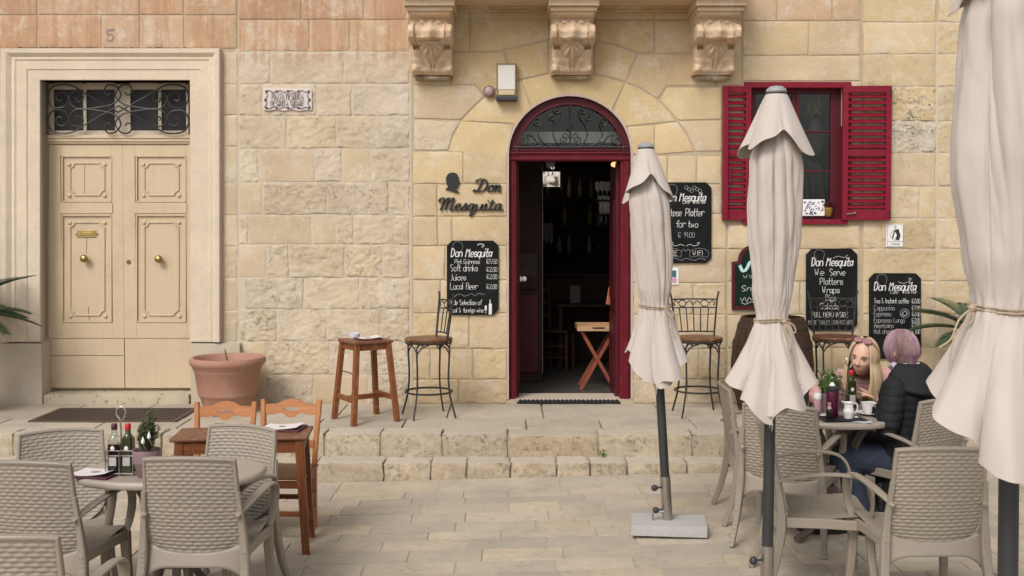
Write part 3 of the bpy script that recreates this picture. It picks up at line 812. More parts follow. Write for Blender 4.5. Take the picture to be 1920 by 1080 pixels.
for mx in (0, 1):
    for my in (0, 1):
        def T(p): return dp(2 * cxm - p[0] if mx else p[0], 2 * cym - p[1] if my else p[1], .075)
        s1 = spiral(120, 186, 2, 18, 0.18, 1.25)          # outer eye, big loop to the left and over the top, long diagonal
        c1 = s1 + [(106, 203), (97, 192), (96, 178), (104, 165), (120, 160.5), (140, 162), (156, 171), (185, 188), (227, 212)]
        gr.tube(spline([T(p) for p in c1], 2), .0075, 6)
        s2 = spiral(152, 186, 2, 18, 3.8, -1.3)
        c2 = s2 + [(155, 206.5), (168, 206), (190, 203), (215, 198), (230, 186), (231, 174), (222, 163), (209, 161), (202, 168), (203, 177), (210, 180), (213, 175)]
        gr.tube(spline([T(p) for p in c2], 2), .0075, 6)
gr.tube([dp(93.5, 158, .07), dp(93.5, 254, .07)], .007, 6).tube([dp(359, 158, .07), dp(359, 254, .07)], .007, 6)
gr.build('transom_grille', IRON, DOOR, True)
# ------------------------------------------------------------------ lettering by strokes
GL = {  # digit pairs x,y; y: 0 descender, 2 baseline, 6 x-height, 9 cap
'a': (5, '4536160412123344 4642'), 'b': (5, '0902 0516364543321203'), 'c': (5, '45361605031232 3243'), 'd': (5, '4942 4536160503123243'), 'e': (5, '0444453616050312324 3'),
'f': (4, '48392822 0636'), 'g': (5, '4536160503123243 46413010'), 'h': (5, '0902 0516364542'), 'i': (2, '0602 0809'), 'j': (3, '26211000 2829'), 'k': (5, '0902 3604 1542'),
'l': (2, '0902'), 'm': (6, '0602 05162522 25364542'), 'n': (5, '0602 0516364542'), 'o': (5, '163645433212030516'), 'p': (5, '0600 0516364543321203'), 'q': (5, '4640 4536160503123243'),
'r': (4, '0602 05163645'), 's': (5, '45361605143443321203'), 't': (4, '19132232 0636'), 'u': (5, '0603123243 4642'), 'v': (5, '062246'), 'w': (6, '0612253246'), 'x': (5, '0642 0246'),
'y': (5, '0624 4610'), 'z': (5, '06460242'), 'A': (6, '022952 1444'), 'B': (5, '0902 093948473606 36454332 02'), 'C': (6, '4839190803123243'), 'D': (6, '0902 09294744 442202'),
'E': (5, '49090242 0636'), 'F': (5, '490902 0636'), 'G': (6, '48391908031232434525'), 'H': (6, '0902 4942 0646'), 'I': (2, '0902'), 'J': (5, '39332212 03'), 'L': (5, '090242'), 'M': (7, '0209264952'),
'N': (6, '02094249'), 'O': (6, '190803123243483919'), 'P': (6, '0902 093948463505'), 'Q': (6, '190803123243483919 2441'), 'R': (6, '0902 093948463505 2542'), 'S': (6, '48391908071644433212 03'),
'T': (6, '0949 2922'), 'U': (6, '090312324349'), 'V': (6, '092249'), 'W': (7, '0912263249'), 'Y': (6, '0925 4925 2522'), 'Z': (6, '09490242'), '0': (5, '190703123243473919'), '1': (3, '072922'),
'2': (5, '08193947360242'), '3': (5, '0919394736 3645433212 03'), '5': (5, '39090636454332 1203'), '9': (5, '46150619394942'), '.': (2, '0203'), '&': (6, '42081939 0312 2244'), '€': (5, '4839190803123243 0636 0535'),
'-': (4, '0535'), ' ': (4, '')}
GL['€'] = (6, '4839190803123243 0535 0434')
def glyph_strokes(ch):
    w, s = GL.get(ch, GL[' '])
    out = []
    for part in s.split():
        part = part[:len(part) // 2 * 2]
        out.append([(int(part[i]), int(part[i + 1])) for i in range(0, len(part), 2)])
    return w, out
class Ink:
    """flat strokes lying on a vertical surface; every line of writing becomes a part of its own"""
    def __init__(s, fn): s.mb = MB(); s.fn = fn; s.k = 0; s.lines = []
    def stroke(s, pts, w, smooth=2):
        P = [s.fn(*p) for p in pts]
        if smooth > 1 and len(P) > 2: P = spline(P, smooth)
        s.k += 1; dy = -0.00012 * (s.k % 24)
        vs = []
        for i, p in enumerate(P):
            t = (P[min(i + 1, len(P) - 1)] - P[max(i - 1, 0)])
            t = t.normalized() if t.length > 1e-9 else V((1, 0, 0))
            if i == 0: p = p - t * w * .4
            if i == len(P) - 1: p = p + t * w * .4
            nrm = V((-t.z, 0, t.x)) * (w / 2) * (1 + .25 * noise.noise(p * 150))
            vs += [p + nrm + V((0, dy, 0)), p - nrm + V((0, dy, 0))]
        s.mb.add(vs, [(2 * i, 2 * i + 1, 2 * i + 3, 2 * i + 2) for i in range(len(P) - 1)])
    def text(s, txt, xl, xr, yb, cap, w=0.004, slant=0.0, smooth=2, wob=0.12):
        u = cap / 7.0
        keep = s.mb; s.mb = MB(); s.lines.append(s.mb)
        tot = sum(glyph_strokes(c)[0] for c in txt) - 1
        kx = (xr - xl) / tot; x = xl
        for c in txt:
            a, st = glyph_strokes(c)
            jx, jy = rnd.uniform(-wob, wob), rnd.uniform(-wob, wob) * 1.6
            for q in st:
                pts = [(x + (px + jx) * kx + (py - 2) * u * slant, yb - (py - 2 + jy) * u) for px, py in q]
                s.stroke(pts, w, smooth)
            x += a * kx
        s.mb = keep
    def circle(s, cx, cy, rx, ry, w, a0=0, a1=360, n=14): s.stroke(ell(cx, cy, rx, ry, a0, a1, n), w, 1)
    def build(s, name, mat, parent):
        for l in s.lines: l.build(name, mat, parent, True, smooth=False)
        if s.mb.v: s.mb.build(name.replace('lettering', 'drawing'), mat, parent, True, smooth=False)

# ------------------------------------------------------------------ balcony, corbels
CORB = (0.62, 0.465, 0.325)
bal = MB()
def fbox(m, x0, y0, x1, y1, pr0, pr1, Y=None):
    Y = Y or W - pr1
    ym = (y0 + y1) / 2
    a, b = at_y(x0, ym, Y), at_y(x1, ym, Y); a.z, b.z = at_y(x0, y1, Y).z, at_y(x1, y0, Y).z
    return m.box(a.x, b.x, W - pr1, W - pr0, a.z, b.z)
fbox(bal, 752, -60, 1404, -9, -.02, .56)
fbox(bal, 746, -80, 1410, -48, -.02, .60)
bo = bal.build('balcony', STONE, B, True, smooth=False, bevel=.006); bo.color = (*CORB, .1)
mo = MB()
fbox(mo, 778, -20, 1388, 5, -.02, .15); fbox(mo, 778, 5.4, 1388, 15, -.02, .115); fbox(mo, 778, 15.4, 1388, 22, -.02, .06)
mo = mo.build('cornice_moulding', STONE, B, True, smooth=False, bevel=.012, seg=3); mo.color = (0.47, .345, .185, .1)
def pw(v, T):
    for (a, x), (b, y) in zip(T, T[1:]):
        if v <= b:
            t = (v - a) / (b - a); t = t * t * (3 - 2 * t)
            return lerp(x, y, t)
    return T[-1][1]
PROF = [(0, .42), (.06, .42), (.11, .33), (.2, .355), (.34, .41), (.44, .395), (.5, .33), (.54, .23), (.62, .22), (.76, .19), (.88, .15), (.95, .155), (1.0, .12)]
def corbel(px, wt, wb, seed):
    top, bot = at_y(px, 20, W - .4), at_y(px, 139, W - .14)
    us = [-1, -.995] + [-.97 + 1.94 * k / 44 for k in range(45)] + [.995, 1]
    nv = 90; vs = []
    for j in range(nv + 1):
        v = j / nv; d0 = pw(v, PROF); z = lerp(top.z, bot.z, v); hw = lerp(wt, wb, v) / 2
        hw *= 1 + (.05 if .2 < v < .5 else 0) - (.04 if .52 < v < .84 else 0)
        for i, u in enumerate(us):
            d = d0; au = abs(u)
            if v < .22: d += .035 * math.exp(-((v - .16) / .04) ** 2) * (abs(math.cos(2.6 * PI * u)) - .3) - .06 * max(0, au - .55) * math.exp(-((v - .15) / .06) ** 2) * 3
            if .19 < v < .53:
                k = math.sin(PI * (v - .19) / .34) ** .6
                d += k * (.034 * (1 if au > .74 else 0) + .042 * math.exp(-(u / .16) ** 2) - .022 * math.exp(-((au - .42) / .16) ** 2) - (.03 if .66 < au < .74 else 0))
            # scallop shell under the roll
            vv = (v - .50) / .27
            if 0 < vv < 1.05:
                rho = math.hypot(u / .62, vv)
                if rho < 1: d += .085 * math.sqrt(1 - rho * rho) + .017 * math.cos(11 * math.atan2(u / .62, vv + .05)) * min(1, rho * 2)
                elif vv < .35 and au < .9: d -= .045
            if v > .6:
                fan = math.sin(9 * math.atan2(u, 1.12 - v)) if v < 1.0 else 0
                d += .015 * fan * min(1, (v - .6) * 6) * (1 if v < .9 else .4)
                vol = math.exp(-(((au - .82) / .2) ** 2 + ((v - .92) / .08) ** 2)); d += .05 * vol
                d -= .03 * math.exp(-((u / .5) ** 2 + ((v - .97) / .05) ** 2))
            p = V((u * 3, v * 6, seed)); d += .004 * noise.noise(p * 2) + .002 * noise.noise(p * 8)
            if i in (0, len(us) - 1): vs.append((px_x(px, d * 0 + .02) + u * hw, W + .02, z))
            else: vs.append((px_x(px, 0) + u * hw, W - max(.03, d * (1 - .10 * max(0, (au - .93) / .07))), z))
    n = len(us)
    m = MB().add(vs, [(j * n + i, j * n + n + i, j * n + n + i + 1, j * n + i + 1) for j in range(nv) for i in range(n - 1)])
    b = n * nv; m.f.append(tuple(b + i for i in range(n)))
    o = m.build('corbel', STONE, B, True, ang=70); o.color = (*CORB, .35)
    cp = MB()
    x = px_x(px, 0)
    a = at_y(px, 19, W - .47).z; c = at_y(px, 11, W - .47).z; e = at_y(px, -5, W - .47).z
    cp.box(x - wt / 2 - .012, x + wt / 2 + .012, W - .452, W + .01, a, c - .001); cp.box(x - wt / 2 - .03, x + wt / 2 + .03, W - .49, W + .01, c, e)
    q = cp.build('corbel_cap', STONE, o, True, smooth=False, bevel=.006); q.color = (*mul(CORB, .97), .3)
    # rough lump of bedding mortar below
    rb = rough_block('bedding', x - wb / 2 * .92, x + wb / 2 * .9, W - .09, W + .01, bot.z - .045, bot.z + .01, STONE, o, .03, .012, .03, seed, (0.36, .28, .18))
def px_x(px, d): return at_y(px, 70, W - .3).x
for px, sd in ((808, 3.1), (1074, 8.7), (1345, 5.2)): corbel(px, .385, .375, sd)

# ------------------------------------------------------------------ bar door
BY = 0.06
def bp(px, py, d=0.0):
    p = at_y(px, py, W + BY); p.y -= d
    return p
def bbox(m, x0, y0, x1, y1, d0, d1): return pbox(m, x0, y0, x1, y1, d0, d1, bp)
m = MB()
bbox(m, 956, 302, 968, 748, -.12, .0); bbox(m, 1163, 302, 1182, 748, -.12, .0)
bbox(m, 958.5, 302, 964, 748, 0, .012); bbox(m, 1170, 302, 1179, 748, 0, .012)
BD = m.build('bar_door', JRED, B, True, smooth=False, bevel=.004)
m = MB(); bbox(m, 954, 283, 1184, 302, -.12, .012); bbox(m, 954, 285.5, 1184, 289, .012, .03); bbox(m, 954, 297, 1184, 300, .012, .024)
m.build('door_head', JRED, BD, True, smooth=False, bevel=.005)
m = MB(); P = [bp(x, y, -.03) for x, y in ell(1069, 290, 107, 102, 180, 0, 36)]
m.sweep(P, rsec(.075, .085, .2), up=(0, 1, 0)); P = [bp(x, y, .02) for x, y in ell(1069, 290, 100, 95, 180, 0, 36)]; m.sweep(P, rsec(.022, .03, .3), up=(0, 1, 0))
bbox(m, 960, 277, 1178, 283, -.08, .02)
m.build('fanlight_frame', DRED, BD, True)
m = MB(); m.prism([(q.x, q.z) for q in [bp(x, y) for x, y in ell(1069, 286, 100, 97, 0, 180, 30)]], W + BY + .01, W + BY + .014)
m.build('fanlight_pane', PANE2, BD, True, smooth=False)
m = MB(); C0 = 1069
def gp(x, y): return bp(x, y, .03)
for sx in (1, -1):
    def S(pts, r=.0062): m.tube(spline([gp(C0 + sx * (x - C0), y) for x, y in pts], 2), r, 6)
    S(spiral(1081, 263, 2, 8, 0, 1.2) + [(1085, 275), (1078, 278), (1070, 272), (1069, 262)])
    S(spiral(1094, 205, 2, 9, 1.2, 1.25) + [(1085, 210), (1088, 222), (1098, 236), (1101, 252), (1096, 266), (1086, 275)])
    S(spiral(1131, 228, 2, 8.5, 1.0, 1.25) + [(1123, 232), (1128, 244), (1128, 258), (1116, 270), (1104, 274)])
    S(spiral(1157, 264, 2, 10, 2.2, 1.25) + [(1150, 254), (1140, 256), (1132, 266), (1122, 275)])
    S(spiral(1103, 222, 1.5, 6, 0, -1.3) + [(1098, 232)])
    S(spiral(1131, 270, 1.5, 6, PI, 1.1) + [(1140, 274), (1146, 276)])
    S([(1069, 262), (1074, 254), (1079, 250), (1083, 254), (1080, 259), (1075, 258)], .005)
    S([(1069, 250), (1074, 242), (1071, 232), (1069, 226)], .005)
m.tube([gp(1069, 280), gp(1069, 192)], .007, 6); m.tube([gp(962, 276), gp(1176, 276)], .008, 6)
m.build('fanlight_grille', IRON, BD, True)
m = MB()                                        # the two leaves, folded back into the bar
a, b = bp(966, 748), bp(966, 303)
m.box(a.x - .01, a.x + .035, W + .2, W + .78, ZP + .02, b.z); bx = m
a2 = bp(1163, 748); m.box(a2.x - .035, a2.x + .01, W + .2, W + .78, ZP + .02, b.z)
for xx in (a.x + .035, a2.x - .035 - .012):
    m.box(xx, xx + .012, W + .26, W + .72, ZP + .15, ZP + .8); m.box(xx, xx + .012, W + .26, W + .72, ZP + .95, ZP + 1.9)
m.build('open_leaf', DRED, BD, True, smooth=False, bevel=.006)
kk = at_y(968, 523, W + .3); MB().ball(kk + V((.03, 0, 0)), .03, 14).ball(kk + V((.075, 0, 0)), .026, 14).build('door_knob', WHITE, BD, True)
rb = MB(); a, b = bp(968, 748), bp(1163, 748)
n = 24
for k in range(n):
    x = lerp(a.x + .02, b.x - .02, (k + .5) / n)
    rb.lathe([(.017, -.02), (.019, 0), (.017, .02), (0, .03)], 8, (x, W - .008, ZP + .010))
rb.box(a.x + .005, b.x - .005, W - .018, W + .42, ZP - .01, ZP + .014)
tag(rb.build('rubber_mat', plain('black_rubber', (.012, .012, .012), .8), smooth=True), 'black rubber door mat with a scalloped edge in the bar doorway', 'door mat')
m = MB(); a, b = wp(949, 752), wp(1188, 747); m.box(a.x, b.x, W - .012, W + .3, ZP - .02, ZP + .006)
q = m.build('threshold', PAVER, B, True, smooth=False, bevel=.004); q.color = (.42, .37, .33, 1)
# thin plaster margin round the arch
m = MB(); ring = []
for off, y_ in ((-.0015, W + .02), (-.0015, W - .006), (.018, W - .006), (.021, W + .012)):
    r_ = []
    for (x, y) in [(953, 748)] + ARCH_IN + [(1184, 748)]:
        p = wp(x, y); c = wp(1068.5, max(y, 290) if y > 300 else 290)
        d = V((p.x - c.x, 0, p.z - c.z)) if y < 300 else V((p.x - c.x, 0, 0)); d.normalize(); p = p + d * (off - .004); r_.append((p.x, y_, p.z))
    ring.append(r_)
n = len(ring[0]); m.add(sum(ring, []), [(i * n + k, i * n + k + 1, i * n + n + k + 1, i * n + n + k) for i in range(3) for k in range(n - 1)])
m.build('plaster_margin', plain('pinkish_plaster', (.47, .37, .33), .85, .08, 7, .2, 50), B, True, ang=50)

# ------------------------------------------------------------------ window and shutters
WY = 0.10
def wi(px, py, d=0.0):
    p = at_y(px, py, W + WY); p.y -= d
    return p
m = MB()
fbox(m, 1395, 154, 1595, 165, -.1, .02, W); fbox(m, 1395.5, 165.3, 1405.5, 412, -.1, .014, W); fbox(m, 1581.5, 165.3, 1594.5, 412, -.1, .014, W); fbox(m, 1392, 411.5, 1588, 420.5, -.14, .035, W)
WIN = m.build('window', RED, B, True, smooth=False, bevel=.004)
for k, (xa, xb) in enumerate(((1404, 1490), (1490.6, 1582))):
    m = MB(); st = 12
    pbox(m, xa, 163, xb, 176, -.03, .02, wi); pbox(m, xa, 405, xb, 415, -.03, .02, wi)
    pbox(m, xa, 176, xa + (st if k == 0 else 6.5), 405, -.03, .0198, wi); pbox(m, xb - (6.5 if k == 0 else 26), 176, xb, 405, -.03, .0198, wi)
    x0, x1 = xa + (st if k == 0 else 6.5), xb - (6.5 if k == 0 else 26)
    pbox(m, x0, 245.5, x1, 249, -.02, .014, wi); pbox(m, x0, 319.5, x1, 323, -.02, .014, wi)
    sash = m.build('sash', DRED, WIN, True, smooth=False, bevel=.004)
    for (ya, yb) in ((175.5, 246), (248.5, 320), (322.5, 405.5)):
        pm = MB(); pbox(pm, x0 - .6, ya, x1 + .6, yb, -.006, -.002, wi)
        pm.build('pane', PANE, WIN, True, smooth=False)
louv = {}
def shutter(x0, x1, y0, y1, tilt, label, strip=None):
    a, b = at_y(x0, 287, W - .05), at_y(x1, 287, W - .05); a.z, b.z = at_y(x0, y1, W - .05).z, at_y(x1, y0, W - .05).z
    Lx, Lz = b.x - a.x, b.z - a.z
    k = Lz / (y1 - y0)
    st, tp, bt, md = .052, 13 * k, 20 * k, 13 * k
    m = MB()
    m.box(0, st, 0, .04, 0, Lz); m.box(Lx - st, Lx, 0, .04, 0, Lz)
    zm = Lz - (280 - y0) * k
    m.box(st, Lx - st, .0005, .0395, 0, bt); m.box(st, Lx - st, .0005, .0395, Lz - tp, Lz); m.box(st, Lx - st, .0005, .0395, zm - md, zm)
    if strip: m.box(strip[0], strip[1], -.03, .01, .003, Lz - .003)
    o = m.build('shutter', RED, None, smooth=False, bevel=.004)
    link_o(o, B, V((a.x, W - .055, a.z)), tilt)
    o['label'] = label
    key = round(Lx, 3)
    for (za, zb) in ((bt, zm - md), (zm, Lz - tp)):
        n = 9
        for i in range(n):
            if key not in louv:
                l = MB(); w = Lx - 2 * st
                l.v = []; l.sweep([(0, 0, 0), (w, 0, 0)], rsec(.009, .046, .4), up=(0, -.72, -.69))
                me = l.mesh('louvre', True, 40); me.materials.append(RED); louv[key] = me
            s = bpy.data.objects.new('louvre', louv[key]); link(s, o)
            s.location = (st, .02, za + (zb - za) * (i + .5) / n + rnd.uniform(-.002, .002)); s.rotation_euler = (rnd.uniform(-.07, .07), rnd.uniform(-.006, .006), 0)
    h = MB()
    hx = -.004 if strip is None else strip[0]
    for zz in (.06, Lz - .06): h.tube([(Lx - .01 if strip is None else .01, -.006, zz - .03), (Lx - .01 if strip is None else .01, -.006, zz + .03)], .008, 6)
    h.build('hinge', IRON, o)
    if strip is None:
        c = MB().beam((.03, -.012, .055), (.11, -.02, .068), .009, .009).ball((.11, -.02, .069), .011, 8); c.build('catch', plain('old_iron', (.2, .17, .17), .5), o)
    else:
        c = MB().beam((st + .01, -.015, .34), (st + .01, -.015, .5), .02, .012); c.build('latch', RED, o)
    return o
def link_o(o, parent, loc, rz):
    o.parent = parent
    o.location = loc - parent.location; o.rotation_euler = (0, 0, rz)
shutter(1580, 1670.5, 161, 413, math.radians(-1.5), 'right shutter, folded flat on the wall')
shutter(1355, 1409, 161, 413, math.radians(3), 'left shutter, half hidden by the closed parasol', (0, .045))

# ------------------------------------------------------------------ inside: bar room and the room behind the window
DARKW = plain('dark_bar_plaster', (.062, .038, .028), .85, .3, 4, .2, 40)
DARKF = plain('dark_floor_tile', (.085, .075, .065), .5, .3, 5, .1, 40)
def room(name, x0, x1, y0, y1, z0, z1, fl):
    m = MB(); m.add([(x0, y0, z0), (x1, y0, z0), (x1, y1, z0), (x0, y1, z0), (x0, y0, z1), (x1, y0, z1), (x1, y1, z1), (x0, y1, z1)],
                    [(4, 7, 6, 5), (1, 5, 6, 2), (2, 6, 7, 3), (3, 7, 4, 0)])
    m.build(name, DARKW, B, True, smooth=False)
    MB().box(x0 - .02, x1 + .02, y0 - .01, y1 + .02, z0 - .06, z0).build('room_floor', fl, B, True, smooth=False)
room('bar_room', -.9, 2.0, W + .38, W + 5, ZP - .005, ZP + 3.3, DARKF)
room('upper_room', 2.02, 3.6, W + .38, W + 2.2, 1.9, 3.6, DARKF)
def at(px, py, Y): return at_y(px, py, Y)
pv = MB(); a, b = at(972, 268, W + .2), at(1168, 247, W + .2); pv.box(a.x, b.x, W + .2, W + .215, a.z, b.z)  # added board, stands in for the pale band in the fanlight glass
tag(pv.build('pale_band_board', WPLAST, smooth=False), 'white board added inside, standing in for the pale band low in the fanlight', 'board')
# glowing lamp just inside the door head
LAMPM = NT('warm_lamp_glass'); LAMPM.b.inputs['Emission Color'].default_value = (1, .55, .2, 1); LAMPM.b.inputs['Emission Strength'].default_value = 1.3; LAMPM = LAMPM.fin((.8, .6, .35), .4)
p = at(1152, 308.5, W + .3)
t = thing('bar_lamp', 'small glowing round lamp inside the top right corner of the bar door', 'lamp', p)
MB().ball((0, 0, 0), .03, 14, 1.15, 1, .85).build('bulb', LAMPM, t); MB().tube([(0, 0, .02), (0, 0, .12)], .012, 8).build('stem', IRON, t)
# cabinet with a picture and two doors on the left
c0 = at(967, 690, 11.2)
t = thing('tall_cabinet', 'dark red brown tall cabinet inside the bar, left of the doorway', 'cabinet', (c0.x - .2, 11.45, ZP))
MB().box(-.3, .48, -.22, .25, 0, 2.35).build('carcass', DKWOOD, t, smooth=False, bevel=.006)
MB().box(.06, .44, -.245, -.222, .1, .92).build('cabinet_door', DRED, t, smooth=False, bevel=.008)
MB().box(.06, .44, -.245, -.222, .98, 1.35).build('drawer', DKWOOD, t, smooth=False, bevel=.008)
MB().box(.10, .36, -.242, -.222, 1.5, 2.0).build('picture', plain('brown_print', (.045, .032, .025), .7, .7, 12, spec=.2), t, smooth=False)
MB().box(.14, .42, -.25, -.222, 1.12, 1.36).build('note', plain('pale_note', (.07, .055, .045), .8, .6, 18, spec=.2), t, smooth=False)
MB().box(.478, .485, -.25, -.235, .1, 2.3).build('metal_edge', plain('dull_edge', (.2, .19, .18), .5), t, smooth=False)
# bar counter and back shelves
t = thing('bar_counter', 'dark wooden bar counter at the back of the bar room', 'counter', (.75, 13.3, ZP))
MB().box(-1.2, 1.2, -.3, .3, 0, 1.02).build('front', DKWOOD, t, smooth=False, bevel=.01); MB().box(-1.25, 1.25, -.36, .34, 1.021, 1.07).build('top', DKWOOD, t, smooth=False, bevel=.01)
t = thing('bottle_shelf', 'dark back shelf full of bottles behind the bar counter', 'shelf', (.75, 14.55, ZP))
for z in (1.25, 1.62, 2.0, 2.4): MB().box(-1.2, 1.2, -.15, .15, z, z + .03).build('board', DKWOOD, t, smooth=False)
BOT = [plain('dark_green_bottle', (.015, .03, .012), .08, .2), plain('brown_bottle', (.05, .02, .008), .08, .2), plain('clear_bottle', (.30, .30, .28), .06, .2), plain('pale_liquor', (.30, .22, .08), .08, .2)]
for z in (1.28, 1.65, 2.03):
    x = -1.1
    while x < 1.1:
        hh = rnd.uniform(.22, .31)
        o = MB().lathe([(.03, 0), (.036, .01), (.036, hh * .6), (.013, hh * .78), (.013, hh), (0, hh)], 10).build('bottle', rnd.choice(BOT))
        o.location = (.75 + x, 14.5, ZP + z + .002); tag(o, {'dark_green_bottle': 'dark green', 'brown_bottle': 'brown', 'clear_bottle': 'clear', 'pale_liquor': 'amber'}[o.data.materials[0].name] + ' bottle standing on the ' + {1.28: 'lowest', 1.65: 'middle', 2.03: 'top'}[z] + ' back shelf inside the bar', 'bottle', 'bottles on the back shelf of the bar')
        x += rnd.uniform(.1, .2)
gm = MB().lathe([(.03, 0), (.005, .006), (.004, .08), (.03, .11), (.036, .15), (.032, .2)], 12).mesh('wine_glass'); gm.materials.append(plain('glass_ware', (.75, .76, .75), .1, .1))
for (px, py) in ((1127, 392), (1134, 392), (1141, 393), (1148, 392), (1128, 408), (1136, 409), (1144, 408), (1121, 366), (1130, 365), (1138, 366), (1146, 366), (1028, 322), (1036, 320)):
    o = bpy.data.objects.new('wine_glass', gm); COL.objects.link(o); o.location = at(px, py + 8, 12.2)
    tag(o, 'stemmed glass ' + ('high up at the back of the bar, near the pendant lamp' if px < 1100 else 'standing on the ' + ('top' if py < 370 else 'middle' if py < 400 else 'bottom') + ' tier of the rack inside the bar'), 'glass', 'glasses in the rack inside the bar')
r_ = MB(); a, b = at(1112, 401, 12.2), at(1160, 399, 12.2)
for yy in (400.5, 416.5, 374): 
    a, b = at(1012 if yy == 3 else 1112, yy, 12.2), at(1162, yy + 1, 12.2); r_.box(a.x, b.x, 12.12, 12.28, b.z - .02, b.z)
tag(r_.build('glass_rack', DKWOOD, smooth=False), 'dark hanging rack of glasses inside the bar, right of the doorway', 'rack')
MIRR = NT('dim_mirror').fin((.75, .72, .68), .12, 1.0)
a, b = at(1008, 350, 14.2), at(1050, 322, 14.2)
LW = NT('bright_panel_glow'); LW.l(LW.ramp(LW.noise(9, 4), [(.40, (.12, .09, .06)), (.52, (.95, .86, .74))]), LW.b.inputs['Emission Color']); LW.b.inputs['Emission Strength'].default_value = .75; LW = LW.fin((.3, .28, .25), .4)  # added glowing panel; bright patch and dark shapes are painted into its emission
m = MB().box(a.x, b.x, 14.2, 14.22, a.z, b.z); tag(m.build('bright_panel', LW, smooth=False), 'small glowing panel added for a bright patch high at the back of the bar', 'window')
PL = NT('white_lamp_glass'); PL.b.inputs['Emission Color'].default_value = (1, .95, .9, 1); PL.b.inputs['Emission Strength'].default_value = .45; PL = PL.fin((.7, .7, .7), .4)
t = thing('pendant_lamp', 'little white pendant lamp hanging above the glowing panel in the bar', 'lamp', at(1036, 314, 13.2)); MB().ball((0, 0, 0), .026, 12).build('shade', PL, t); MB().tube([(0, 0, .03), (0, 0, .4)], .006, 6).build('cable', IRON, t)
a, b = at(1012, 448, 12.6), at(1037, 418, 12.6)
m = MB(); m.grid(lambda u, v: (lerp(a.x, b.x, u), 12.6 + .02 * math.sin(u * 14), lerp(b.z, a.z, v) - (.06 * abs(math.sin(u * 9)) if v > .9 else 0)), 16, 4)
tag(m.build('tea_towel', plain('grey_linen', (.2, .19, .18), .9)), 'grey cloth hanging from the bar inside', 'cloth')
BCH = wood('brown_chair_wood', (.055, .022, .013), (.10, .04, .024), .5, 2)
def dark_chair(px, py, Y, rz, label):
    DKWOOD = BCH
    p = at_y(px, py, Y); t = thing('bar_room_chair', label, 'chair', (p.x, Y, ZP), rz, 'wooden chairs inside the bar')
    MB().box(-.2, .2, -.2, .2, .43, .46).build('seat', DKWOOD, t, smooth=False, bevel=.01)
    for sx in (-.18, .18):
        MB().beam((sx, -.18, 0), (sx, -.18, .43), .035, .035).build('leg', DKWOOD, t); MB().beam((sx, .18, 0), (sx, .24, .98), .035, .035).build('leg', DKWOOD, t)
    for z in (.6, .75, .9): MB().beam((-.18, .2 + (z - .43) * .07, z), (.18, .2 + (z - .43) * .07, z), .02, .05, up=(0, 0, 1)).build('slat', DKWOOD, t)
    for z in (.15, .28):
        for sx in (-.18, .18): MB().beam((sx, -.18, z), (sx, .18, z), .02, .02, up=(0, 0, 1)).build('stretcher', DKWOOD, t)
dark_chair(1040, 680, 12.3, 1.3, 'dark wooden chair inside the bar, nearer to the tray stand')
dark_chair(1010, 670, 13.0 - .25, 2.9, 'dark wooden chair inside the bar, beside the tall cabinet')
t = thing('bar_table', 'small dark table inside the bar, behind the tray stand', 'table', (at_y(1105, 650, 12.5).x, 12.5, ZP))
MB().box(-.4, .4, -.3, .3, .72, .75).build('top', DKWOOD, t, smooth=False, bevel=.005)
for sx in (-.35, .35):
    for sy in (-.25, .25): MB().beam((sx, sy, 0), (sx, sy, .72), .05, .05).build('leg', DKWOOD, t)
o = MB().box(-.06, .06, -.02, .02, 0, .2).build('menu_holder', plain('dim_card', (.12, .11, .10), .7), smooth=False); o.location = (at_y(1078, 520, 12.45).x, 12.4, ZP + .752); tag(o, 'grey menu card standing on the dark table inside the bar', 'menu')
# folding tray stand
t = thing('tray_stand', 'folding cross legged stand with a pale wooden tray inside the bar doorway', 'tray stand', (at_y(1119, 725, 10.85).x, 10.85, ZP))
X = wood('stand_wood', (.20, .05, .03), (.30, .085, .05), .5, 2); TR = wood('pale_tray_wood', (.42, .25, .13), (.52, .33, .18), .5, 0)
for yy in (-.14, .14):
    MB().beam((-.17, yy, .6), (.17, yy + .005, .0), .035, .022).build('leg', X, t); MB().beam((.17, yy + .03, .6), (-.17, yy + .033, .0), .035, .022).build('leg', X, t)
MB().box(-.2, .2, -.2, .2, .6, .612).build('tray', TR, t, smooth=False)
for (x0, x1, y0, y1) in ((-.2, .2, -.212, -.2), (-.2, .2, .2, .212), (-.212, -.2, -.212, .212), (.2, .212, -.212, .212)): MB().box(x0, x1, y0, y1, .6, .65).build('rim', TR, t, smooth=False)
MB().box(-.06, .06, -.2135, -.205, .622, .638).build('handle_slot', plain('slot_dark', (.02, .012, .01), .9), t, smooth=False)
o = MB().box(-.11, .11, -.005, .005, -.09, .09).build('orange_notice', plain('orange_paper', (.55, .19, .09), .7, .2, 15), smooth=False); o.location = at_y(1156, 557, W + .82); o.rotation_euler = (0, .2, 0.5)
tag(o, 'orange paper notice pinned on the right leaf of the bar door', 'notice')
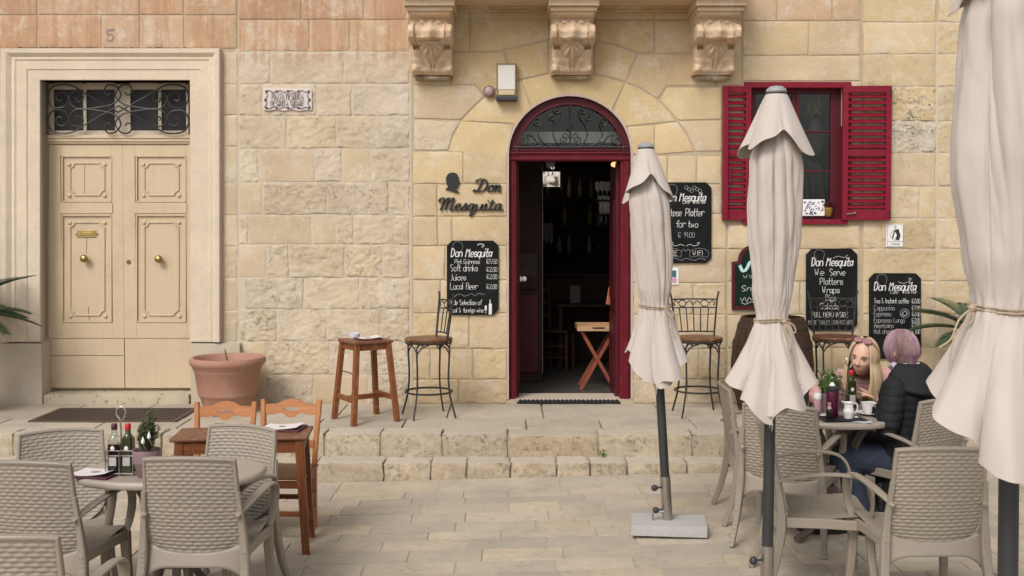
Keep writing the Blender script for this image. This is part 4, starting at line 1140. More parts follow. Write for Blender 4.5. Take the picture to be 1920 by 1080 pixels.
# behind the window panes
t = thing('flower_vase', 'grey vase with yellow flowers behind the top right window pane', 'vase', at_y(1528, 290, W + .24))
MB().lathe([(.05, 0), (.1, .1), (.09, .22), (.05, .3), (.06, .34)], 16).build('vase', plain('grey_ceramic', (.2, .2, .2), .3), t)
m = MB()
for k in range(24):
    c = V((rnd.uniform(-.1, .08), rnd.uniform(-.06, .06), rnd.uniform(.38, .52))); m.ball(c, .022, 6, 1, 1, 1.5)
m.build('blossom', plain('yellow_petal', (.60, .50, .06), .7, .3, 20), t)
m = MB(); a = at_y(1494, 404, W + .26)
m.grid(lambda u, v: (a.x + .0 + .42 * u, W + .26 + .05 * math.sin(u * 17 + v * 3), a.z + .0 + (.62 - .3 * u) * v), 30, 8)
tag(m.build('net_curtain', plain('grey_net', (.26, .25, .24), .9, .3, 8)), 'grey drape gathered behind the right window panes', 'curtain')
p = at_y(1524.5, 405, W + .06)
t = thing('tile_planter', 'white square planter with a blue leaf pattern on the window sill', 'planter', p)
MB().box(-.105, .105, -.012, .05, .0, .155).build('pot', WHITE, t, smooth=False, bevel=.004)
m = MB()
BLUE = plain('cobalt_glaze', (.02, .035, .17), .3)
for k in range(46):
    c = V((rnd.uniform(-.09, .09), -.0135 - .0001 * k / 10, rnd.uniform(.012, .14))); an = rnd.choice((.7, -.7, .3, 2.3)) + rnd.uniform(-.3, .3)
    d = V((math.cos(an), 0, math.sin(an))) * .013; s = V((-d.z, 0, d.x)) * .42
    m.add([c - d, c + s, c + d, c - s], [(0, 3, 2, 1)])
m.build('leaf_pattern', BLUE, t, smooth=False)
p = at_y(1553, 406, W + .06)
t = thing('little_gold_pot', 'tiny gold pot with a red leafed plant at the right of the window sill', 'plant pot', p)
MB().lathe([(.028, 0), (.04, .03), (.045, .07), (.035, .085), (.03, .08), (0, .075)], 16).build('pot', plain('gold_glaze', (.42, .28, .07), .3, metal=.7), t)
def leaf_quads(m, n, fc, size, asp=.4, up=.3):
    for k in range(n):
        c, d = fc(k)
        d = (d + V((rnd.gauss(0, .35), rnd.gauss(0, .35), rnd.gauss(up, .35)))).normalized()
        s = d.cross(V((rnd.gauss(0, 1), rnd.gauss(0, 1), rnd.gauss(0, 1)))).normalized()
        L = size * rnd.uniform(.6, 1.3)
        m.add([c, c + d * L * .5 + s * L * asp * .5, c + d * L, c + d * L * .5 - s * L * asp * .5], [(0, 1, 2, 3)])
m = MB(); leaf_quads(m, 90, lambda k: ((lambda a: (V((.03 * math.cos(a), .03 * math.sin(a), .08 + rnd.random() * .04)), V((math.cos(a), math.sin(a), .6))))(rnd.random() * 6.3)), .04, .5)
m.build('foliage', leafmat('red_leaf', (.05, .02, .02), (.20, .04, .05)), t, smooth=False)
# ------------------------------------------------------------------ things fixed to the wall
# painted house number, street plate
ink = Ink(lambda x, y: wp(x, y, .0065)); ink.stroke([(213, 57), (202, 57), (202, 66), (208, 64), (213, 69), (211, 75), (206, 77), (201, 74)], .014, 3); ink.stroke([(202, 57), (214, 56)], .018, 1)
ink.build('house_number', plain('faded_blue_paint', (.25, .20, .20), .8, .3, 30), B)
p = wp(540, 187)
t = thing('street_plate', 'white scalloped street name plate with black scrolls on the pale stone wall', 'street sign', p)
edge = []
for (xa, ya, xb, yb, n) in ((496, 207, 584, 208, 12), (586, 207, 586, 168, 6), (584, 167, 497, 166, 12), (494, 167, 493, 206, 6)):
    for k in range(n):
        u = k / n; px, py = lerp(xa, xb, u), lerp(ya, yb, u); wv = 1.3 * math.sin(u * 6 * PI)
        edge.append((px + (wv if xa == xb or abs(xa - xb) < 3 else 0), py + (wv if abs(xa - xb) > 3 else 0)))
MB().prism([(q.x, q.z) for q in [wp(*e) for e in edge]], W - .022, W - .002).build('plate', plain('pinkish_enamel', (.60, .52, .50), .35, .06), t, True, ang=30, bevel=.004)
ink = Ink(lambda x, y: wp(x, y, .0265))
ink.text('PIAZZA MESQUITA', 511, 570, 187.5, 12, .0042, 0, 1, 0); ink.text('MESQUITA SQUARE', 509, 571, 199.5, 10, .0042, 0, 1, 0)
for (y0, s) in ((171, 1), (204, -1)):
    for k in range(4):
        x = 500 + k * 20.5
        ink.stroke([(x, y0 + 1.5 * s), (x + 6, y0 - .5 * s), (x + 12, y0 + 2.5 * s), (x + 17, y0 + 2 * s)], .006, 3)
    for x in (501, 520, 541, 561, 580): ink.circle(x, y0 + s, 1.6, 1.5, .007)
for (x0, s) in ((500, 1), (580, -1)):
    ink.stroke([(x0 - s, 173), (x0 + 3 * s, 180), (x0 - 2 * s, 187), (x0 + 2 * s, 194), (x0 - 3 * s, 202)], .006, 3); ink.circle(x0 - s, 188, 1.6, 1.6, .008)
ink.build('lettering', IRON, t)
# bulkhead floodlight and alarm sounder
p = wp(949, 153)
t = thing('wall_light', 'boxy wall light with a pale diffuser over the bar door', 'light', p)
TAN = plain('bronze_paint', (.22, .15, .075), .5); DKC = plain('charcoal_paint', (.03, .03, .035), .5)
def wbox(m, x0, y0, x1, y1, p0, p1): return fbox(m, x0, y0, x1, y1, p0, p1, W - p1)
m = MB(); wbox(m, 931, 118, 969, 182, -.01, .09); m.build('body', TAN, t, True, smooth=False, bevel=.012, seg=3)
m = MB(); wbox(m, 934, 122, 966, 168, .088, .10); m.build('diffuser', plain('frosted_diffuser', (.62, .60, .56), .4, .03), t, True, smooth=False, bevel=.005)
m = MB(); wbox(m, 935, 168.5, 965, 178, .088, .099); m.build('reflector', plain('straw_plastic', (.52, .42, .26), .5), t, True, smooth=False, bevel=.003)
m = MB(); wbox(m, 930, 179, 970, 188.5, -.005, .105); m.build('base', DKC, t, True, smooth=False, bevel=.01)
p = wp(917, 172)
t = thing('sounder', 'small round lilac alarm sounder beside the wall light', 'alarm', p)
MB().sweep([(0, 0, 0), (0, -.05, 0)], circ(.052, 20)).build('housing', plain('brown_bakelite', (.17, .09, .08), .5), t)
MB().ball((0, -.05, 0), .043, 18, 1, .5, 1).build('cap', plain('lilac_plastic', (.36, .26, .26), .45), t)
# raised letters of the bar's name and the head silhouette
SC = {'D': (1.55, [[(.62, 1.72), (.52, 1.0), (.3, .2), (.02, .02), (-.22, .1), (-.15, .27), (.15, .12), (.7, .0), (1.2, .35), (1.38, 1.0), (1.1, 1.62), (.55, 1.88), (.02, 1.75), (-.12, 1.45), (.05, 1.35)]]),
 'o': (.88, [[(.55, .95), (.25, .9), (.05, .5), (.2, .08), (.5, .05), (.75, .45), (.62, .88), (.48, .95), (.7, .75), (1.0, .85)]]),
 'n': (.95, [[(0, .85), (.15, .95), (.18, .6), (.1, 0)], [(.12, .45), (.4, .9), (.62, .9), (.62, .5), (.6, .1), (.75, .0), (.95, .2)]]),
 'M': (1.5, [[(-.25, 1.15), (-.35, 1.5), (-.1, 1.78), (.15, 1.6), (.15, 1.0), (.0, 0)], [(.1, 1.0), (.45, 1.65), (.65, 1.72), (.6, 1.0), (.5, .1)], [(.55, .9), (.95, 1.65), (1.15, 1.68), (1.1, .9), (1.05, .2), (1.2, 0), (1.45, .2)]]),
 'e': (.66, [[(0, .4), (.35, .5), (.5, .75), (.35, .95), (.12, .8), (.05, .35), (.25, .02), (.5, .08), (.75, .3)]]),
 's': (.66, [[(0, .2), (.35, .75), (.42, 1.0), (.5, .7), (.55, .3), (.4, .02), (.15, .05), (.1, .2)], [(.45, .08), (.75, .25)]]),
 'q': (.92, [[(.6, .85), (.35, .95), (.08, .6), (.1, .15), (.35, .05), (.6, .5)], [(.65, .95), (.6, .4), (.5, -.6), (.6, -.75), (.78, -.3), (1.0, .2)]]),
 'u': (.92, [[(0, .9), (.05, .3), (.2, .02), (.45, .15), (.62, .6)], [(.65, .95), (.6, .3), (.75, .02), (1.0, .25)]]),
 'i': (.48, [[(0, .5), (.12, .95), (.1, .3), (.25, .02), (.5, .25)], [(.2, 1.38), (.22, 1.48)]]),
 't': (.58, [[(.25, 1.5), (.15, .6), (.15, .15), (.35, .02), (.6, .3)], [(-.12, 1.05), (.55, 1.1)]]),
 'a': (.95, [[(.6, .8), (.35, .95), (.08, .55), (.15, .1), (.4, .1), (.6, .55)], [(.65, .95), (.6, .3), (.75, .02), (1.0, .2)]])}
SIGN = thing('wall_lettering', 'black raised script letters and head silhouette on the wall left of the bar door', 'sign', wp(885, 365))
def script(txt, xl, yb, u, kx, parent, mat, slant=.22, w=.020, fn=None, depth=.014):
    x = xl
    for c in txt:
        a, st = SC[c]; m = MB()
        for q in st:
            P = spline([fn(x + (px * kx + py * slant) * u, yb - py * u) for px, py in q], 5)
            sc = []
            for i in range(len(P)):
                d = P[min(i + 1, len(P) - 1)] - P[max(0, i - 1)]; d.normalize()
                k = .42 + .68 * abs(d.z) ** 1.5
                sc.append((w * k, depth))
            m.sweep(P, rsec(1, 1, .3), up=(0, 1, 0), scl=sc)
        m.build('letter', mat, parent, True, ang=50)
        x += a * kx * u
LET = plain('black_sign_metal', (.014, .013, .012), .45)
script('Don', 891, 359.5, 12.8, 1.12, SIGN, LET, fn=lambda x, y: wp(x, y, .02)); script('Mesquita', 826, 394.5, 13.2, 1.32, SIGN, LET, fn=lambda x, y: wp(x, y, .02))
hd = [(1360, 138), (1378, 140), (1390, 150), (1397, 165), (1399, 180), (1406, 197), (1399, 203), (1399, 215), (1394, 228), (1381, 232), (1386, 243), (1402, 255), (1390, 261), (1355, 249), (1330, 243), (1318, 238), (1334, 225), (1325, 205), (1322, 175), (1330, 152), (1343, 141)]
hd = [wp(420 + x / 3.176, 280 + y / 3.176) for x, y in hd][::-1]
MB().prism([(q.x, q.z) for q in hd], W - .024, W - .008).build('silhouette', LET, SIGN, True, ang=30, bevel=.002)

# chalkboards
def board(x0, y0, x1, y1, label, tilt=0.0, ch=10, mat=BLACKB):
    t = thing('chalkboard', label, 'chalkboard', wp((x0 + x1) / 2, y1), 0, 'chalkboards hung on the wall')
    P = [(x0 + ch, y0), (x0, y0 + ch), (x0, y1 - ch), (x0 + ch, y1), (x1 - ch, y1), (x1, y1 - ch), (x1, y0 + ch), (x1 - ch, y0)]
    MB().prism([(q.x, q.z) for q in [wp(*p) for p in P]], W - .028, W - .012).build('board', mat, t, True, smooth=False, bevel=.003)
    return t, Ink(lambda x, y: wp(x, y, .0292))
def title(ink, xl, xr, yb, w=.0084):
    ink.text('Don', xl, xl + (xr - xl) * .27, yb, 15, w, .12, 2, .05); ink.text('Mesquita', xl + (xr - xl) * .36, xr, yb, 15, w, .22, 2, .05)
def head(ink, x, y):
    ink.stroke([(x + 1, y + 15), (x, y + 9), (x - 3, y + 6), (x - 1, y - 3), (x + 5, y - 6), (x + 13, y - 4), (x + 16, y + 2), (x + 15, y + 8), (x + 13, y + 13)], .0022, 3)
t, ink = board(838, 451, 935, 590, 'black chalkboard of drinks prices behind the iron bar chair, left of the bar door'); f = Ink(lambda x, y: wp(x, y, .0292))
head(f, 852, 459); title(ink, 846, 921, 481)
ink.text('Pint Guinness', 853, 900, 494, 8, .0030); ink.text('Soft drinks', 845, 896, 508, 12, .0038); ink.text('Juices', 845, 874, 525, 11, .0038); ink.text('Local Beer', 845, 895, 542, 12, .0038)
for y in (494, 509, 522.5, 541): ink.text('€2.00' if y > 500 else '€5.50', 913, 932, y, 8, .0030)
f.stroke([(850, 560), (856, 553), (864, 551), (872, 555), (884, 550), (890, 554), (898, 550), (909, 552)], .0028, 3)
ink.text('Wide Selection of', 844, 903, 571, 9, .0036); ink.text('local & foreign wine', 844, 907, 585, 8, .0034)
ink.stroke([(919, 562), (919, 569)], .008, 1); ink.stroke([(919.5, 571), (919.5, 587)], .026, 1); ink.stroke([(911, 574), (911, 580)], .018, 1); ink.stroke([(911, 580), (911, 587)], .004, 1)
f.stroke([(896, 459), (901, 457), (908, 460), (904, 463)], .012, 2)
ink.build('chalk_lettering', CHALK, t); f.build('chalk_drawing', CHALKG, t)
t, ink = board(1238, 342, 1333, 493, 'black chalkboard offering a platter for two, behind the smallest closed parasol'); f = Ink(lambda x, y: wp(x, y, .0292))
head(f, 1253, 352); title(ink, 1246, 1321, 377); ink.text('Café'.replace('é', 'e'), 1279, 1292, 382, 6, .0024); ink.text('Wine Bar', 1299, 1322, 382, 6, .0024)
ink.text('Maltese', 1241, 1277, 405, 13, .0044); ink.text('Platter', 1284, 1318, 405, 14, .0044, .1); ink.text('for', 1266, 1283, 426, 13, .0040, .1); ink.text('two', 1289, 1307, 426, 12, .0040, .1); f.text('€ 19.00', 1271, 1301, 445, 9, .0032)
for s in (1, -1): ink.stroke([(1284 + s * 2, 461), (1284 + s * 9, 458), (1284 + s * 17, 461), (1284 + s * 25, 458), (1284 + s * 26, 454), (1284 + s * 22, 456)], .0036, 3)
for k, (xa, xb) in enumerate(((1243, 1275), (1293, 1326))):
    f.stroke([(xa, 470), ((xa + xb) / 2, 465), (xb, 470), (xb, 482), ((xa + xb) / 2, 479), (xa, 482), (xa, 470)], .0024, 2)
ink.text('FREE', 1247, 1269, 478, 8, .0034); ink.text('WIFI', 1298, 1317, 478, 8, .0034)
f.stroke([(1277, 471), (1281, 467), (1285, 471), (1289, 467), (1293, 471)], .003, 3); f.stroke([(1250, 486), (1262, 483), (1275, 488), (1285, 484), (1300, 488), (1312, 484), (1322, 487)], .0028, 3)
for k in range(6): f.circle(1286 + k * 5, 352 + (k % 3) * 3, 3.5, 3, .003)
ink.build('chalk_lettering', CHALK, t); f.build('chalk_drawing', CHALKG, t)
t, ink = board(1510, 466, 1606, 619, 'black chalkboard listing platters, wraps and salads, over the blonde woman', ch=11); f = Ink(lambda x, y: wp(x, y, .0292))
head(f, 1528, 474); title(ink, 1520, 1596, 498)
ink.text('We', 1526, 1543, 516, 12, .0040); ink.text('Serve', 1554, 1583, 516, 12, .0040); ink.text('Platters', 1536, 1578, 533, 12, .0040); ink.text('Wraps', 1540, 1572, 549, 12, .0040); ink.text('Dips', 1547, 1566, 564, 12, .0036)
ink.text('Salads', 1536, 1571, 579, 11, .0036); ink.text('FULL MENU INSIDE', 1521, 1588, 594, 9, .0032); f.text('MORE TABLES DOWNSTAIRS', 1514, 1597, 608, 8, .0030)
f.stroke([(1560, 484), (1570, 480), (1580, 483), (1587, 478)], .005, 2)
ink.build('chalk_lettering', CHALK, t); f.build('chalk_drawing', CHALKG, t)
t, ink = board(1628, 512, 1725, 672, 'black chalkboard of coffee prices, furthest right, behind the purple haired woman'); f = Ink(lambda x, y: wp(x, y, .0292))
head(f, 1645, 520); title(ink, 1637, 1714, 544); ink.text('Cafe', 1667, 1682, 550, 6, .0024); ink.text('Wine Bar', 1690, 1717, 550, 6, .0024)
for k, (s, xr, y) in enumerate((('Tea & Instant coffee', 1702, 568), ('Cappucino', 1675, 581), ('Espresso', 1669, 592), ('Espresso Lungo', 1694, 604), ('Americano', 1673, 614), ('Hot chocholate', 1690, 625))):
    f2 = ink if k < 1 else f
    f2.text(s, 1637, xr, y, 9, .0032); ink.text('€3.00' if k == 5 else '€2.00', 1708, 1722.5, y, 8, .0030)
f.circle(1694, 587, 8.5, 8.5, .004); f.stroke([(1688, 590), (1694, 582), (1699, 588), (1692, 592), (1690, 586)], .008, 2); f.stroke([(1682, 528), (1692, 531), (1704, 526), (1701, 521), (1707, 523)], .006, 2)
ink.build('chalk_lettering', CHALK, t); f.build('chalk_drawing', CHALKG, t)
t = thing('framed_board', 'green chalkboard in a dark red arched frame, half behind the middle parasol', 'chalkboard', wp(1405, 580))
def arched(x0, x1, y0, y1, sh):
    return [(x0, y1), (x1, y1), (x1, y0 + 32), (x1 - sh, y0 + 30)] + ell((x0 + x1) / 2, y0 + 28, (x1 - x0) / 2 - sh - 1, 28, 0, 180, 12) + [(x0 + sh, y0 + 30), (x0, y0 + 32)]
MB().prism([(q.x, q.z) for q in [wp(*e) for e in arched(1371, 1452, 459, 580, 11)]], W - .04, W - .012).build('frame', DRED, t, True, smooth=False, bevel=.003)
MB().prism([(q.x, q.z) for q in [wp(*e) for e in arched(1376.5, 1446, 464, 573, 11)]], W - .043, W - .039).build('board', GREENB, t, True, smooth=False)
ink = Ink(lambda x, y: wp(x, y, .0445)); ink.stroke([(1386, 499), (1390, 507), (1397, 505), (1404, 492), (1412, 488)], .028, 4); ink.build('painted_letter', CHALKT, t)
ink = Ink(lambda x, y: wp(x, y, .0445)); ink.text('WINE', 1392, 1425, 521, 6, .003); ink.text('Snacks', 1388, 1440, 545, 10, .004, .2)
ink.stroke([(1386, 558), (1390, 564), (1394, 556), (1398, 566), (1402, 557), (1408, 562), (1416, 556)], .004, 2); ink.stroke([(1388, 566), (1396, 570), (1406, 565), (1418, 569)], .004, 2); ink.build('chalk_lettering', CHALK, t)
t = thing('sticker', 'small white edged sticker with teal and pink drawing under the platter chalkboard', 'sticker', wp(1265, 535))
m = MB(); wbox(m, 1256.5, 502, 1272.5, 534, .004, .012); m.build('backing', WPLAST, t, True, smooth=False, bevel=.002)
m = MB(); wbox(m, 1258, 507, 1268, 520, .0122, .0130); m.build('teal_print', plain('teal_print', (.05, .12, .16), .4), t, True, smooth=False)
m = MB(); wbox(m, 1260, 521, 1269, 531, .0122, .0130); m.build('pink_print', plain('pink_print', (.50, .28, .36), .4, .4, 60), t, True, smooth=False)
t = thing('notice_plate', 'small white notice plate with a black round emblem right of the red shutter', 'sign', wp(1678, 462))
m = MB(); wbox(m, 1662, 420, 1694, 463, .003, .012); m.build('plate', WPLAST, t, True, smooth=False, bevel=.003)
ink = Ink(lambda x, y: wp(x, y, .0128)); ink.circle(1678, 441, 9, 9.5, .004); ink.stroke([(1663.5, 421.5), (1692.5, 421.5), (1692.5, 461.5), (1663.5, 461.5), (1663.5, 421.5)], .003, 1)
ink.stroke([(1681, 433), (1684, 441), (1682, 447)], .036, 3); ink.stroke([(1673, 446), (1675, 437), (1677, 433)], .012, 2); ink.stroke([(1664, 453), (1692, 453)], .003, 1); ink.stroke([(1670, 457.5), (1686, 457.5)], .007, 1); ink.build('emblem', IRON, t)
ink = Ink(lambda x, y: wp(x, y, .0128)); ink.stroke([(1676, 424), (1679, 424.5), (1678, 427.5), (1677, 430)], .006, 3); ink.build('red_mark', plain('red_print', (.35, .01, .03), .5), t)

# ------------------------------------------------------------------ on the raised pavement
p0, p1 = at_z(85, 767, ZP), at_z(52, 792, ZP)
t = thing('floor_grating', 'dark slatted grating let into the pavement before the buff double door', 'grating', (at_z(200, 780, ZP).x, at_z(200, 780, ZP).y, ZP))
GRT = plain('dark_grating', (.075, .052, .042), .6, .3, 20, .2, 60)
ya, yb = p1.y, p0.y
xa0, xb0 = at_z(52, 792, ZP).x, at_z(330, 792, ZP).x
m = MB().box(xa0, xb0, ya, ya + .03, ZP - .01, ZP + .012).box(xa0, xb0, yb - .03, yb, ZP - .01, ZP + .012).box(xa0, xa0 + .03, ya + .03, yb - .03, ZP - .01, ZP + .012).box(xb0 - .03, xb0, ya + .03, yb - .03, ZP - .01, ZP + .012)
m.build('frame', GRT, t, True, smooth=False)
MB().box(xa0 + .01, xb0 - .01, ya + .01, yb - .01, ZP - .012, ZP - .004 + .008).build('pit', plain('pit_dark', (.012, .009, .008), .95), t, True, smooth=False)
sm = MB().box(-.012, .012, ya + .03, yb - .03, ZP - .006, ZP + .014).mesh('slat', False); sm.materials.append(GRT)
n = 30
for k in range(n):
    o = bpy.data.objects.new('slat', sm); link(o, t, True); o.location = (lerp(xa0 + .04, xb0 - .04, k / (n - 1)), 0, 0)
c = at_z(427, 771, ZP); c = V((at_y(427, 700, 9.45).x, 9.45, ZP))
t = thing('terracotta_pot', 'large terracotta pot with a bare twig beside the buff door', 'plant pot', c)
k = 1 / 212.
MB().lathe([(0, .0), (.235, 0), (.245, .02), (.245, .05), (.215, .058)], 40).build('saucer', TERRA, t)
MB().lathe([(0, .045), (.222, .045), (.225, .06), (.252, .15), (.258, .155), (.262, .165), (.268, .17), (.3, .38), (.305, .385), (.308, .405), (.314, .41), (.318, .43), (.335, .445), (.346, .465), (.348, .49), (.335, .512), (.312, .515), (.296, .5), (.285, .44), (.25, .38), (0, .38)], 48).build('pot', TERRA, t)
MB().lathe([(0, .41), (.283, .40)], 24).build('soil', SOIL, t); t.scale = (.955, .955, .955)
MB().tube(spline([(.0, -.02, .4), (.005, -.02, .47), (-.012, -.02, .54), (-.018, -.025, .59)], 3), [.008] * 7 + [.006, .005, .004], 6).build('twig', BARK, t)

# wooden stool with a menu and an ashtray
c = (at_y(685, 780, 9.05).x, 9.06, ZP)
t = thing('wooden_stool', 'tall square wooden stool left of the iron bar chair', 'stool', c, math.radians(33))
MB().box(-.178, .178, -.178, .178, .665, .69).build('seat', TOPWOOD, t, smooth=False, bevel=.006)
for sx in (-1, 1):
    for sy in (-1, 1): MB().beam((sx * .20, sy * .20, 0), (sx * .145, sy * .145, .664), .044, .044, up=(0, 1, 0)).build('leg', STWOOD, t)
for sx in (-1, 1):
    MB().beam((sx * .143, -.14, .635), (sx * .143, .14, .635), .05, .02, up=(1, 0, 0)).build('apron', STWOOD, t); MB().beam((-.14, sx * .143, .635), (.14, sx * .143, .635), .05, .02, up=(0, 1, 0)).build('apron', STWOOD, t)
for sx in (-1, 1): MB().beam((sx * .181, -.17, .20), (sx * .181, .17, .20), .045, .022, up=(1, 0, 0)).build('stretcher', STWOOD, t)
MB().beam((-.17, 0, .20), (.17, 0, .20), .042, .022, up=(0, 1, 0)).build('stretcher', STWOOD, t)
MB().tube([(-.165, -.16, .42), (-.165, .16, .42)], .004, 6).build('brace_wire', IRON, t)
zs = ZP + .691
def menu(cx, cy, z, rz, w, h, label, paper=True, curl=.01):
    t = thing('menu_folder', label, 'menu', (cx, cy, z), rz)
    MB().box(-w / 2, w / 2, -h / 2, h / 2, .0005, .012).build('cover', MAROON, t, smooth=False, bevel=.002)
    if paper:
        m = MB(); m.grid(lambda u, v: ((u - .5) * w * .86 + .004, (v - .5) * h * .92, .0135 + curl * (u - .3) ** 2 + .012 * curl * math.sin(v * 9)), 8, 8)
        m.build('paper', PAPER, t)
        k = MB().add([(-.02, -.01, .0165 + curl * .05), (.02, -.01, .0165 + curl * .05), (.02, .02, .0165 + curl * .05), (-.02, .02, .0165 + curl * .05)], [(0, 1, 2, 3)]); k.build('printed_mark', plain('grey_print_mark', (.38, .33, .35), .8), t, smooth=False)
    return t
menu(c[0] + .03, c[1] - .03, zs, math.radians(25), .21, .17, 'maroon menu with a loose paper on top of the tall wooden stool', curl=.03)
o = MB().lathe([(0, 0), (.036, 0), (.044, .02), (.046, .045), (.042, .045), (.038, .02), (0, .015)], 20).build('white_bowl', plain('bluish_porcelain', (.62, .63, .72), .3)); o.location = (c[0] - .10, c[1] + .07, zs); tag(o, 'small white bowl on the tall wooden stool', 'bowl')

# wrought iron bar chairs
def bar_chair(loc, rz, label):
    t = thing('bar_chair', label, 'bar chair', loc, rz, 'iron bar chairs on the raised pavement')
    m = MB().lathe([(0, .655), (.19, .652), (.208, .66), (.212, .672), (.205, .682), (0, .684)], 32); m.build('seat', SEATW, t)
    MB().tube([(.2 * math.cos(a), .2 * math.sin(a), .645) for a in [2 * PI * k / 28 for k in range(28)]], .008, 6, closed=True).build('seat_ring', IRON, t)
    for a in (45, 135, 225, 315):
        ca, sa = math.cos(math.radians(a)), math.sin(math.radians(a))
        P = [(.10, .62), (.16, .635), (.2, .61), (.205, .56), (.195, .35), (.205, .22), (.225, .13), (.265, .0)]
        MB().tube(spline([(r * ca, r * sa, z) for r, z in P], 4), .0085, 6).build('leg', IRON, t)
        q = MB()
        for s in (-1, 1):
            b = math.radians(a + s * 34); q.tube(spline([(.2 * ca, .2 * sa, .555), (.19 * math.cos(math.radians(a + s * 12)), .19 * math.sin(math.radians(a + s * 12)), .61), (.195 * math.cos(b), .195 * math.sin(b), .642)], 3), .0065, 5)
        q.build('brace', IRON, t)
    MB().tube([(.205 * math.cos(a), .205 * math.sin(a), .215) for a in [2 * PI * k / 28 for k in range(28)]], .009, 6, closed=True).build('foot_ring', IRON, t)
    bk = MB(); sp = .175
    def bpnt(x, z): return V((x, -.15 - .07 * (z - .66) / .4 + .10 * (x / .2) ** 2 * .5, z))
    for s in (-1, 1): bk.tube([bpnt(s * lerp(.165, .205, k / 6), lerp(.65, 1.0, k / 6)) for k in range(7)], .0095, 6)
    tops = [(-.205, 1.0), (-.212, 1.06), (-.205, 1.075)]
    bk.tube(spline([bpnt(-.205, 1.0), bpnt(-.215, 1.05), bpnt(-.222, 1.07)], 3), .0095, 6).tube(spline([bpnt(.205, 1.0), bpnt(.215, 1.05), bpnt(.222, 1.07)], 3), .0095, 6)
    bk.tube([bpnt(lerp(-.205, .205, k / 8), 1.0 + .0) for k in range(9)], .007, 6).tube([bpnt(lerp(-.2, .2, k / 8), .925) for k in range(9)], .006, 6).tube([bpnt(lerp(-.168, .168, k / 8), .715) for k in range(9)], .007, 6)
    bk.build('back_frame', IRON, t)
    for k in range(5):
        u = lerp(-.66, .66, k / 4); MB().tube([bpnt(u * .2, .925), bpnt(u * .172, .715)], .0055, 5).build('spindle', IRON, t)
    sc = MB()
    for s in (-1, 1):
        P = [(s * (.1 + .034 * math.cos(a)) , .962 + .03 * math.sin(a)) for a in [PI * 1.9 * k / 10 for k in range(11)]]
        sc.tube([bpnt(x, z) for x, z in P], .005, 5)
        sc.tube(spline([bpnt(s * .134, .962), bpnt(s * .17, .99), bpnt(s * .185, .96), bpnt(s * .17, .945)], 3), .005, 5); sc.tube(spline([bpnt(s * .066, .962), bpnt(s * .03, .985), bpnt(0, .945)], 3), .005, 5)
    sc.build('scroll', IRON, t)
    return t
bc = bar_chair((at_y(804, 775, 9.25).x, 9.25, ZP), math.radians(110), 'iron bar chair with a round wooden seat beside the tall wooden stool')
dup(bc, (at_y(1309, 770, 9.32).x, 9.32, ZP), math.radians(184), 'iron bar chair right of the bar door, behind the smallest closed parasol')
dup(bc, (at_y(1567, 760, 9.4).x, 9.4, ZP), math.radians(176), 'iron bar chair behind the blonde woman, under the platters chalkboard')
# barrel
c = (at_y(1447, 757, 9.42).x, 9.42, ZP)
t = thing('wine_barrel', 'old brown wooden barrel behind the middle parasol', 'barrel', c)
STV = wood('barrel_oak', (.028, .015, .009), (.062, .034, .020), .6, 2)
def br(z): return .275 + .085 * (1 - ((z - .42) / .42) ** 2)
sv = MB(); N = 22
P = [(0, z) for z in (0, .1, .25, .42, .6, .75, .85)]
for k in range(N):
    a0, a1 = 2 * PI * (k + .03) / N, 2 * PI * (k + .97) / N; m = MB(); vs = []
    for _, z in P:
        for rr in (br(z), br(z) - .025):
            for a in (a0, a1): vs.append((rr * math.cos(a), rr * math.sin(a), z))
    fs = []
    for i in range(len(P) - 1):
        b = i * 4; fs += [(b, b + 1, b + 5, b + 4), (b + 2, b + 6, b + 7, b + 3), (b, b + 4, b + 6, b + 2), (b + 1, b + 3, b + 7, b + 5)]
    b = 4 * (len(P) - 1); fs += [(b, b + 1, b + 3, b + 2), (0, 2, 3, 1)]
    m.add(vs, fs).build('stave', STV, t, ang=30)
for z in (.05, .2, .62, .78): MB().lathe([(br(z - .02) + .001, z - .02), (br(z - .02) + .005, z - .02), (br(z + .02) + .005, z + .02), (br(z + .02) + .001, z + .02)], 36).build('hoop', plain('rusty_hoop', (.06, .04, .03), .6, .3, 20, .2, 60, metal=.5), t)
MB().lathe([(0, .80), (.262, .80)], 24).build('barrel_head', STV, t)
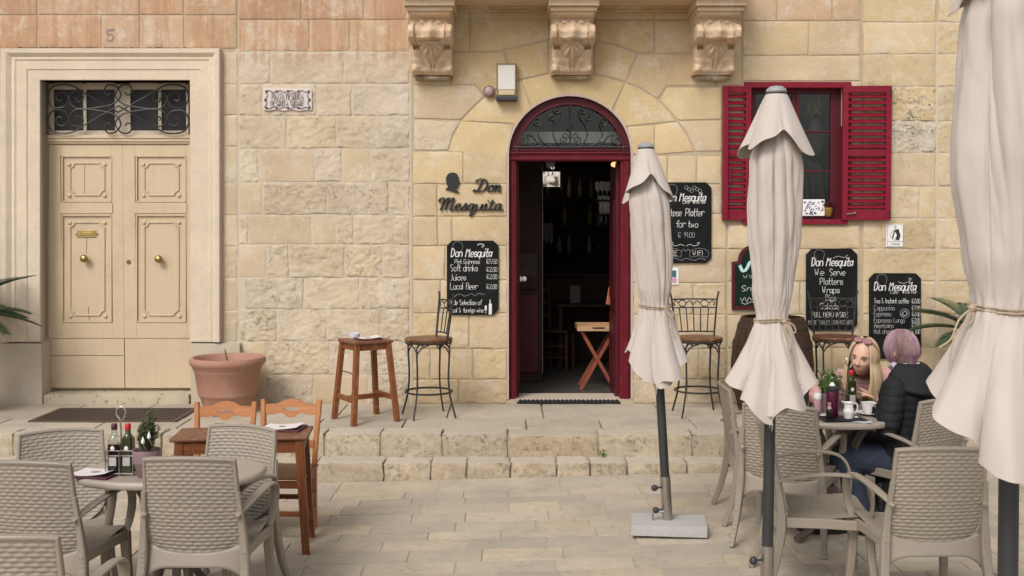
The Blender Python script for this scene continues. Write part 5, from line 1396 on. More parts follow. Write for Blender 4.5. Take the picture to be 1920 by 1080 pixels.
# ------------------------------------------------------------------ parasols
def fold(th, z, sd, n, tw):
    t = th + .22 * math.sin(2 * th + sd) + .13 * math.sin(3 * th + 2.3 * sd) + tw * z
    a = abs(math.sin(n * t / 2)) ** .42
    b = abs(math.sin(n * .5 * t * 1.6 + sd * 3)) ** .6 - .6
    return a - .72 + .35 * b
def hem_edges(me):                   # crisp hems: boundary edges stay sharp
    cnt = {}
    for p in me.polygons:
        for k in p.edge_keys: cnt[k] = cnt.get(k, 0) + 1
    for e in me.edges:
        if cnt.get(tuple(sorted(e.vertices)), 0) == 1: e.use_edge_sharp = True
def parasol(name_label, base, lean, ztop, zcap, rcap, ztie, zlow, zside, R, rtie, rfl, pole_r, sd, n, faceA, sleeve=True, capA=None):
    t = thing('closed_parasol', name_label, 'parasol', base, 0, 'closed cream parasols')
    g0 = -base[2] * 0
    def L(x, y, z): return V((x + lean * z, y, z))
    # body: from under the cap to the tie, then flaring to the hem
    def Rz(z):
        if z >= ztie:
            u = (z - ztie) / (zcap + .12 - ztie)
            return pw(u, [(0, rtie), (.16, R[0]), (.45, R[1]), (.8, R[2]), (1, R[2] * .62)])
        u = (ztie - z) / (ztie - zlow)
        return lerp(rtie, rfl, (.30 * u + .70 * u ** .8) ** 1.0)
    m = MB()
    def layer(k, dz, ph, hemk, NT_=220, NZ=90):
        def fn(u, v):
            th = 2 * PI * u; e = th - faceA
            side = .5 - .5 * math.cos(2 * e); back = .5 - .5 * math.cos(e)
            ee = abs((e + PI) % (2 * PI) - PI); tri = ee / (PI / 2) if ee < PI / 2 else 1 - .55 * hemk * (ee - PI / 2) / (PI / 2)
            zig = abs(((n * .5 * (th + .25 * math.sin(2 * th + sd)) + sd) / PI) % 2 - 1) - .5
            hem = zlow + dz + (zside - zlow) * tri ** .85 + .06 * zig * (zside - zlow) / .24
            zz = zcap + .12 - v * (zcap + .12 - zlow)
            z = zz if zz > ztie else ztie - (ztie - zz) * (ztie - hem) / (ztie - zlow)
            d = (ztie - z) / (ztie - zlow)
            A = .20 * (1 - math.exp(-((z - ztie) / .16) ** 2)) if z > ztie else .06 + .16 * smooth(0, .9, d)
            fz = fold(th, z, sd + ph, n, .5) if z > ztie else 1.1 * (abs(((n * .5 * (th + .25 * math.sin(2 * th + sd)) + sd + ph + .6 * (z - ztie)) / PI) % 2 - 1) - .5) + .4 * (abs(math.sin(n * .8 * th + sd + ph)) ** .5 - .6) * d
            r = Rz(zz) * k * (1 + A * fz)
            if abs(z - ztie) < .1: r *= 1 + .05 * math.sin(17 * th + sd) * math.exp(-((z - ztie) / .04) ** 2)
            if z < ztie: r *= 1 + .12 * side * smooth(.1, .9, d)
            r += .008 * noise.noise(V((math.cos(th) * 2.2, math.sin(th) * 2.2, z * 5 + sd))) + .0035 * noise.noise(V((math.cos(th) * 9, math.sin(th) * 9, z * 4 + 3 * sd))) + .006 * (abs(noise.noise(V((math.cos(th) * 5, math.sin(th) * 5, z * 7 + 9 * sd)))) - .2)
            def tri(q): return 1 - 2 * abs((q / PI) % 2 - 1)          # sharp pleats
            nl = n - 1; w_ = nl * th + 1.9 * sd + ph + .5 * math.sin(2 * th + sd)
            dd = smooth(0, .95, d) if z < ztie else .55 * (1 - math.exp(-((z - ztie) / .2) ** 2)) * (1 - smooth(zcap - .1, zcap + .12, z))
            tw = .62 * (z - ztie) + .25 * noise.noise(V((z * 3, sd, 1)))
            ww = w_ + tw; cw = .72 * -tri(ww) + .28 * math.cos(ww); sw = .72 * -tri(ww - PI / 2) + .28 * math.sin(ww)
            r *= 1 + (.27 if z < ztie else .19) * dd * cw; tp = th + 1.5 * dd * sw / nl
            if z < ztie: z += .034 * dd * -tri(ww + .7) - .010 * d * math.sin(2 * w_)
            return L(r * math.cos(tp), r * math.sin(tp), z)
        m.grid(fn, NT_, NZ, True)
    layer(1, 0, 0, 1); layer(.78, .02, 1.7, .6); layer(.56, -.01 if sd != 2.2 else .05, .6, .9, 96, 60)
    c = m.build('canopy', CLOTH, t, ang=0)
    hem_edges(c.data); s = c.modifiers.new('cloth', 'SOLIDIFY'); s.thickness = .0025; s.offset = 0
    # vent cap
    m = MB(); cn = capA or 8
    def cap(u, v):
        th = 2 * PI * u; w = v ** 1.25
        ph = th + .2 * math.sin(2 * th + sd)
        r = .042 + (rcap - .042) * (.32 * v ** .5 + .68 * v ** 1.15) * (1 + (.34 * v) * (abs(math.cos(cn * ph / 4 + sd)) ** .7 - .55) + .05 * v * math.sin(5 * th + sd))
        z = ztop - .012 - (ztop - zcap) * v * (1 + .05 * math.sin(2 * th + sd) - .16 * v * math.cos(2 * (th - faceA) + .3) + .05 * v * math.sin(cn * .5 * ph + 1.3 * sd)) + .02 * math.sin(PI * min(1, v * 6)) * 0
        for off, wd, hh in ((.18, .30, .085), (-1.35, .35, .05), (1.7, .4, .045)):
            e = (th - faceA - off + PI) % (2 * PI) - PI; q_ = math.exp(-(e / wd) ** 2); z += hh * v ** 2.2 * q_; r -= .22 * rcap * v ** 1.5 * math.exp(-(e / (wd * .55)) ** 2)
        return L(r * math.cos(th), r * math.sin(th), z)
    m.grid(cap, 168, 34, True)
    c = m.build('vent_cap', CLOTH, t, ang=75); hem_edges(c.data); s = c.modifiers.new('cloth', 'SOLIDIFY'); s.thickness = .0025; s.offset = 0
    FIN = plain('grey_finial_plastic', (.30, .31, .32), .5)
    q = MB().lathe([(.046, -.012), (.05, -.004), (.047, .008), (.03, .02), (0, .026)], 20); q.v = [tuple(L(*v) + V((0, 0, 0)) + V((0, 0, ztop)) + V((lean * ztop, 0, 0))) for v in q.v]; q.build('finial', FIN, t)
    q = MB().lathe([(.044, -.02), (.052, -.016), (.052, -.010), (.044, -.008)], 20); q.v = [tuple(L(*v) + V((0, 0, ztop)) + V((lean * ztop, 0, 0))) for v in q.v]; q.build('finial_ring', DKC, t)
    MB().tube([L(0, 0, .03), L(0, 0, .3), L(0, 0, ztop - .05)], pole_r, 16).build('pole', plain('graphite_pole', (.030, .033, .034), .45, .1), t)
    q = MB()
    for k in range(8):                    # folded ribs inside
        a = 2 * PI * k / 8 + .2; q.beam(L(.06 * math.cos(a), .06 * math.sin(a), zcap + .04), L(.055 * math.cos(a), .055 * math.sin(a), zcap - .35), .018, .012)
    q.build('rib', IRON, t)
    MB().lathe([(.05, zcap - .03), (rcap * .5, zcap - .01), (rcap * .45, zcap + .05), (.05, zcap + .06)], 20, (lean * zcap, 0, 0)).build('rib_hub', DKC, t)
    # cord
    CORD = plain('cord_jute', (.40, .31, .22), .85, .25, 60, .4, 200)
    q = MB()
    for dz in (-.006, .006):
        P = []
        for k in range(72):
            th = 2 * PI * k / 72; zz = ztie + dz + .006 * math.sin(2 * th + sd)
            r = Rz(ztie) * (1 + .05 * math.sin(17 * th + sd)) * 1.07 + .004; P.append(L(r * math.cos(th), r * math.sin(th), zz))
        q.tube(P, .0042, 6, closed=True)
    a = faceA + .55 if sd != 2.2 else faceA - .9; kx, ky = (rtie * 1.12 + .01) * math.cos(a), (rtie * 1.12 + .01) * math.sin(a)
    q.ball(L(kx, ky, ztie), .014, 8)
    for s_ in (-1, 1): q.tube(spline([L(kx, ky, ztie), L(kx * 1.25 + s_ * .012, ky * 1.25, ztie - .04), L(kx * 1.5 + s_ * .004, ky * 1.5, ztie - .10), L(kx * 1.72 + s_ * .016, ky * 1.72, ztie - .16 - .03 * s_)], 4), .0036, 6)
    q.tube(spline([L(kx, ky, ztie), L(kx * 1.2 + .03, ky * 1.2, ztie - .015), L(kx * 1.3 + .035, ky * 1.3, ztie - .05), L(kx * 1.2 + .005, ky * 1.25, ztie - .04), L(kx, ky, ztie)], 4), .0034, 6)
    q.build('tie_cord', CORD, t)
    m = MB().tube([L(0, 0, .06), L(0, 0, .36)], pole_r + .005, 18); m.build('sleeve', STEEL, t)
    for z in (.29, .15): MB().tube([L(-pole_r, -.005, z), L(-pole_r - .035, -.02, z)], .006, 8).ball(L(-pole_r - .045, -.022, z), .021, 12).build('clamp_knob', DKC, t)
    return t
gb = on_ground(1253, 999)
pl = parasol('smallest closed cream parasol, standing on a granite slab before the bar door', (gb.x, gb.y, gz(gb.x)), -.062, 2.43, 2.14, .158, 1.43, .90, 1.14, (.104, .115, .118), .085, .168, .028, 1.3, 7, -PI / 2 - .1)
GRAN = plain('grey_granite', (.42, .41, .40), .8, .22, 60, .3, 160)
o = rough_block('granite_slab', -.235, .235, -.14, .14, .012, .085, GRAN, pl, .05, .0015, .006, 3, keep=False); o.rotation_euler = (0, 0, math.radians(-6))
MB().tube(spline([(-.10, -.02, .085), (-.10, -.02, .13), (-.085, -.02, .14), (-.02, -.02, .14)], 4), .006, 6).build('slab_handle', STEEL, pl)
pm = parasol('closed cream parasol in the middle, before the red shuttered window', (1.252, 5.2, gz(1.25)), .012, 2.585, 2.30, .166, 1.47, .955, 1.21, (.092, .112, .112), .072, .188, .0275, 4.6, 8, -PI / 2 - .08)
o = rough_block('granite_slab', -.25, .25, -.25, .25, .012, .085, GRAN, pm, .05, .0015, .006, 6, keep=False)
pr_ = parasol('largest closed cream parasol, nearest the camera at the right edge', (1.655, 3.52, gz(1.6)), -.004, 2.98, 2.70, .20, 1.655, 1.10, 1.40, (.140, .165, .148), .115, .222, .032, 2.2, 9, -PI / 2 - .5)
o = rough_block('granite_slab', -.25, .25, -.25, .25, .012, .085, GRAN, pr_, .05, .0015, .006, 8, keep=False)

# ------------------------------------------------------------------ resin wicker armchairs (sitter looks along local +y)
ROWP, COLP, AMP = .0180, .046, .0068
def weave(u, s):
    i = math.floor(s / ROWP); f = s / ROWP - i
    prof = abs(math.sin(PI * f)) ** .55
    return AMP * (prof * (.20 + .80 * abs(math.cos(PI * u / COLP + PI / 2 * i)) ** .5) - .35)
def back_xyz(u, v, side):          # u -1..1, v 0 bottom .. 1 top; side +1 outer (rear) face
    rb = max(0.0, 1 - v / .26)
    hw = lerp(.228, .212, v) * (1 - .36 * rb ** 2.4)
    z = .385 + .47 * v + .012 * (1 - u * u) * (v > .5) * v - .012 * rb * (1 - u * u)
    y = -.215 - .095 * v ** 1.15 + .03 * u * u - .012 * math.sin(PI * v)
    x = u * hw
    edge = min(1, (1 - abs(u)) / .06, (1 - v) / .05 + .0, v / .03 + .0)
    h = weave(x, .47 * v) * max(0, edge) + .004
    return V((x, y - side * (h + .002) * 1.0, z))
m = MB(); m.grid(lambda u, v: back_xyz(1 - 2 * u, v, 1), 104, 156); m.grid(lambda u, v: back_xyz(2 * u - 1, v, -1), 104, 156)
ME_BACK = m.mesh('backrest', True, 0); ME_BACK.materials.append(RATTAN)
SP = spline([(0, -.205, .40), (0, -.19, .375), (0, -.16, .372), (0, -.05, .392), (0, .08, .41), (0, .19, .418), (0, .24, .408), (0, .262, .385), (0, .268, .355)], 8)
def seat_xyz(u, v):
    f = v * (len(SP) - 1); i = min(len(SP) - 2, int(f)); p = SP[i].lerp(SP[i + 1], f - i)
    hw = .228 + .014 * smooth(.1, .6, v); x = (2 * u - 1) * hw
    edge = min(1, (1 - abs(2 * u - 1)) / .08)
    return V((x, p.y, p.z + .012 * (2 * u - 1) ** 2 * (v < .85) + .8 * weave(x, v * .56) * edge + .004))
m = MB(); m.grid(seat_xyz, 100, 132); ME_SEAT = m.mesh('seat', True, 0); ME_SEAT.materials.append(RATTAN)
def rattan_chair(loc, rz, label, group='taupe wicker look armchairs'):
    t = thing('armchair', label, 'chair', loc, rz, group)
    for nm, me_ in (('backrest', ME_BACK), ('seat', ME_SEAT)): link(bpy.data.objects.new(nm, me_), t)
    fr = MB()
    P = [back_xyz(-1, v / 12, 0) for v in range(1, 13)] + [back_xyz(-1 + 2 * k / 10, 1, 0) for k in range(1, 10)] + [back_xyz(1, v / 12, 0) for v in range(12, 0, -1)]
    fr.sweep(P, rsec(.018, .026, .5), up=(0, 1, .2))
    fr.build('back_frame', RATTAN, t)
    ap = MB()
    def apron(u, v):
        uu = 2 * u - 1; zt = .40 + .05 * abs(uu) ** 3; zb = .335 - .07 * abs(uu) ** 5 + .0
        return V((uu * lerp(.232, .236, v), -.226 - .02 * v + .03 * uu * uu - .0, lerp(zt, zb, v)))
    ap.grid(apron, 24, 6)
    o = ap.build('rear_apron', RATTAN, t); s = o.modifiers.new('th', 'SOLIDIFY'); s.thickness = .014; s.offset = 0
    sr = MB()
    for sx in (-1, 1): sr.sweep([V((sx * .238, -.20, .395)), V((sx * .244, 0, .395)), V((sx * .245, .23, .385))], rsec(.022, .05, .3), up=(0, 0, 1))
    sr.sweep([V((-.24, .245, .365)), V((0, .252, .36)), V((.24, .245, .365))], rsec(.02, .035, .3), up=(0, 0, 1))
    sr.build('seat_frame', RATTAN, t)
    for sx in (-1, 1):
        P = spline([(sx * .222, -.265, .70), (sx * .236, -.232, .50), (sx * .243, -.228, .36), (sx * .256, -.262, .16), (sx * .272, -.318, 0)], 6)
        q = MB(); q.sweep(P, rsec(.040, .044, .3), up=(0, 1, 0), scl=[(lerp(.55, 1.05, smooth(0, .5, i / (len(P) - 1))) * lerp(1, .72, smooth(.5, 1, i / (len(P) - 1))), lerp(.5, 1, smooth(0, .5, i / (len(P) - 1))) * lerp(1, .7, smooth(.5, 1, i / (len(P) - 1)))) for i in range(len(P))])
        for k in range(15):               # little ridges cast along the leg
            f = .42 + .038 * k; p = P[min(len(P) - 1, int(f * (len(P) - 1)))].lerp(P[min(len(P) - 1, int(f * (len(P) - 1)) + 1)], f * (len(P) - 1) % 1)
            w_ = lerp(.019, .013, k / 14); q.box(p.x - w_ * .62, p.x + w_ * .62, p.y - w_ - .006, p.y - w_ + .002, p.z - .005, p.z + .005)
        q.build('leg', RATTAN, t)
        P = spline([(sx * .236, .215, .40), (sx * .242, .225, .22), (sx * .252, .25, 0)], 6)
        q = MB(); q.sweep(P, rsec(.046, .04, .3), up=(0, 1, 0), scl=[lerp(1.1, .7, i / (len(P) - 1)) for i in range(len(P))])
        for k in range(13):
            f = .08 + .066 * k; p = P[int(f * (len(P) - 1))].lerp(P[min(len(P) - 1, int(f * (len(P) - 1)) + 1)], f * (len(P) - 1) % 1)
            q.box(p.x - .011, p.x + .011, p.y + .012, p.y + .023, p.z - .005, p.z + .005)
        q.build('leg', RATTAN, t)
        P = spline([(sx * .218, -.275, .585), (sx * .245, -.2, .622), (sx * .272, -.06, .652), (sx * .28, .08, .655), (sx * .282, .17, .632), (sx * .276, .215, .57), (sx * .262, .222, .48), (sx * .243, .21, .40)], 6)
        n = len(P)
        MB().sweep(P, rsec(.036, .017, .55), up=(0, .25, 1) if False else None, scl=None).v
        a = MB(); vs = []
        # flat strap: wide across on top, turning down at the front
        sec = rsec(1, 1, .5)
        for i in range(n):
            tg = (P[min(i + 1, n - 1)] - P[max(i - 1, 0)]).normalized(); w_ = V((1, 0, 0)); w_ = (w_ - tg * tg.dot(w_)).normalized(); up_ = w_.cross(tg)
            k = smooth(0, .2, i / n); W_ = lerp(.022, .042, k) * lerp(1, .8, smooth(.75, 1, i / n))
            for (x, y) in sec: vs.append(P[i] + w_ * (x * W_) + up_ * (y * .017))
        mm = len(sec); a.add(vs, [(i * mm + k, i * mm + (k + 1) % mm, (i + 1) * mm + (k + 1) % mm, (i + 1) * mm + k) for i in range(n - 1) for k in range(mm)] + [tuple(range(mm))[::-1], tuple((n - 1) * mm + k for k in range(mm))])
        a.build('armrest', RATTAN, t)
    return t
def facing(dx, dy): return math.atan2(-dx, dy)
CH = [((-1.495, 5.22), (.03, 1), 'armchair seen from behind, right one of the front two at the left table'),
      ((-2.235, 5.22), (.10, 1), 'armchair with its back to the camera, cut by the left edge of the photo'),
      ((-1.80, 3.95), (-.03, 1), 'armchair nearest the camera, only its back corner showing at the bottom left'),
      ((-2.41, 5.62), (.34, -1), 'armchair on the far side of the left table, left of the oil bottles'),
      ((-1.60, 5.66), (-.36, -1), 'armchair on the far side of the left table, before the small wooden table'),
      ((2.015, 5.28), (-.03, 1), 'armchair with its back to the camera, beside the largest parasol'),
      ((1.635, 5.66), (1, -.10), 'empty armchair seen from its side, facing right behind the middle parasol pole'),
      ((1.70, 6.48), (.46, .88), 'armchair seen half from behind, pushed up to the table of the two women'),
      ((1.69, 7.02), (1, -.06), 'armchair seen from its side behind the middle parasol, black coat on it'),
      ((2.45, 6.60), (-.50, .87), 'wicker look armchair that the purple haired woman sits in'),
      ((2.44, 7.30), (-.22, -1), 'wicker look armchair that the blonde woman sits in')]
ch0 = None
for (x, y), (dx, dy), lab in CH:
    loc = (x, y, gz(x, y))
    if ch0 is None: c_ = ch0 = rattan_chair(loc, facing(dx, dy), lab)
    else: c_ = dup(ch0, loc, facing(dx, dy), lab)
    k_ = rnd.uniform(.93, 1.06)
    for p_ in c_.children: p_.color = (.292 * k_, .249 * k_ * rnd.uniform(.995, 1.005), .201 * k_, 1)

# oval resin tables
def oval_table(cx, cy, rz, a, b, label):
    t = thing('oval_table', label, 'table', (cx, cy, gz(cx, cy)), rz, 'oval taupe resin tables')
    m = MB(); N = 48
    def sup(k, s): 
        th = 2 * PI * k / N; c, d = math.cos(th), math.sin(th); e = .78
        return (math.copysign(abs(c) ** e, c) * a * s, math.copysign(abs(d) ** e, d) * b * s)
    prof = [(0, .728), (.90, .728), (.965, .730), (.99, .724), (1, .712), (.995, .698), (.975, .692), (.95, .705), (0, .708)]
    vs = []
    for s, z in prof:
        for k in range(N):
            x, y = sup(k, max(s, .001)); vs.append((x, y, z))
    m.add(vs, [(i * N + k, (i + 1) * N + k, (i + 1) * N + (k + 1) % N, i * N + (k + 1) % N) for i in range(len(prof) - 1) for k in range(N)])
    m.f = [f[::-1] for f in m.f]
    m.build('tabletop', RESIN, t, ang=50)
    MB().box(-.22, .22, -.13, .13, .672, .705).build('underframe', DRESIN, t, smooth=False, bevel=.008)
    for sx in (-1, 1):
        for sy in (-1, 1):
            P = spline([(sx * .16, sy * .11, .69), (sx * .10, sy * .07, .55), (sx * .085, sy * .05, .32), (sx * .10, sy * .07, .18), (sx * .20, sy * .16, .06), (sx * .30, sy * .235, .015)], 5)
            MB().sweep(P, rsec(.05, .034, .4), up=(sy * .4, -sx * .4, .6) if False else None, scl=None).build('leg', DRESIN, t)
    MB().box(-.11, .11, -.08, .08, .24, .30).build('brace', DRESIN, t, smooth=False, bevel=.01)
    return t
TL = oval_table(-1.72, 5.38, 0, .465, .30, 'oval taupe resin table with oil bottles and a potted herb, at the lower left')
TR = oval_table(2.02, 6.62, 0, .32, .30, 'oval taupe resin table the two women sit at')
ZL, ZR = gz(-1.72, 5.38) + .7285, gz(2.02) + .7285

# ---- on the left table
def cruet(c, label, hgt=1.0):
    t = thing('cruet_set', label, 'cruet set', c, 0, 'oil and vinegar sets on the tables')
    m = MB(); rw = .0035
    for z in (.012, .10, .125):
        for cx in (-.034, .034): m.tube([(cx + .033 * x, .033 * y, z) for x, y in ((-1, -1), (1, -1), (1, 1), (-1, 1))], rw, 6, closed=True)
    for x in (-.067, 0, .067):
        for y in (-.033, .033): m.tube([(x, y, .0), (x, y, .128)], rw, 6)
    m.tube(spline([(0, 0, .012), (0, 0, .2), (-.004, 0, .27), (-.022, 0, .30), (-.02, 0, .325), (.0, 0, .338), (.02, 0, .325), (.022, 0, .30), (.008, 0, .27)], 4), .004, 6)
    m.build('wire_holder', STEEL, t)
    return t
def bottle(c, liquid, cap, label, clear_top):
    t = thing('oil_bottle', label, 'bottle', c)
    s = .027
    def sq(r, z): return [(r * x, r * y, z) for x, y in ((-1, -.75), (-.75, -1), (.75, -1), (1, -.75), (1, .75), (.75, 1), (-.75, 1), (-1, .75))]
    def stack(rings):
        vs = sum([sq(r, z) for r, z in rings], []); n = 8
        return MB().add(vs, [(i * n + k, i * n + (k + 1) % n, (i + 1) * n + (k + 1) % n, (i + 1) * n + k) for i in range(len(rings) - 1) for k in range(n)] + [tuple(range(n))[::-1], tuple((len(rings) - 1) * n + k for k in range(n))])
    zl = .155 if clear_top else .185
    stack([(s, .014), (s * 1.02, .02), (s * 1.02, zl * .8), (s * .97, zl)]).build('liquid', liquid, t)
    stack([(s * 1.0, zl + .0005), (s * .95, .168), (s * .7, .19), (s * .42, .205), (s * .40, .235)] if clear_top else [(s * .9, zl + .0005), (s * .66, .195), (s * .42, .208), (s * .40, .235)]).build('glass', CLEARG if clear_top else liquid, t)
    MB().lathe([(.0135, .225), (.0145, .228), (.0145, .252), (.012, .256), (0, .256)], 16).build('cap', cap, t)
    MB().box(-.018, .018, -s * 1.02 - .0015, -s * 1.02 - .0005, .05, .10).build('label', plain('bottle_label', (.42, .38, .40), .6, .3, 60), t, smooth=False)
    MB().ball((0, -s * 1.0, .135), .011, 12, 1, .3, 1.25).build('badge', PAPER, t)
    return t
BALS = plain('balsamic_dark', (.012, .007, .006), .08, .2); OIL = plain('olive_oil_green', (.030, .036, .008), .08, .3); WINEC = plain('plum_cap', (.07, .012, .02), .4); REDC = plain('bright_red_cap', (.55, .012, .02), .35)
c = at_z(228, 890, ZL); cruet(c, 'wire holder with oil and vinegar bottles on the left oval table')
bottle((c.x - .034, c.y, ZL), BALS, WINEC, 'vinegar bottle with a plum cap on the left oval table', True); bottle((c.x + .034, c.y, ZL), OIL, REDC, 'olive oil bottle with a red cap on the left oval table', False)
c = at_z(276, 893, ZL)
t = thing('herb_pot', 'mauve grey pot with a bushy rosemary plant on the left oval table', 'plant pot', c)
MAUVE = plain('mauve_glaze', (.235, .155, .165), .35, .06, 12, .05); MAUVE2 = plain('mauve_matt', (.20, .13, .14), .6, .08, 12, .05)
MB().lathe([(.048, 0), (.053, .004), (.072, .075), (.0725, .076)], 32).build('lower_pot', MAUVE2, t); MB().lathe([(.0745, .0755), (.0815, .138), (.080, .142), (.074, .138), (.07, .12), (0, .12)], 32).build('pot', MAUVE, t); MB().lathe([(0, .124), (.072, .122)], 20).build('soil', SOIL, t); t.scale = (.88, .88, .95)
m = MB(); st = MB(); tips = []
for k in range(70):
    a = rnd.random() * 2 * PI; r = rnd.random() ** .7; h = rnd.uniform(.11, .22) * (1.1 - .35 * r)
    P = spline([(.018 * math.cos(a) * r, .018 * math.sin(a) * r, .12), (.04 * math.cos(a) * r, .04 * math.sin(a) * r, .12 + h * .5), (.058 * math.cos(a) * r + .012, .09 * math.sin(a) * r, .12 + h)], 5)
    st.tube(P, .0022, 4); tips.append(P)
for P in tips:
    for q in range(48):
        f = rnd.uniform(.15, 1) * (len(P) - 1); i = min(len(P) - 2, int(f)); p = P[i].lerp(P[i + 1], f - i); d = (P[i + 1] - P[i]).normalized()
        leaf_quads(m, 1, lambda _: (p, d * .7 + V((rnd.gauss(0, 1), rnd.gauss(0, 1), 0)) * .8), .022, .22, .3)
st.build('stem', BARK, t); m.build('foliage', HERB, t, smooth=False)
for px, py in ((280, 813), (267, 823)):
    q = at_y(px, py, c.y - .09) - V(c); MB().lathe([(.0, -.02), (.009, -.014), (.0105, -.004), (.006, .008), (.002, .018), (0, .022)], 12, q).tube([q + V((0, 0, -.018)), q + V((0, .05, -.06))], .0015, 4).build('white_tag', WHITE, t)
c = at_z(178, 891, ZL)
menu(c.x, c.y, ZL, math.radians(-12), .235, .17, 'maroon menu with a white paper on the left oval table', curl=.035)

# ------------------------------------------------------------------ small wooden table and two pine chairs
tx, ty = -1.66, 6.56
t = thing('wooden_table', 'small worn wooden table before the two pine chairs', 'table', (tx, ty, gz(tx)), math.radians(5))
MB().box(-.41, .41, -.18, .18, .728, .752).build('tabletop', TOPWOOD, t, smooth=False, bevel=.008)
TW = wood('red_brown_wood', (.125, .038, .014), (.215, .075, .028), .4, 2, wear=(.36, .2, .1), wear_amt=.25); TWH = wood('red_brown_wood_across', (.125, .038, .014), (.215, .075, .028), .4, 0, wear=(.36, .2, .1), wear_amt=.25)
for sx in (-1, 1):
    for sy in (-1, 1): MB().beam((sx * .395, sy * .168, 0), (sx * .355, sy * .138, .727), .042, .042, a1=.055, b1=.055).build('leg', TW, t)
for sy in (-1, 1): MB().beam((-.34, sy * .148, .685), (.34, sy * .148, .685), .022, .075, up=(0, 0, 1)).build('apron', TWH, t)
t.scale = (1, 1, .965)
for sx in (-1, 1): MB().beam((sx * .365, -.12, .685), (sx * .365, .12, .685), .022, .075, up=(0, 0, 1)).build('apron', TW, t)
zt = gz(tx) + .753 * .965
q = at_z(527, 806, zt); menu(q.x, q.y + .03, zt, math.radians(-6), .27, .20, 'dark menu with a pale paper on the small wooden table', curl=.03)
q = at_z(412, 806, zt)
t = thing('ashtray', 'round metal ashtray on the small wooden table', 'ashtray', (q.x, q.y, zt)); MB().lathe([(0, 0), (.044, 0), (.05, .006), (.05, .03), (.046, .036), (.03, .037), (.028, .02), (0, .018)], 24).build('bowl', STEEL, t); MB().lathe([(.051, .008), (.0515, .009), (.0515, .018), (.051, .019)], 24).build('band', DKC, t)
def pine_chair(loc, rz, label):
    t = thing('pine_chair', label, 'chair', loc, rz, 'pine chairs at the small wooden table')
    for sx in (-1, 1):
        MB().sweep(spline([(sx * .185, -.19, 0), (sx * .188, -.185, .44), (sx * .197, -.215, .66), (sx * .21, -.265, .905)], 4), rsec(.036, .04, .3), up=(0, 1, 0)).build('back_post', ORWOOD, t)
        MB().beam((sx * .2, .19, 0), (sx * .195, .185, .435), .036, .036).build('leg', ORWOOD, t)
    def yb(z): return -.215 - .05 * (z - .66) / .245
    N = 24; top = []; bot = []
    for k in range(N + 1):
        u = k / N * 2 - 1; x = u * .19
        top.append((x, .872 + .028 * (1 - smooth(.25, .62, abs(u))) + .008 * math.exp(-(u / .12) ** 2))); bot.append((x, .80 - .022 * (1 - smooth(.1, .3, abs(u))) + .012 * math.exp(-((abs(u) - .42) / .14) ** 2)))
    m = MB()
    def slab(xs, lo, hi):
        n = len(xs)
        poly = [(xs[i], lo[i]) for i in range(n)] + [(xs[i], hi[i]) for i in range(n - 1, -1, -1)]
        q = MB().prism(poly, -.011, .011); m.add([(x, y + yb(z) - .012 * (1 - (x / .19) ** 2), z) for x, y, z in q.v], q.f)
    X = [p[0] for p in top]; T_ = [p[1] for p in top]; B_ = [p[1] for p in bot]
    a, b = 8, 16
    slab(X[:a + 1], B_[:a + 1], T_[:a + 1]); slab(X[b:], B_[b:], T_[b:])
    hs_ = [.838 - .016 * math.sin(PI * (k - a) / (b - a)) ** .5 for k in range(a, b + 1)]; ht_ = [.838 + .014 * math.sin(PI * (k - a) / (b - a)) ** .5 for k in range(a, b + 1)]
    slab(X[a:b + 1], B_[a:b + 1], hs_); slab(X[a:b + 1], ht_, T_[a:b + 1])
    m.build('crest_rail', ORWOODH, t, ang=30)
    MB().beam((-.185, yb(.6) + .02, .60), (.185, yb(.6) + .02, .60), .018, .055, up=(0, 0, 1)).build('back_rail', ORWOODH, t)
    MB().box(-.215, .215, -.2, .215, .436, .458).build('seat', TWH, t, smooth=False, bevel=.008)
    for sy in (-.185, .187): MB().beam((-.18, sy, .40), (.18, sy, .40), .018, .05, up=(0, 0, 1)).build('apron', TWH, t)
    for sx in (-1, 1):
        MB().beam((sx * .19, -.17, .40), (sx * .19, .17, .40), .018, .05, up=(0, 0, 1)).build('apron', TW, t)
        for z in (.15, .26): MB().beam((sx * .192, -.17, z), (sx * .195, .17, z), .016, .03, up=(0, 0, 1)).build('stretcher', TW, t)
    for z, yy in ((.20, .186), (.22, -.188), (.31, -.188)): MB().beam((-.18, yy, z), (.18, yy, z), .016, .034, up=(0, 0, 1)).build('stretcher', TWH, t)
    return t
pc = pine_chair((-1.885, 6.80, gz(-1.88)), PI + .06, 'pine chair with a slotted curved back rail, left of the pair, before the terracotta pot')
pc.scale = (.9, .95, .925); t.scale = (1, 1, 1)
dup(pc, (-1.48, 6.83, gz(-1.45)), PI - .04, 'pine chair with a slotted curved back rail, right of the pair, behind the pale menu')

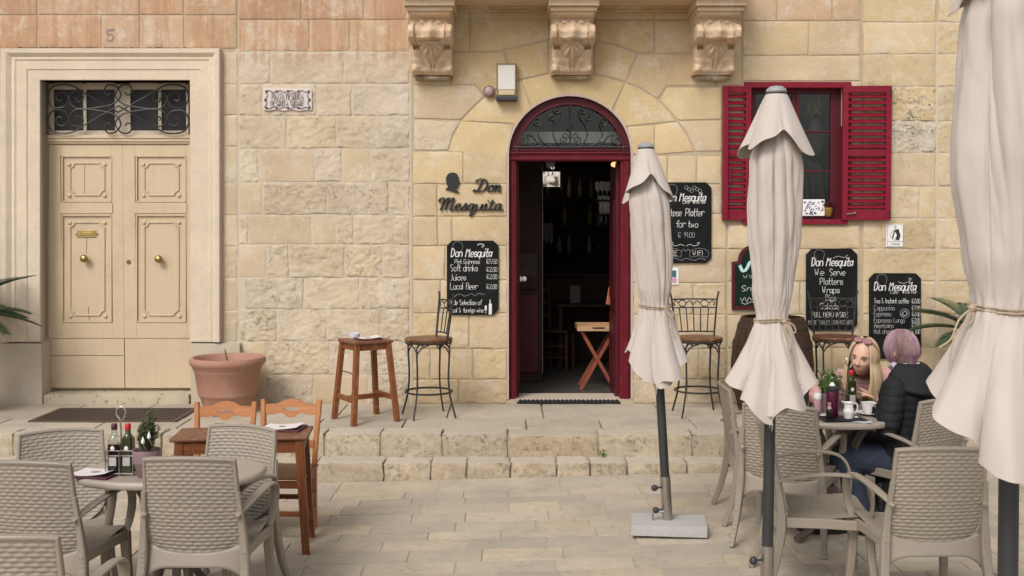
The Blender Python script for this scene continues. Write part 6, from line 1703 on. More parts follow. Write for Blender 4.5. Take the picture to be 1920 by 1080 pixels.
# ------------------------------------------------------------------ cycads
def cycad(c, h0, n, L, label, sd, arcs):
    r = random.Random(sd)
    t = thing('cycad', label, 'plant', c, 0, 'dark green cycads against the wall')
    MB().lathe([(0, 0), (.15, 0), (.2, .3), (.215, .31), (.215, .36), (.19, .36), (.18, .33), (0, .33)], 28).build('pot', TERRA, t)
    m = MB()
    for k in range(10): m.lathe([(.05, 0), (.075, .02), (.06, .05)], 10, (0, 0, .32 + (h0 - .36) * k / 10), 1, 1)
    m.build('trunk', BARK, t)
    for k in range(n):
        a = arcs[0] + (arcs[1] - arcs[0]) * k / (n - 1) + r.uniform(-.12, .12); el = r.uniform(-.05, 1.1); ln = L * r.uniform(.8, 1.1)
        P = []
        for i in range(13):
            f = i / 12; P.append(V((math.cos(a) * ln * f * math.cos(el * (1 - .5 * f)), math.sin(a) * ln * f * math.cos(el * (1 - .5 * f)), h0 + ln * (math.sin(el) * f - .32 * f * f))))
        q = MB().tube(P, [.008 * (1 - .7 * i / 12) for i in range(13)], 5)
        for i in range(2, 40):
            f = i / 40 * 12; j = min(11, int(f)); p = P[j].lerp(P[j + 1], f - j); d = (P[j + 1] - P[j]).normalized(); s = d.cross(V((0, 0, 1))).normalized(); up = s.cross(d)
            ll = .15 * math.sin(PI * (.12 + .8 * i / 40)) ** .7
            for sg in (-1, 1):
                e = (d * .75 + s * sg * .8 + up * .22).normalized(); w_ = d * .006
                q.add([p - w_, p + w_, p + e * ll * .6 + w_ * .8 - V((0, 0, .004)), p + e * ll - V((0, 0, .012)), p + e * ll * .6 - w_ * .6 - V((0, 0, .004))], [(0, 1, 2, 3, 4)])
        q.build('frond', CYCAD, t, smooth=False)
cycad((at_y(-78, 640, 9.35).x, 9.35, ZP), .86, 30, .64, 'dark green cycad reaching in from the left edge, before the pale door surround', 3, (-2.6, 2.6))
cycad((at_y(1828, 650, 9.35).x, 9.35, ZP), .72, 20, .58, 'dark green cycad by the wall, half behind the largest parasol', 8, (.2, 6.2))
# ------------------------------------------------------------------ on the women's table
def T3(px, py): return at_z(px, py, ZR)
c = T3(1591, 768); c = V((c.x, c.y, ZR)); cr2 = cruet(c, 'wire holder with oil bottles on the table of the two women'); cr2.rotation_euler = (0, 0, .3)
bottle((c.x + .012, c.y - .012, ZR), OIL, REDC, 'oil bottle with a red cap before the blonde woman', False)
c = T3(1556, 772)
t = thing('flower_pot', 'small pale pot with fresh green leaves and tiny pink flowers before the blonde woman', 'plant pot', c)
MB().lathe([(.05, 0), (.062, .12), (.058, .12), (.05, .1), (0, .1)], 24).build('pot', MAUVE, t)
m = MB()
for k in range(150):
    a = rnd.random() * 6.28; r = rnd.random() ** .5 * .05; h = rnd.uniform(.08, .17); b = V((r * math.cos(a), r * math.sin(a), .1)); e = V((r * 1.9 * math.cos(a), r * 1.9 * math.sin(a), .1 + h)); s = V((math.sin(a), -math.cos(a), 0)) * .004
    m.add([b - s, b + s, (b + e) / 2 + s * 1.4, e, (b + e) / 2 - s * 1.4], [(0, 1, 2, 3, 4)])
leaf_quads(m, 170, lambda _: ((lambda a, r: (V((r * math.cos(a), r * math.sin(a), .13 + rnd.random() * .12)), V((math.cos(a), math.sin(a), .7))))(rnd.random() * 6.28, rnd.random() * .075)), .03, .35)
m.build('foliage', GRASSY, t, smooth=False)
m = MB()
for k in range(9): a = rnd.random() * 6.28; m.ball((.075 * math.cos(a), .075 * math.sin(a), rnd.uniform(.16, .26)), .007, 6)
m.build('blossom', plain('pink_petal', (.62, .40, .42), .7), t)
c = T3(1560, 782)
t = thing('drinks_flask', 'plum red drinks flask with a black lid on the women\'s table', 'flask', c)
MB().lathe([(.034, 0), (.037, .004), (.037, .15), (.034, .158)], 24).build('flask', plain('plum_metal', (.10, .008, .035), .3, metal=.4), t); MB().lathe([(.034, .158), (.037, .162), (.037, .185), (.03, .19), (0, .19)], 24).build('lid', DKC, t)
MB().lathe([(.012, .188), (.02, .196), (.008, .215), (0, .217)], 12).build('spout', WPLAST, t)
c = T3(1533, 774)
t = thing('salt_pot', 'white and purple shaker at the left end of the women\'s table', 'shaker', c)
MB().lathe([(.02, 0), (.022, .004), (.022, .085), (.02, .09)], 20).build('body', plain('floral_print', (.45, .28, .33), .5, .6, 60), t); MB().lathe([(.0225, .088), (.023, .09), (.023, .122), (.02, .126), (0, .126)], 20).build('lid', WPLAST, t)
c = T3(1555, 786)
t = thing('sauce_bottle', 'very small dark sauce bottle with a clear top on the black tray', 'bottle', (c.x, c.y, ZR + .008))
MB().lathe([(.018, 0), (.0195, .003), (.0195, .052), (.017, .056)], 16).build('body', BALS, t); MB().lathe([(.016, .0565), (.010, .068), (.010, .08), (.011, .082), (.011, .094), (0, .095)], 16).build('cap', plain('dusty_pink_cap', (.42, .27, .25), .4), t)
c = T3(1578, 787)
t = thing('black_tray', 'small black tray with a milk jug and sachets on the women\'s table', 'tray', (c.x, c.y, ZR), .1)
m = MB(); m.grid(lambda u, v: ((u - .5) * .27, (v - .5) * .16, .003 + .008 * smooth(.36, .5, max(abs(u - .5), abs(v - .5)))), 24, 16); o = m.build('base', plain('black_tray_plastic', (.015, .014, .016), .35), t); s = o.modifiers.new('th', 'SOLIDIFY'); s.thickness = .003
for (px, py, rz, col, w) in ((1545, 782, .4, (.62, .62, .64), .05), (1571, 780, .9, (.30, .25, .40), .045), (1605, 786, -.3, (.6, .58, .58), .03)):
    q = T3(px, py); o = MB().grid(lambda u, v: ((u - .5) * w, (v - .5) * w * .7, .006 * math.sin(PI * u) * math.sin(PI * v) + .004), 6, 5).build('sugar_sachet', plain('sachet_paper', col, .6)); o.location = (q.x, q.y, ZR + .009); o.rotation_euler = (0.05, 0, rz)
    tag(o, {1545: 'white sugar sachet at the left end of the black tray', 1571: 'lilac sugar sachet on the black tray beside the milk jug', 1605: 'small white sachet at the right end of the black tray'}[px], 'sachet')
c = T3(1591, 786)
t = thing('milk_jug', 'small white porcelain milk jug on the black tray', 'jug', (c.x, c.y, ZR + .007))
m = MB()
def jug(u, v):
    a = 2 * PI * u; r = pw(v, [(0, .024), (.12, .028), (.4, .033), (.7, .027), (.85, .026), (1, .031)]); l = max(0, math.cos(a - PI)) ** 6 * smooth(.75, 1, v); r += .014 * l
    return V((r * math.cos(a), r * math.sin(a), .098 * v + .008 * l))
m.grid(jug, 32, 24, True); m.lathe([(0, .001), (.024, .0)], 24); o = m.build('body', WHITE, t); s = o.modifiers.new('th', 'SOLIDIFY'); s.thickness = .003
MB().tube(spline([(.026, 0, .085), (.045, 0, .09), (.055, 0, .068), (.046, 0, .04), (.031, 0, .034)], 5), .0042, 8).build('handle', WHITE, t)
c = T3(1629, 778)
t = thing('coffee_cup', 'white coffee cup on its saucer beside the purple haired woman', 'cup', (c.x, c.y, ZR))
MB().lathe([(0, .004), (.03, .003), (.05, .008), (.076, .016), (.077, .019), (.05, .0125), (.03, .009), (0, .009)], 36).build('saucer', WHITE, t)
MB().lathe([(0, .010), (.026, .010), (.030, .014), (.042, .045), (.047, .078), (.0455, .079), (.040, .046), (.028, .018), (0, .017)], 36).build('cup', WHITE, t)
MB().tube(spline([(.044, 0, .07), (.068, 0, .07), (.072, 0, .05), (.055, 0, .035), (.040, 0, .038)], 5), .0045, 8).build('handle', WHITE, t)
MB().lathe([(0, .068), (.044, .068)], 24).build('coffee', plain('coffee', (.05, .02, .008), .2), t); MB().box(.006, .02, -.0475, -.0405, .024, .058).build('printed_mark', BLACKB, t, smooth=False)
c = T3(1618, 762)
t = thing('salad_plate', 'white plate of salad before the blonde woman', 'plate', (c.x, c.y + .02, ZR))
MB().lathe([(0, .004), (.07, .004), (.12, .018), (.135, .022), (.134, .025), (.11, .02), (.07, .009), (0, .009)], 40).build('plate', WHITE, t)
m = MB(); leaf_quads(m, 150, lambda _: ((lambda a, r: (V((r * math.cos(a) - .01, r * math.sin(a), .012 + .045 * (1 - r / .1) * rnd.random() + .005)), V((math.cos(a), math.sin(a), .8))))(rnd.random() * 6.28, rnd.random() ** .6 * .09)), .045, .8)
m.build('salad_leaves', leafmat('salad_leaf', (.05, .11, .012), (.30, .36, .06)), t, smooth=False)
m = MB()
for k in range(14): a = rnd.random() * 6.28; r = rnd.random() * .07; m.ball((r * math.cos(a) + .02, r * math.sin(a), .03 + .02 * rnd.random()), .009, 6, 1.3, 1, .7)
m.build('cheese', plain('pale_cheese', (.62, .52, .38), .6), t)
c = T3(1616, 792); o = MB().grid(lambda u, v: ((u - .5) * .11, (v - .5) * .075, .0015 + .004 * math.sin(u * 5) ** 2), 8, 4).build('paper_napkin', plain('bluish_paper', (.56, .58, .66), .8)); o.location = (c.x, c.y, ZR); o.rotation_euler = (0, 0, -.35); tag(o, 'bluish paper slip at the front edge of the women\'s table', 'paper')
c = T3(1514, 776); o = MB().box(-.04, .04, -.075, .075, .0005, .009).build('mobile_phone', plain('phone_glass', (.014, .014, .016), .15), smooth=False, bevel=.003); o.location = (c.x, c.y, ZR); o.rotation_euler = (0, 0, 1.2); tag(o, 'dark mobile phone lying at the left end of the women\'s table', 'phone')
# bag hung on the chair at the left end of the table
bx, by = 1.83, 6.62; bz = gz(bx)
t = thing('handbag', 'small beige handbag with a looped strap beside the women\'s table', 'bag', (bx, by, bz + .42), .3)
BAGM = plain('beige_leather', (.40, .33, .25), .5, .1, 9, .15); MB().box(-.075, .075, -.04, .04, 0, .15).build('body', BAGM, t, smooth=False, bevel=.022, seg=3)
MB().sweep(spline([(-.06, 0, .14), (-.07, 0, .21), (-.02, 0, .27), (.04, 0, .25), (.065, 0, .14)], 5), rsec(.006, .016, .3), up=(0, 1, 0)).build('strap', plain('tan_strap', (.24, .17, .1), .5), t)
MB().tube([(.03, -.045, .05), (.03, -.045, .11)], .008, 8).build('clasp', STEEL, t)

# ------------------------------------------------------------------ people
def remesh(mb, name, mat, parent, vox, it=4, disp=None, mats=None):
    me = mb.mesh(name + '_src', False); tmp = bpy.data.objects.new('tmp', me); COL.objects.link(tmp)
    r = tmp.modifiers.new('r', 'REMESH'); r.mode = 'VOXEL'; r.voxel_size = vox; r.use_smooth_shade = True
    if it: s = tmp.modifiers.new('s', 'SMOOTH'); s.factor = .5; s.iterations = it
    dg = bpy.context.evaluated_depsgraph_get(); new = bpy.data.meshes.new_from_object(tmp.evaluated_get(dg))
    bpy.data.objects.remove(tmp)
    if disp:
        nrm = [v.normal.copy() for v in new.vertices]
        for v, n in zip(new.vertices, nrm): v.co = v.co + n * disp(v.co)
    new.polygons.foreach_set('use_smooth', [True] * len(new.polygons)); new.name = name
    new.materials.clear(); new.materials.append(mat)
    o = bpy.data.objects.new(name, new); link(o, parent, True); return o
def limb(m, pts, rad, n=14, k=5):
    P = spline(pts, k); R_ = []
    for i in range(len(P)):
        f = i / (len(P) - 1) * (len(rad) - 1); j = min(len(rad) - 2, int(f)); R_.append(lerp(rad[j], rad[j + 1], f - j))
    m.tube(P, R_, n); m.ball(P[0], R_[0], n); m.ball(P[-1], R_[-1], n)
def torso(m, rings, side, n=24):           # rings: (centre, half width, half depth); side = unit vector to one side
    vs = []
    for c, a, b in rings:
        c = V(c); s = V(side).normalized(); f = V((0, 0, 1)).cross(s).normalized()
        for k in range(n):
            t_ = 2 * PI * k / n; vs.append(c + s * (a * math.cos(t_)) + f * (b * math.sin(t_)))
    fs = [(i * n + k, i * n + (k + 1) % n, (i + 1) * n + (k + 1) % n, (i + 1) * n + k) for i in range(len(rings) - 1) for k in range(n)]
    fs += [tuple(range(n))[::-1], tuple((len(rings) - 1) * n + k for k in range(n))]
    m.add(vs, fs)
class Head:
    def __init__(s, c, fwd, up=(0, 0, 1), k=1.0):
        s.c = V(c); s.f = V(fwd).normalized(); u = V(up); s.u = (u - s.f * u.dot(s.f)).normalized(); s.r = s.f.cross(s.u); s.k = k
    def p(s, x, y, z): return s.c + (s.r * x + s.f * y + s.u * z) * s.k
    def skull(s, m):
        def fn(u, v):
            a = 2 * PI * u; b = PI * (v - .5)
            x, y, z = math.cos(b) * math.sin(a), math.cos(b) * math.cos(a), math.sin(b)
            X, Y, Z = x * .076, y * .094, z * .118
            fr = max(0, y)
            if z < 0: X *= 1 - .30 * (-z) ** 1.3 * 1; Y *= 1 - .12 * (-z) * (y < 0) ; Y += .012 * (-z) * fr
            def g(cx, cz, wx, wz): return math.exp(-((X - cx) / wx) ** 2 - ((Z - cz) / wz) ** 2) * (1 if y > 0 else 0)
            d = .024 * g(0, -.024, .011, .013) + .014 * g(0, -.004, .008, .02) + .006 * g(.012, -.03, .007, .006) + .006 * g(-.012, -.03, .007, .006)
            d += .005 * (g(.03, .026, .022, .009) + g(-.03, .026, .022, .009)) - .011 * (g(.031, .008, .016, .011) + g(-.031, .008, .016, .011))
            d += .006 * (g(.042, -.025, .02, .02) + g(-.042, -.025, .02, .02)) + .008 * g(0, -.098, .022, .016) - .004 * g(0, -.079, .018, .006)
            d += .007 * g(0, -.057, .019, .005) + .007 * g(0, -.067, .016, .005) - .006 * g(0, -.062, .022, .0022)
            return s.p(X, Y + d, Z)
        m.grid(fn, 72, 60, True)
        for sx in (-1, 1): m.ball(s.p(sx * .077, -.008, -.005), .026 * s.k, 10, .45, .8, 1.15)
SKIN = plain('warm_skin', (.66, .40, .30), .5, .06, 20, .06, 150); LIPS = plain('lips', (.36, .10, .09), .4); EYEW = plain('eye_white', (.62, .58, .55), .25); IRIS = plain('dark_iris', (.03, .02, .015), .2); BROW = plain('eyebrow', (.27, .16, .09), .8)
def face_bits(h, par):
    for sx in (-1, 1):
        e = MB(); e.ball(h.p(sx * .031, .078, .007), .0112 * h.k, 12); e.build('eye', EYEW, par, True)
        e = MB(); e.ball(h.p(sx * .031 - .001, .0885, .006), .0048 * h.k, 10); e.build('iris', IRIS, par, True)
        e = MB(); e.tube(spline([h.p(sx * .016, .094, .027), h.p(sx * .034, .092, .032), h.p(sx * .05, .08, .027)], 3), [.0026 * h.k] * 6 + [.0015], 6); e.build('eyebrow', BROW, par, True)
        e = MB(); e.tube(spline([h.p(sx * .018, .086, .010), h.p(sx * .031, .0905, .0165), h.p(sx * .045, .081, .010)], 3), .0022 * h.k, 5); e.build('eyelid', plain('lash_line', (.10, .05, .035), .6), par, True)
    e = MB(); e.tube(spline([h.p(-.021, .092, -.061), h.p(-.008, .1015, -.057), h.p(0, .101, -.0585), h.p(.008, .1015, -.057), h.p(.021, .092, -.061)], 3), .0034 * h.k, 6).tube(spline([h.p(-.018, .093, -.063), h.p(0, .1015, -.0675), h.p(.018, .093, -.063)], 4), .0040 * h.k, 6); e.build('lips', LIPS, par, True)
def hair_mat(name, stops):
    t = NT(name); g = t.n('NewGeometry'); sn = t.noise(30, 3, .6, stretch=(1, 1, .10)); c = t.ramp(t.math('ADD', t.math('MULTIPLY', g.outputs['Random Per Island'], .45), t.math('MULTIPLY', t.math('SUBTRACT', sn, .28), 1.25)), stops)
    return t.fin(c, .42, spec=.4)
def strand(m, P, w, nrm):                  # a flat lock of hair
    n = len(P); vs = []
    for i, p in enumerate(P):
        tg = (P[min(i + 1, n - 1)] - P[max(0, i - 1)]).normalized(); o = nrm(p); s = tg.cross(o).normalized(); k = w * (1 - .7 * (i / (n - 1)) ** 3)
        vs += [p - s * k - o * .002, p + o * .0025, p + s * k - o * .002]
    m.add(vs, [(3 * i + j, 3 * i + j + 1, 3 * i + 4 + j, 3 * i + 3 + j) for i in range(n - 1) for j in (0, 1)])
def hand(m, w, d, nrm, L=.17, curl=.35, thumb=1):   # wrist, finger direction, palm normal
    w, d, nrm = V(w), V(d).normalized(), V(nrm); nrm = (nrm - d * nrm.dot(d)).normalized(); s = d.cross(nrm)
    pl = L * .52
    torso_r = []
    for f in (0, .35, .7, 1.0):
        c = w + d * pl * f; q = lerp(.024, .039, smooth(0, .8, f)); k = .014
        torso_r.append((c, q, k))
    n = 12; vs = []
    for c, a, b in torso_r:
        for k in range(n): t_ = 2 * PI * k / n; vs.append(c + s * (a * math.cos(t_)) + nrm * (b * math.sin(t_)))
    m.add(vs, [(i * n + k, i * n + (k + 1) % n, (i + 1) * n + (k + 1) % n, (i + 1) * n + k) for i in range(3) for k in range(n)] + [tuple(range(n))[::-1], tuple(3 * n + k for k in range(n))])
    for i, (o, ln) in enumerate(((-.030, .066), (-.010, .078), (.011, .072), (.030, .056))):
        b = w + d * pl * .92 + s * o; dd = (d + s * (o * 4.5)).normalized(); c1 = b + dd * ln * .45; d2 = (dd + nrm * curl).normalized(); c2 = c1 + d2 * ln * .34; d3 = (dd + nrm * curl * 2.2).normalized(); c3 = c2 + d3 * ln * .25
        limb(m, [b, c1, c2, c3], [.0095, .0088, .008, .0068], 8, 3)
    b = w + d * pl * .22 + s * (-.026 * thumb); dd = (d * .7 - s * thumb * .8 + nrm * .3).normalized(); limb(m, [b, b + dd * .038, b + dd * .055 + d * .018], [.013, .0105, .0078], 8, 3)

# --- the blonde woman, leaning over her plate, face turned to the left
PB = thing('person', 'person with long blonde hair in a pink jacket leaning over a plate of salad', 'person', (2.390, 7.24, gz(2.36)))
H = Head((2.308, 6.98, 1.078), (-.60, -.79, -.14), (.14, -.08, 1), 1.05)
nb = V((2.405, 7.26, .93)); S_ = V((.97, .22, 0)).normalized()
shR, shL = nb - S_ * .185 + V((0, .0, -.045)), nb + S_ * .185 + V((0, 0, -.05))
elR, elL = V((2.02, 6.97, ZR + .055)), V((2.53, 6.99, .80)); haR = V((2.180, 6.88, .825)); haL = V((2.40, 6.90, .80))
m = MB(); H.skull(m); limb(m, [H.p(0, -.03, -.07), nb + V((0, 0, .01)), nb + V((0, .03, -.06))], [.054, .054, .07])
torso(m, [((2.415, 7.28, .46), .15, .12), ((2.410, 7.27, .56), .155, .115), ((2.400, 7.24, .70), .13, .10), ((2.390, 7.19, .83), .15, .11), ((2.380, 7.15, .92), .12, .075)], S_)
limb(m, [shR, elR, haR], [.05, .042, .028]); limb(m, [shL, elL, haL], [.05, .042, .028])
hand(m, haL + V((-.01, 0, 0)), (-.88, .05, .28), (.2, .9, .1), .17, .25, 1); hand(m, haR, (.85, -.25, .15), (0, -.3, -1), .17, .4, -1)
for sx in (-1, 1): limb(m, [(2.410 + sx * .09, 7.26, .50), (2.330 + sx * .10, 6.88, .50), (2.330 + sx * .10, 6.92, gz(2.3) + .08)], [.08, .058, .042])
remesh(m, 'body', SKIN, PB, .0052, 3)
face_bits(H, PB)
PINKJ = plain('pink_jacket', (.56, .31, .295), .55, .08, 9, .2, 60)
m = MB(); torso(m, [((2.415, 7.28, .44), .19, .155), ((2.410, 7.27, .56), .185, .15), ((2.400, 7.24, .70), .165, .135), ((2.390, 7.19, .83), .185, .14), ((2.380, 7.15, .915), .165, .105), (nb + V((0, .005, .03)), .078, .07)], S_)
limb(m, [shR, elR.lerp(shR, .45) + V((-.03, 0, .01)), elR, haR.lerp(elR, .22)], [.078, .066, .062, .046]); limb(m, [shL, elL, haL.lerp(elL, .2)], [.078, .064, .046])
m.lathe([(.068, 0), (.08, .03), (.075, .055)], 20, nb + V((-.01, -.03, -.01)))
def pink_folds(co): return .009 * noise.noise(co * 13) + .004 * abs(math.sin(co.z * 75 + 2 * noise.noise(co * 9)))
remesh(m, 'jacket', PINKJ, PB, .007, 5, pink_folds)
m = MB()
for sx in (-1, 1): limb(m, [(2.410 + sx * .09, 7.26, .50), (2.330 + sx * .10, 6.88, .50), (2.330 + sx * .10, 6.92, gz(2.3) + .10)], [.105, .075, .058])
remesh(m, 'trousers', plain('dark_trousers', (.05, .05, .06), .8), PB, .012, 3)
for sx in (-1, 1): rough_block('shoe', 2.30 + sx * .10 - .045, 2.30 + sx * .10 + .045, 6.72, 6.98, gz(2.3) + .002, gz(2.3) + .09, plain('dark_shoe', (.03, .03, .03), .5), PB, .03, .002, .03, 4 + sx)
BLOND = hair_mat('blonde_hair', [(0, (.26, .16, .08)), (.35, (.44, .31, .175)), (.7, (.56, .43, .28)), (1, (.66, .54, .39))])
hm = MB(); hr = random.Random(5)
def hn(p): 
    q = p - H.c; q = q - H.u * q.dot(H.u) * .6
    return q.normalized()
for k in range(800):
    sd = 1 if hr.random() < .5 else -1; az = hr.uniform(.85, PI) if hr.random() < .8 else hr.uniform(.85, 1.3)
    lenz = hr.uniform(.23, .30) + .02
    P = []; pa = .25; top = H.p(.012 + sd * .006, .052 - .10 * hr.random(), .112)
    for i in range(9):
        f = i / 8; b = lerp(1.35, -.12, f); rr = 1.09 + .05 * hr.random() * f + .03
        aa = sd * lerp(max(az, .8) * .9, az, f)
        P.append(H.p(.078 * rr * math.cos(b) * math.sin(aa) * 1.05, .094 * rr * math.cos(b) * math.cos(aa), .118 * rr * math.sin(b)))
    end = P[-1]; out = (end - H.c); out.z = 0; out.normalize()
    g_ = V((hr.uniform(-.012, .012), hr.uniform(-.012, .012), 0))
    for i in range(1, 8):
        f = i / 7; P.append(end + V((0, 0, -lenz * f)) + out * (.020 * math.sin(PI * min(1, f * 1.1)) - .022 * f * f) + g_ * f + H.f * (.018 * f if az < 1.6 else -.01 * f))
    strand(hm, P, hr.uniform(.0025, .006), hn)
hm.build('hair', BLOND, PB, True)
m = MB()
m.grid(lambda u, v: H.p(.079 * 1.03 * math.cos(lerp(1.57, -.2, v)) * math.sin(lerp(.75, 2 * PI - .75, u)), .0965 * 1.02 * math.cos(lerp(1.57, -.2, v)) * math.cos(lerp(.75, 2 * PI - .75, u)) - .002, .122 * math.sin(lerp(1.57, -.2, v))), 40, 16)
m.build('hair_cap', BLOND, PB, True)
sg = thing('sunglasses', 'pink sunglasses pushed up on the blonde woman\'s head', 'sunglasses', H.p(0, .05, .125))
PGL = plain('rose_frames', (.36, .15, .15), .3); PLN = plain('rose_lens', (.30, .17, .19), .15)
for sx in (-1, 1):
    cc = H.p(sx * .030, .050, .120); e = (H.f * .55 + H.u * .85).normalized(); w_ = H.r; u2 = w_.cross(e)
    MB().tube([cc + w_ * (.025 * math.cos(a)) + u2 * (.019 * math.sin(a)) for a in [2 * PI * k / 20 for k in range(20)]], .0036, 6, closed=True).build('rim', PGL, sg, True)
    MB().add([cc + w_ * (.0235 * math.cos(a)) + u2 * (.0175 * math.sin(a)) for a in [2 * PI * k / 20 for k in range(20)]], [tuple(range(20))]).build('lens', PLN, sg, True, smooth=False)
    MB().tube(spline([H.p(sx * .056, .046, .120), H.p(sx * .084, .01, .07), H.p(sx * .088, -.03, .03)], 4), .003, 5).build('temple', PGL, sg, True)
MB().tube([H.p(-.006, .055, .124), H.p(.006, .055, .124)], .003, 6).build('bridge', PGL, sg, True)

# --- the woman with purple hair, seen from behind
fw = V((-.72, .69, 0)); rt = V((.69, .72, 0))
hip = V((2.47, 6.60, .47)); nk = hip + fw * .03 + V((.0, -.02, .565)); HC2 = nk + fw * .035 + V((0, -.01, .128))
PP = thing('person', 'person with short purple streaked hair in a black puffer jacket, seen from behind', 'person', (hip.x, hip.y, gz(hip.x)))
H2 = Head(HC2, (-.55, .83, -.05), (0, 0, 1), 1.0)
m = MB(); H2.skull(m); limb(m, [H2.p(0, -.03, -.07), nk, nk - V((0, 0, .07))], [.056, .058, .075])
torso(m, [(hip + V((0, 0, -.02)), .17, .13), (hip + V((0, 0, .12)), .16, .12), (hip + V((-.02, 0, .3)), .15, .11), (nk - V((0, 0, .14)), .16, .11), (nk - V((0, 0, .06)), .12, .08)], rt)
sl_, sr_ = nk - rt * .185 - V((0, 0, .09)), nk + rt * .185 - V((0, 0, .09))
eL, eR = sl_ + V((-.05, -.03, -.19)), sr_ + V((.02, .0, -.20)); hL, hR = eL + V((.03, .24, .03)), eR + V((-.22, .08, .04))
kL, kR = V((2.08, 6.60, .49)), V((2.18, 6.84, .49)); aL, aR = V((2.16, 6.52, gz(2) + .09)), V((1.97, 6.56, gz(2) + .09))
limb(m, [sl_, eL, hL], [.05, .042, .028]); limb(m, [sr_, eR, hR], [.05, .042, .028]); hand(m, hL, (-.1, .9, -.1), (.3, .1, -1), .17, .5, 1); hand(m, hR, (-.6, .6, -.1), (.3, .1, -1), .17, .5, -1)
for s_, k_, a_ in ((-1, kL, aL), (1, kR, aR)): limb(m, [hip + rt * .09 * s_, k_, a_], [.085, .062, .045])
remesh(m, 'body', SKIN, PP, .0058, 3); face_bits(H2, PP)
JEAN = plain('blue_denim', (.026, .036, .062), .85, .25, 14, .3, 240)
m = MB()
for s_, k_, a_ in ((-1, kL, aL), (1, kR, aR)): limb(m, [hip + rt * .09 * s_, k_, k_.lerp(a_, .5) + V((0, .01, 0)), a_ + V((0, 0, .02))], [.115, .088, .076, .066])
remesh(m, 'jeans', JEAN, PP, .008, 4, lambda co: .006 * noise.noise(co * 18) + .003 * noise.noise(co * 45))
SHOE = plain('black_boot', (.014, .013, .013), .4)
for a_, d_ in ((aL, V((-.45, .35, 0))), (aR, V((-.9, .1, 0)))):
    q = MB(); d_.normalize(); b = V((a_.x, a_.y, gz(a_.x))); limb(q, [b + V((0, 0, .12)), b + V((0, 0, .05)) + d_ * .02], [.06, .052]); limb(q, [b + V((0, 0, .046)) - d_ * .05, b + V((0, 0, .044)) + d_ * .09, b + V((0, 0, .038)) + d_ * .17], [.045, .047, .035]); remesh(q, 'boot', SHOE, PP, .008, 3)
PUFF = plain('black_puffer_nylon', (.014, .0145, .016), .72, .15, 8, .25, 50, spec=.25)
m = MB(); torso(m, [(hip + V((.01, -.01, -.14)), .235, .20), (hip + V((0, 0, -.02)), .23, .19), (hip + V((0, 0, .12)), .215, .175), (hip + V((-.02, 0, .3)), .205, .165), (nk - V((0, 0, .13)), .205, .15), (nk - V((0, 0, .04)), .135, .105), (nk + V((0, 0, .02)), .08, .075)], rt)
limb(m, [sl_ + rt * .025 + V((-.005, -.005, .0)), eL + rt * .012 + V((-.005, -.01, -.05)), hL.lerp(eL, .15)], [.078, .07, .056]); limb(m, [sr_, eR, hR.lerp(eR, .15)], [.098, .084, .062])
def puffs(co):
    z = co.z + .012 * noise.noise(co * 5); f = (z * 21) % 1.0
    return .0065 * (math.sin(PI * f) ** .35 - .7) + .004 * noise.noise(co * 17) + .002 * noise.noise(V((co.x * 60, co.y * 60, co.z * 12)))
remesh(m, 'puffer_jacket', PUFF, PP, .0065, 3, puffs)
m = MB(); bk_ = -fw                       # hood lying on the back
def hood(u, v):
    a = lerp(-1.75, 1.75, u); c = nk + V((0, 0, .01)); rr = lerp(.088, .185, v) * (1 + .12 * math.cos(a) * v)
    dr = bk_ * math.cos(a) + rt * math.sin(a)
    return c + dr * rr + V((0, 0, .035 - .165 * v ** 1.2 * (.35 + .65 * max(0, math.cos(a * .8))) + .028 * math.sin(PI * v) - .03 * v * abs(math.sin(a)))) 
m.grid(hood, 30, 14); q = m.build('hood', PUFF, PP, True); s = q.modifiers.new('pad', 'SOLIDIFY'); s.thickness = .03; s.offset = 0; s = q.modifiers.new('sub', 'SUBSURF'); s.levels = 1; s.render_levels = 1
m = MB(); 
def scarf(u, v):
    a = 2 * PI * u; c = nk + V((0, 0, .035)) + fw * .012; r = .078 + .016 * math.sin(PI * v) + .005 * math.sin(9 * a) ; return c + (bk_ * math.cos(a) + rt * math.sin(a)) * r + V((0, 0, .05 * (v - .5) + .008 * math.sin(5 * a)))
m.grid(scarf, 48, 8, True); m.build('scarf', plain('lilac_grey_scarf', (.47, .43, .46), .9, .35, 70), PP, True)
m = MB(); c = hip + V((-.13, -.14, -.10))       # loose skirt of the long coat hanging down beside the seat
m.grid(lambda u, v: c + V((lerp(-.10, .10, u), .03 * math.sin(u * 8) - .05 * v + .10 * u * 0, -.30 * v)) , 20, 14); q = m.build('coat_skirt', PUFF, PP, True); s = q.modifiers.new('pad', 'SOLIDIFY'); s.thickness = .03; s.offset = 0
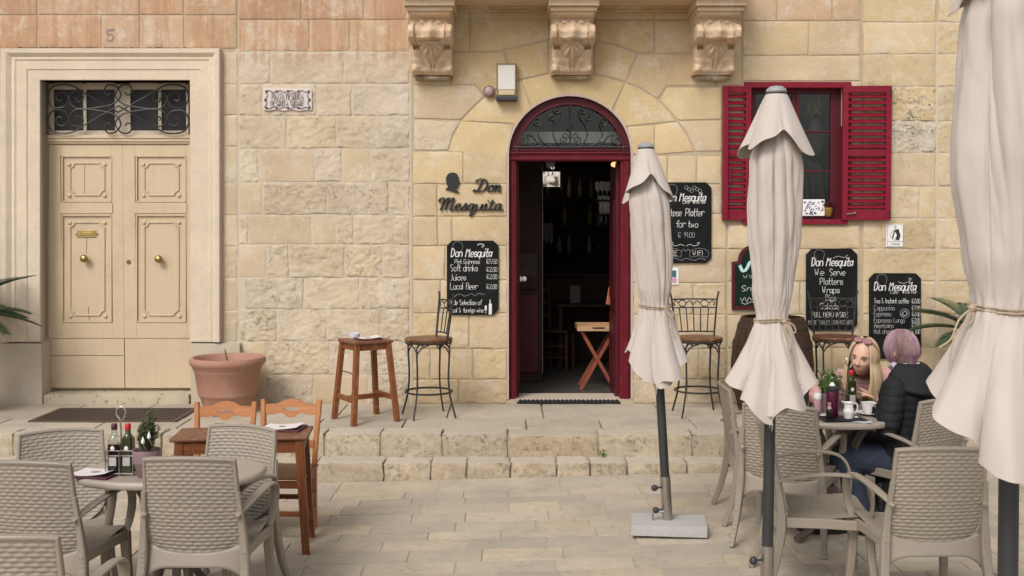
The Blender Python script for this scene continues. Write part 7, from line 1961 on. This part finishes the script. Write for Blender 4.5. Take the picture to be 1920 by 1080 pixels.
PURP = hair_mat('purple_streaked_hair', [(0, (.06, .028, .04)), (.15, (.17, .07, .14)), (.4, (.25, .11, .21)), (.52, (.34, .24, .25)), (.66, (.36, .27, .19)), (.8, (.10, .055, .05)), (.9, (.22, .14, .10)), (1, (.32, .20, .28))])
hm = MB()
def hn2(p):
    q = p - H2.c; q = q - H2.u * q.dot(H2.u) * .5
    return q.normalized()
for k in range(950):
    sd = 1 if hr.random() < .5 else -1; az = hr.uniform(.6, PI); low = -.42 - .16 * hr.random() - .16 * (az > 2.0)
    P = []
    for i in range(12):
        f = i / 11; b = lerp(1.5, low, f); rr = 1.12 + .07 * math.sin(PI * f) + .035 * hr.random() * (.3 + f) - .20 * max(0, f - .72) / .28
        aa = sd * lerp(az * .96, az, f)
        P.append(H2.p(.078 * rr * math.cos(max(b, -.32)) * math.sin(aa), .094 * rr * math.cos(max(b, -.32)) * math.cos(aa), .118 * rr * (math.sin(b) if b > -.3 else math.sin(-.3) + (b + .3) * 1.25)))
    strand(hm, P, hr.uniform(.0022, .0055), hn2)
hm.build('hair', PURP, PP, True)
m = MB()
m.grid(lambda u, v: H2.p(.080 * 1.06 * math.cos(lerp(1.57, -.5, v)) * math.sin(lerp(.8, 2 * PI - .8, u)), .0965 * 1.05 * math.cos(lerp(1.57, -.5, v)) * math.cos(lerp(.8, 2 * PI - .8, u)), .122 * math.sin(lerp(1.57, -.5, v))), 40, 16)
m.build('hair_cap', plain('dark_roots', (.10, .055, .08), .6), PP, True)
# black coat thrown over the side-on chair at the back
bx, by = 1.60, 6.93; m = MB()
m.grid(lambda u, v: V((bx + lerp(-.02, .16, u) + .02 * math.sin(v * 7), by - .17 - .04 * math.sin(u * 6) - .03 * v, gz(bx) + .66 - .30 * v - .04 * math.sin(u * 3))), 16, 18)
q = m.build('black_coat', PUFF); s = q.modifiers.new('pad', 'SOLIDIFY'); s.thickness = .05; s.offset = 0; s = q.modifiers.new('sub', 'SUBSURF'); s.levels = s.render_levels = 1
tag(q, 'black coat hanging over the arm of the side-on chair at the back', 'coat')
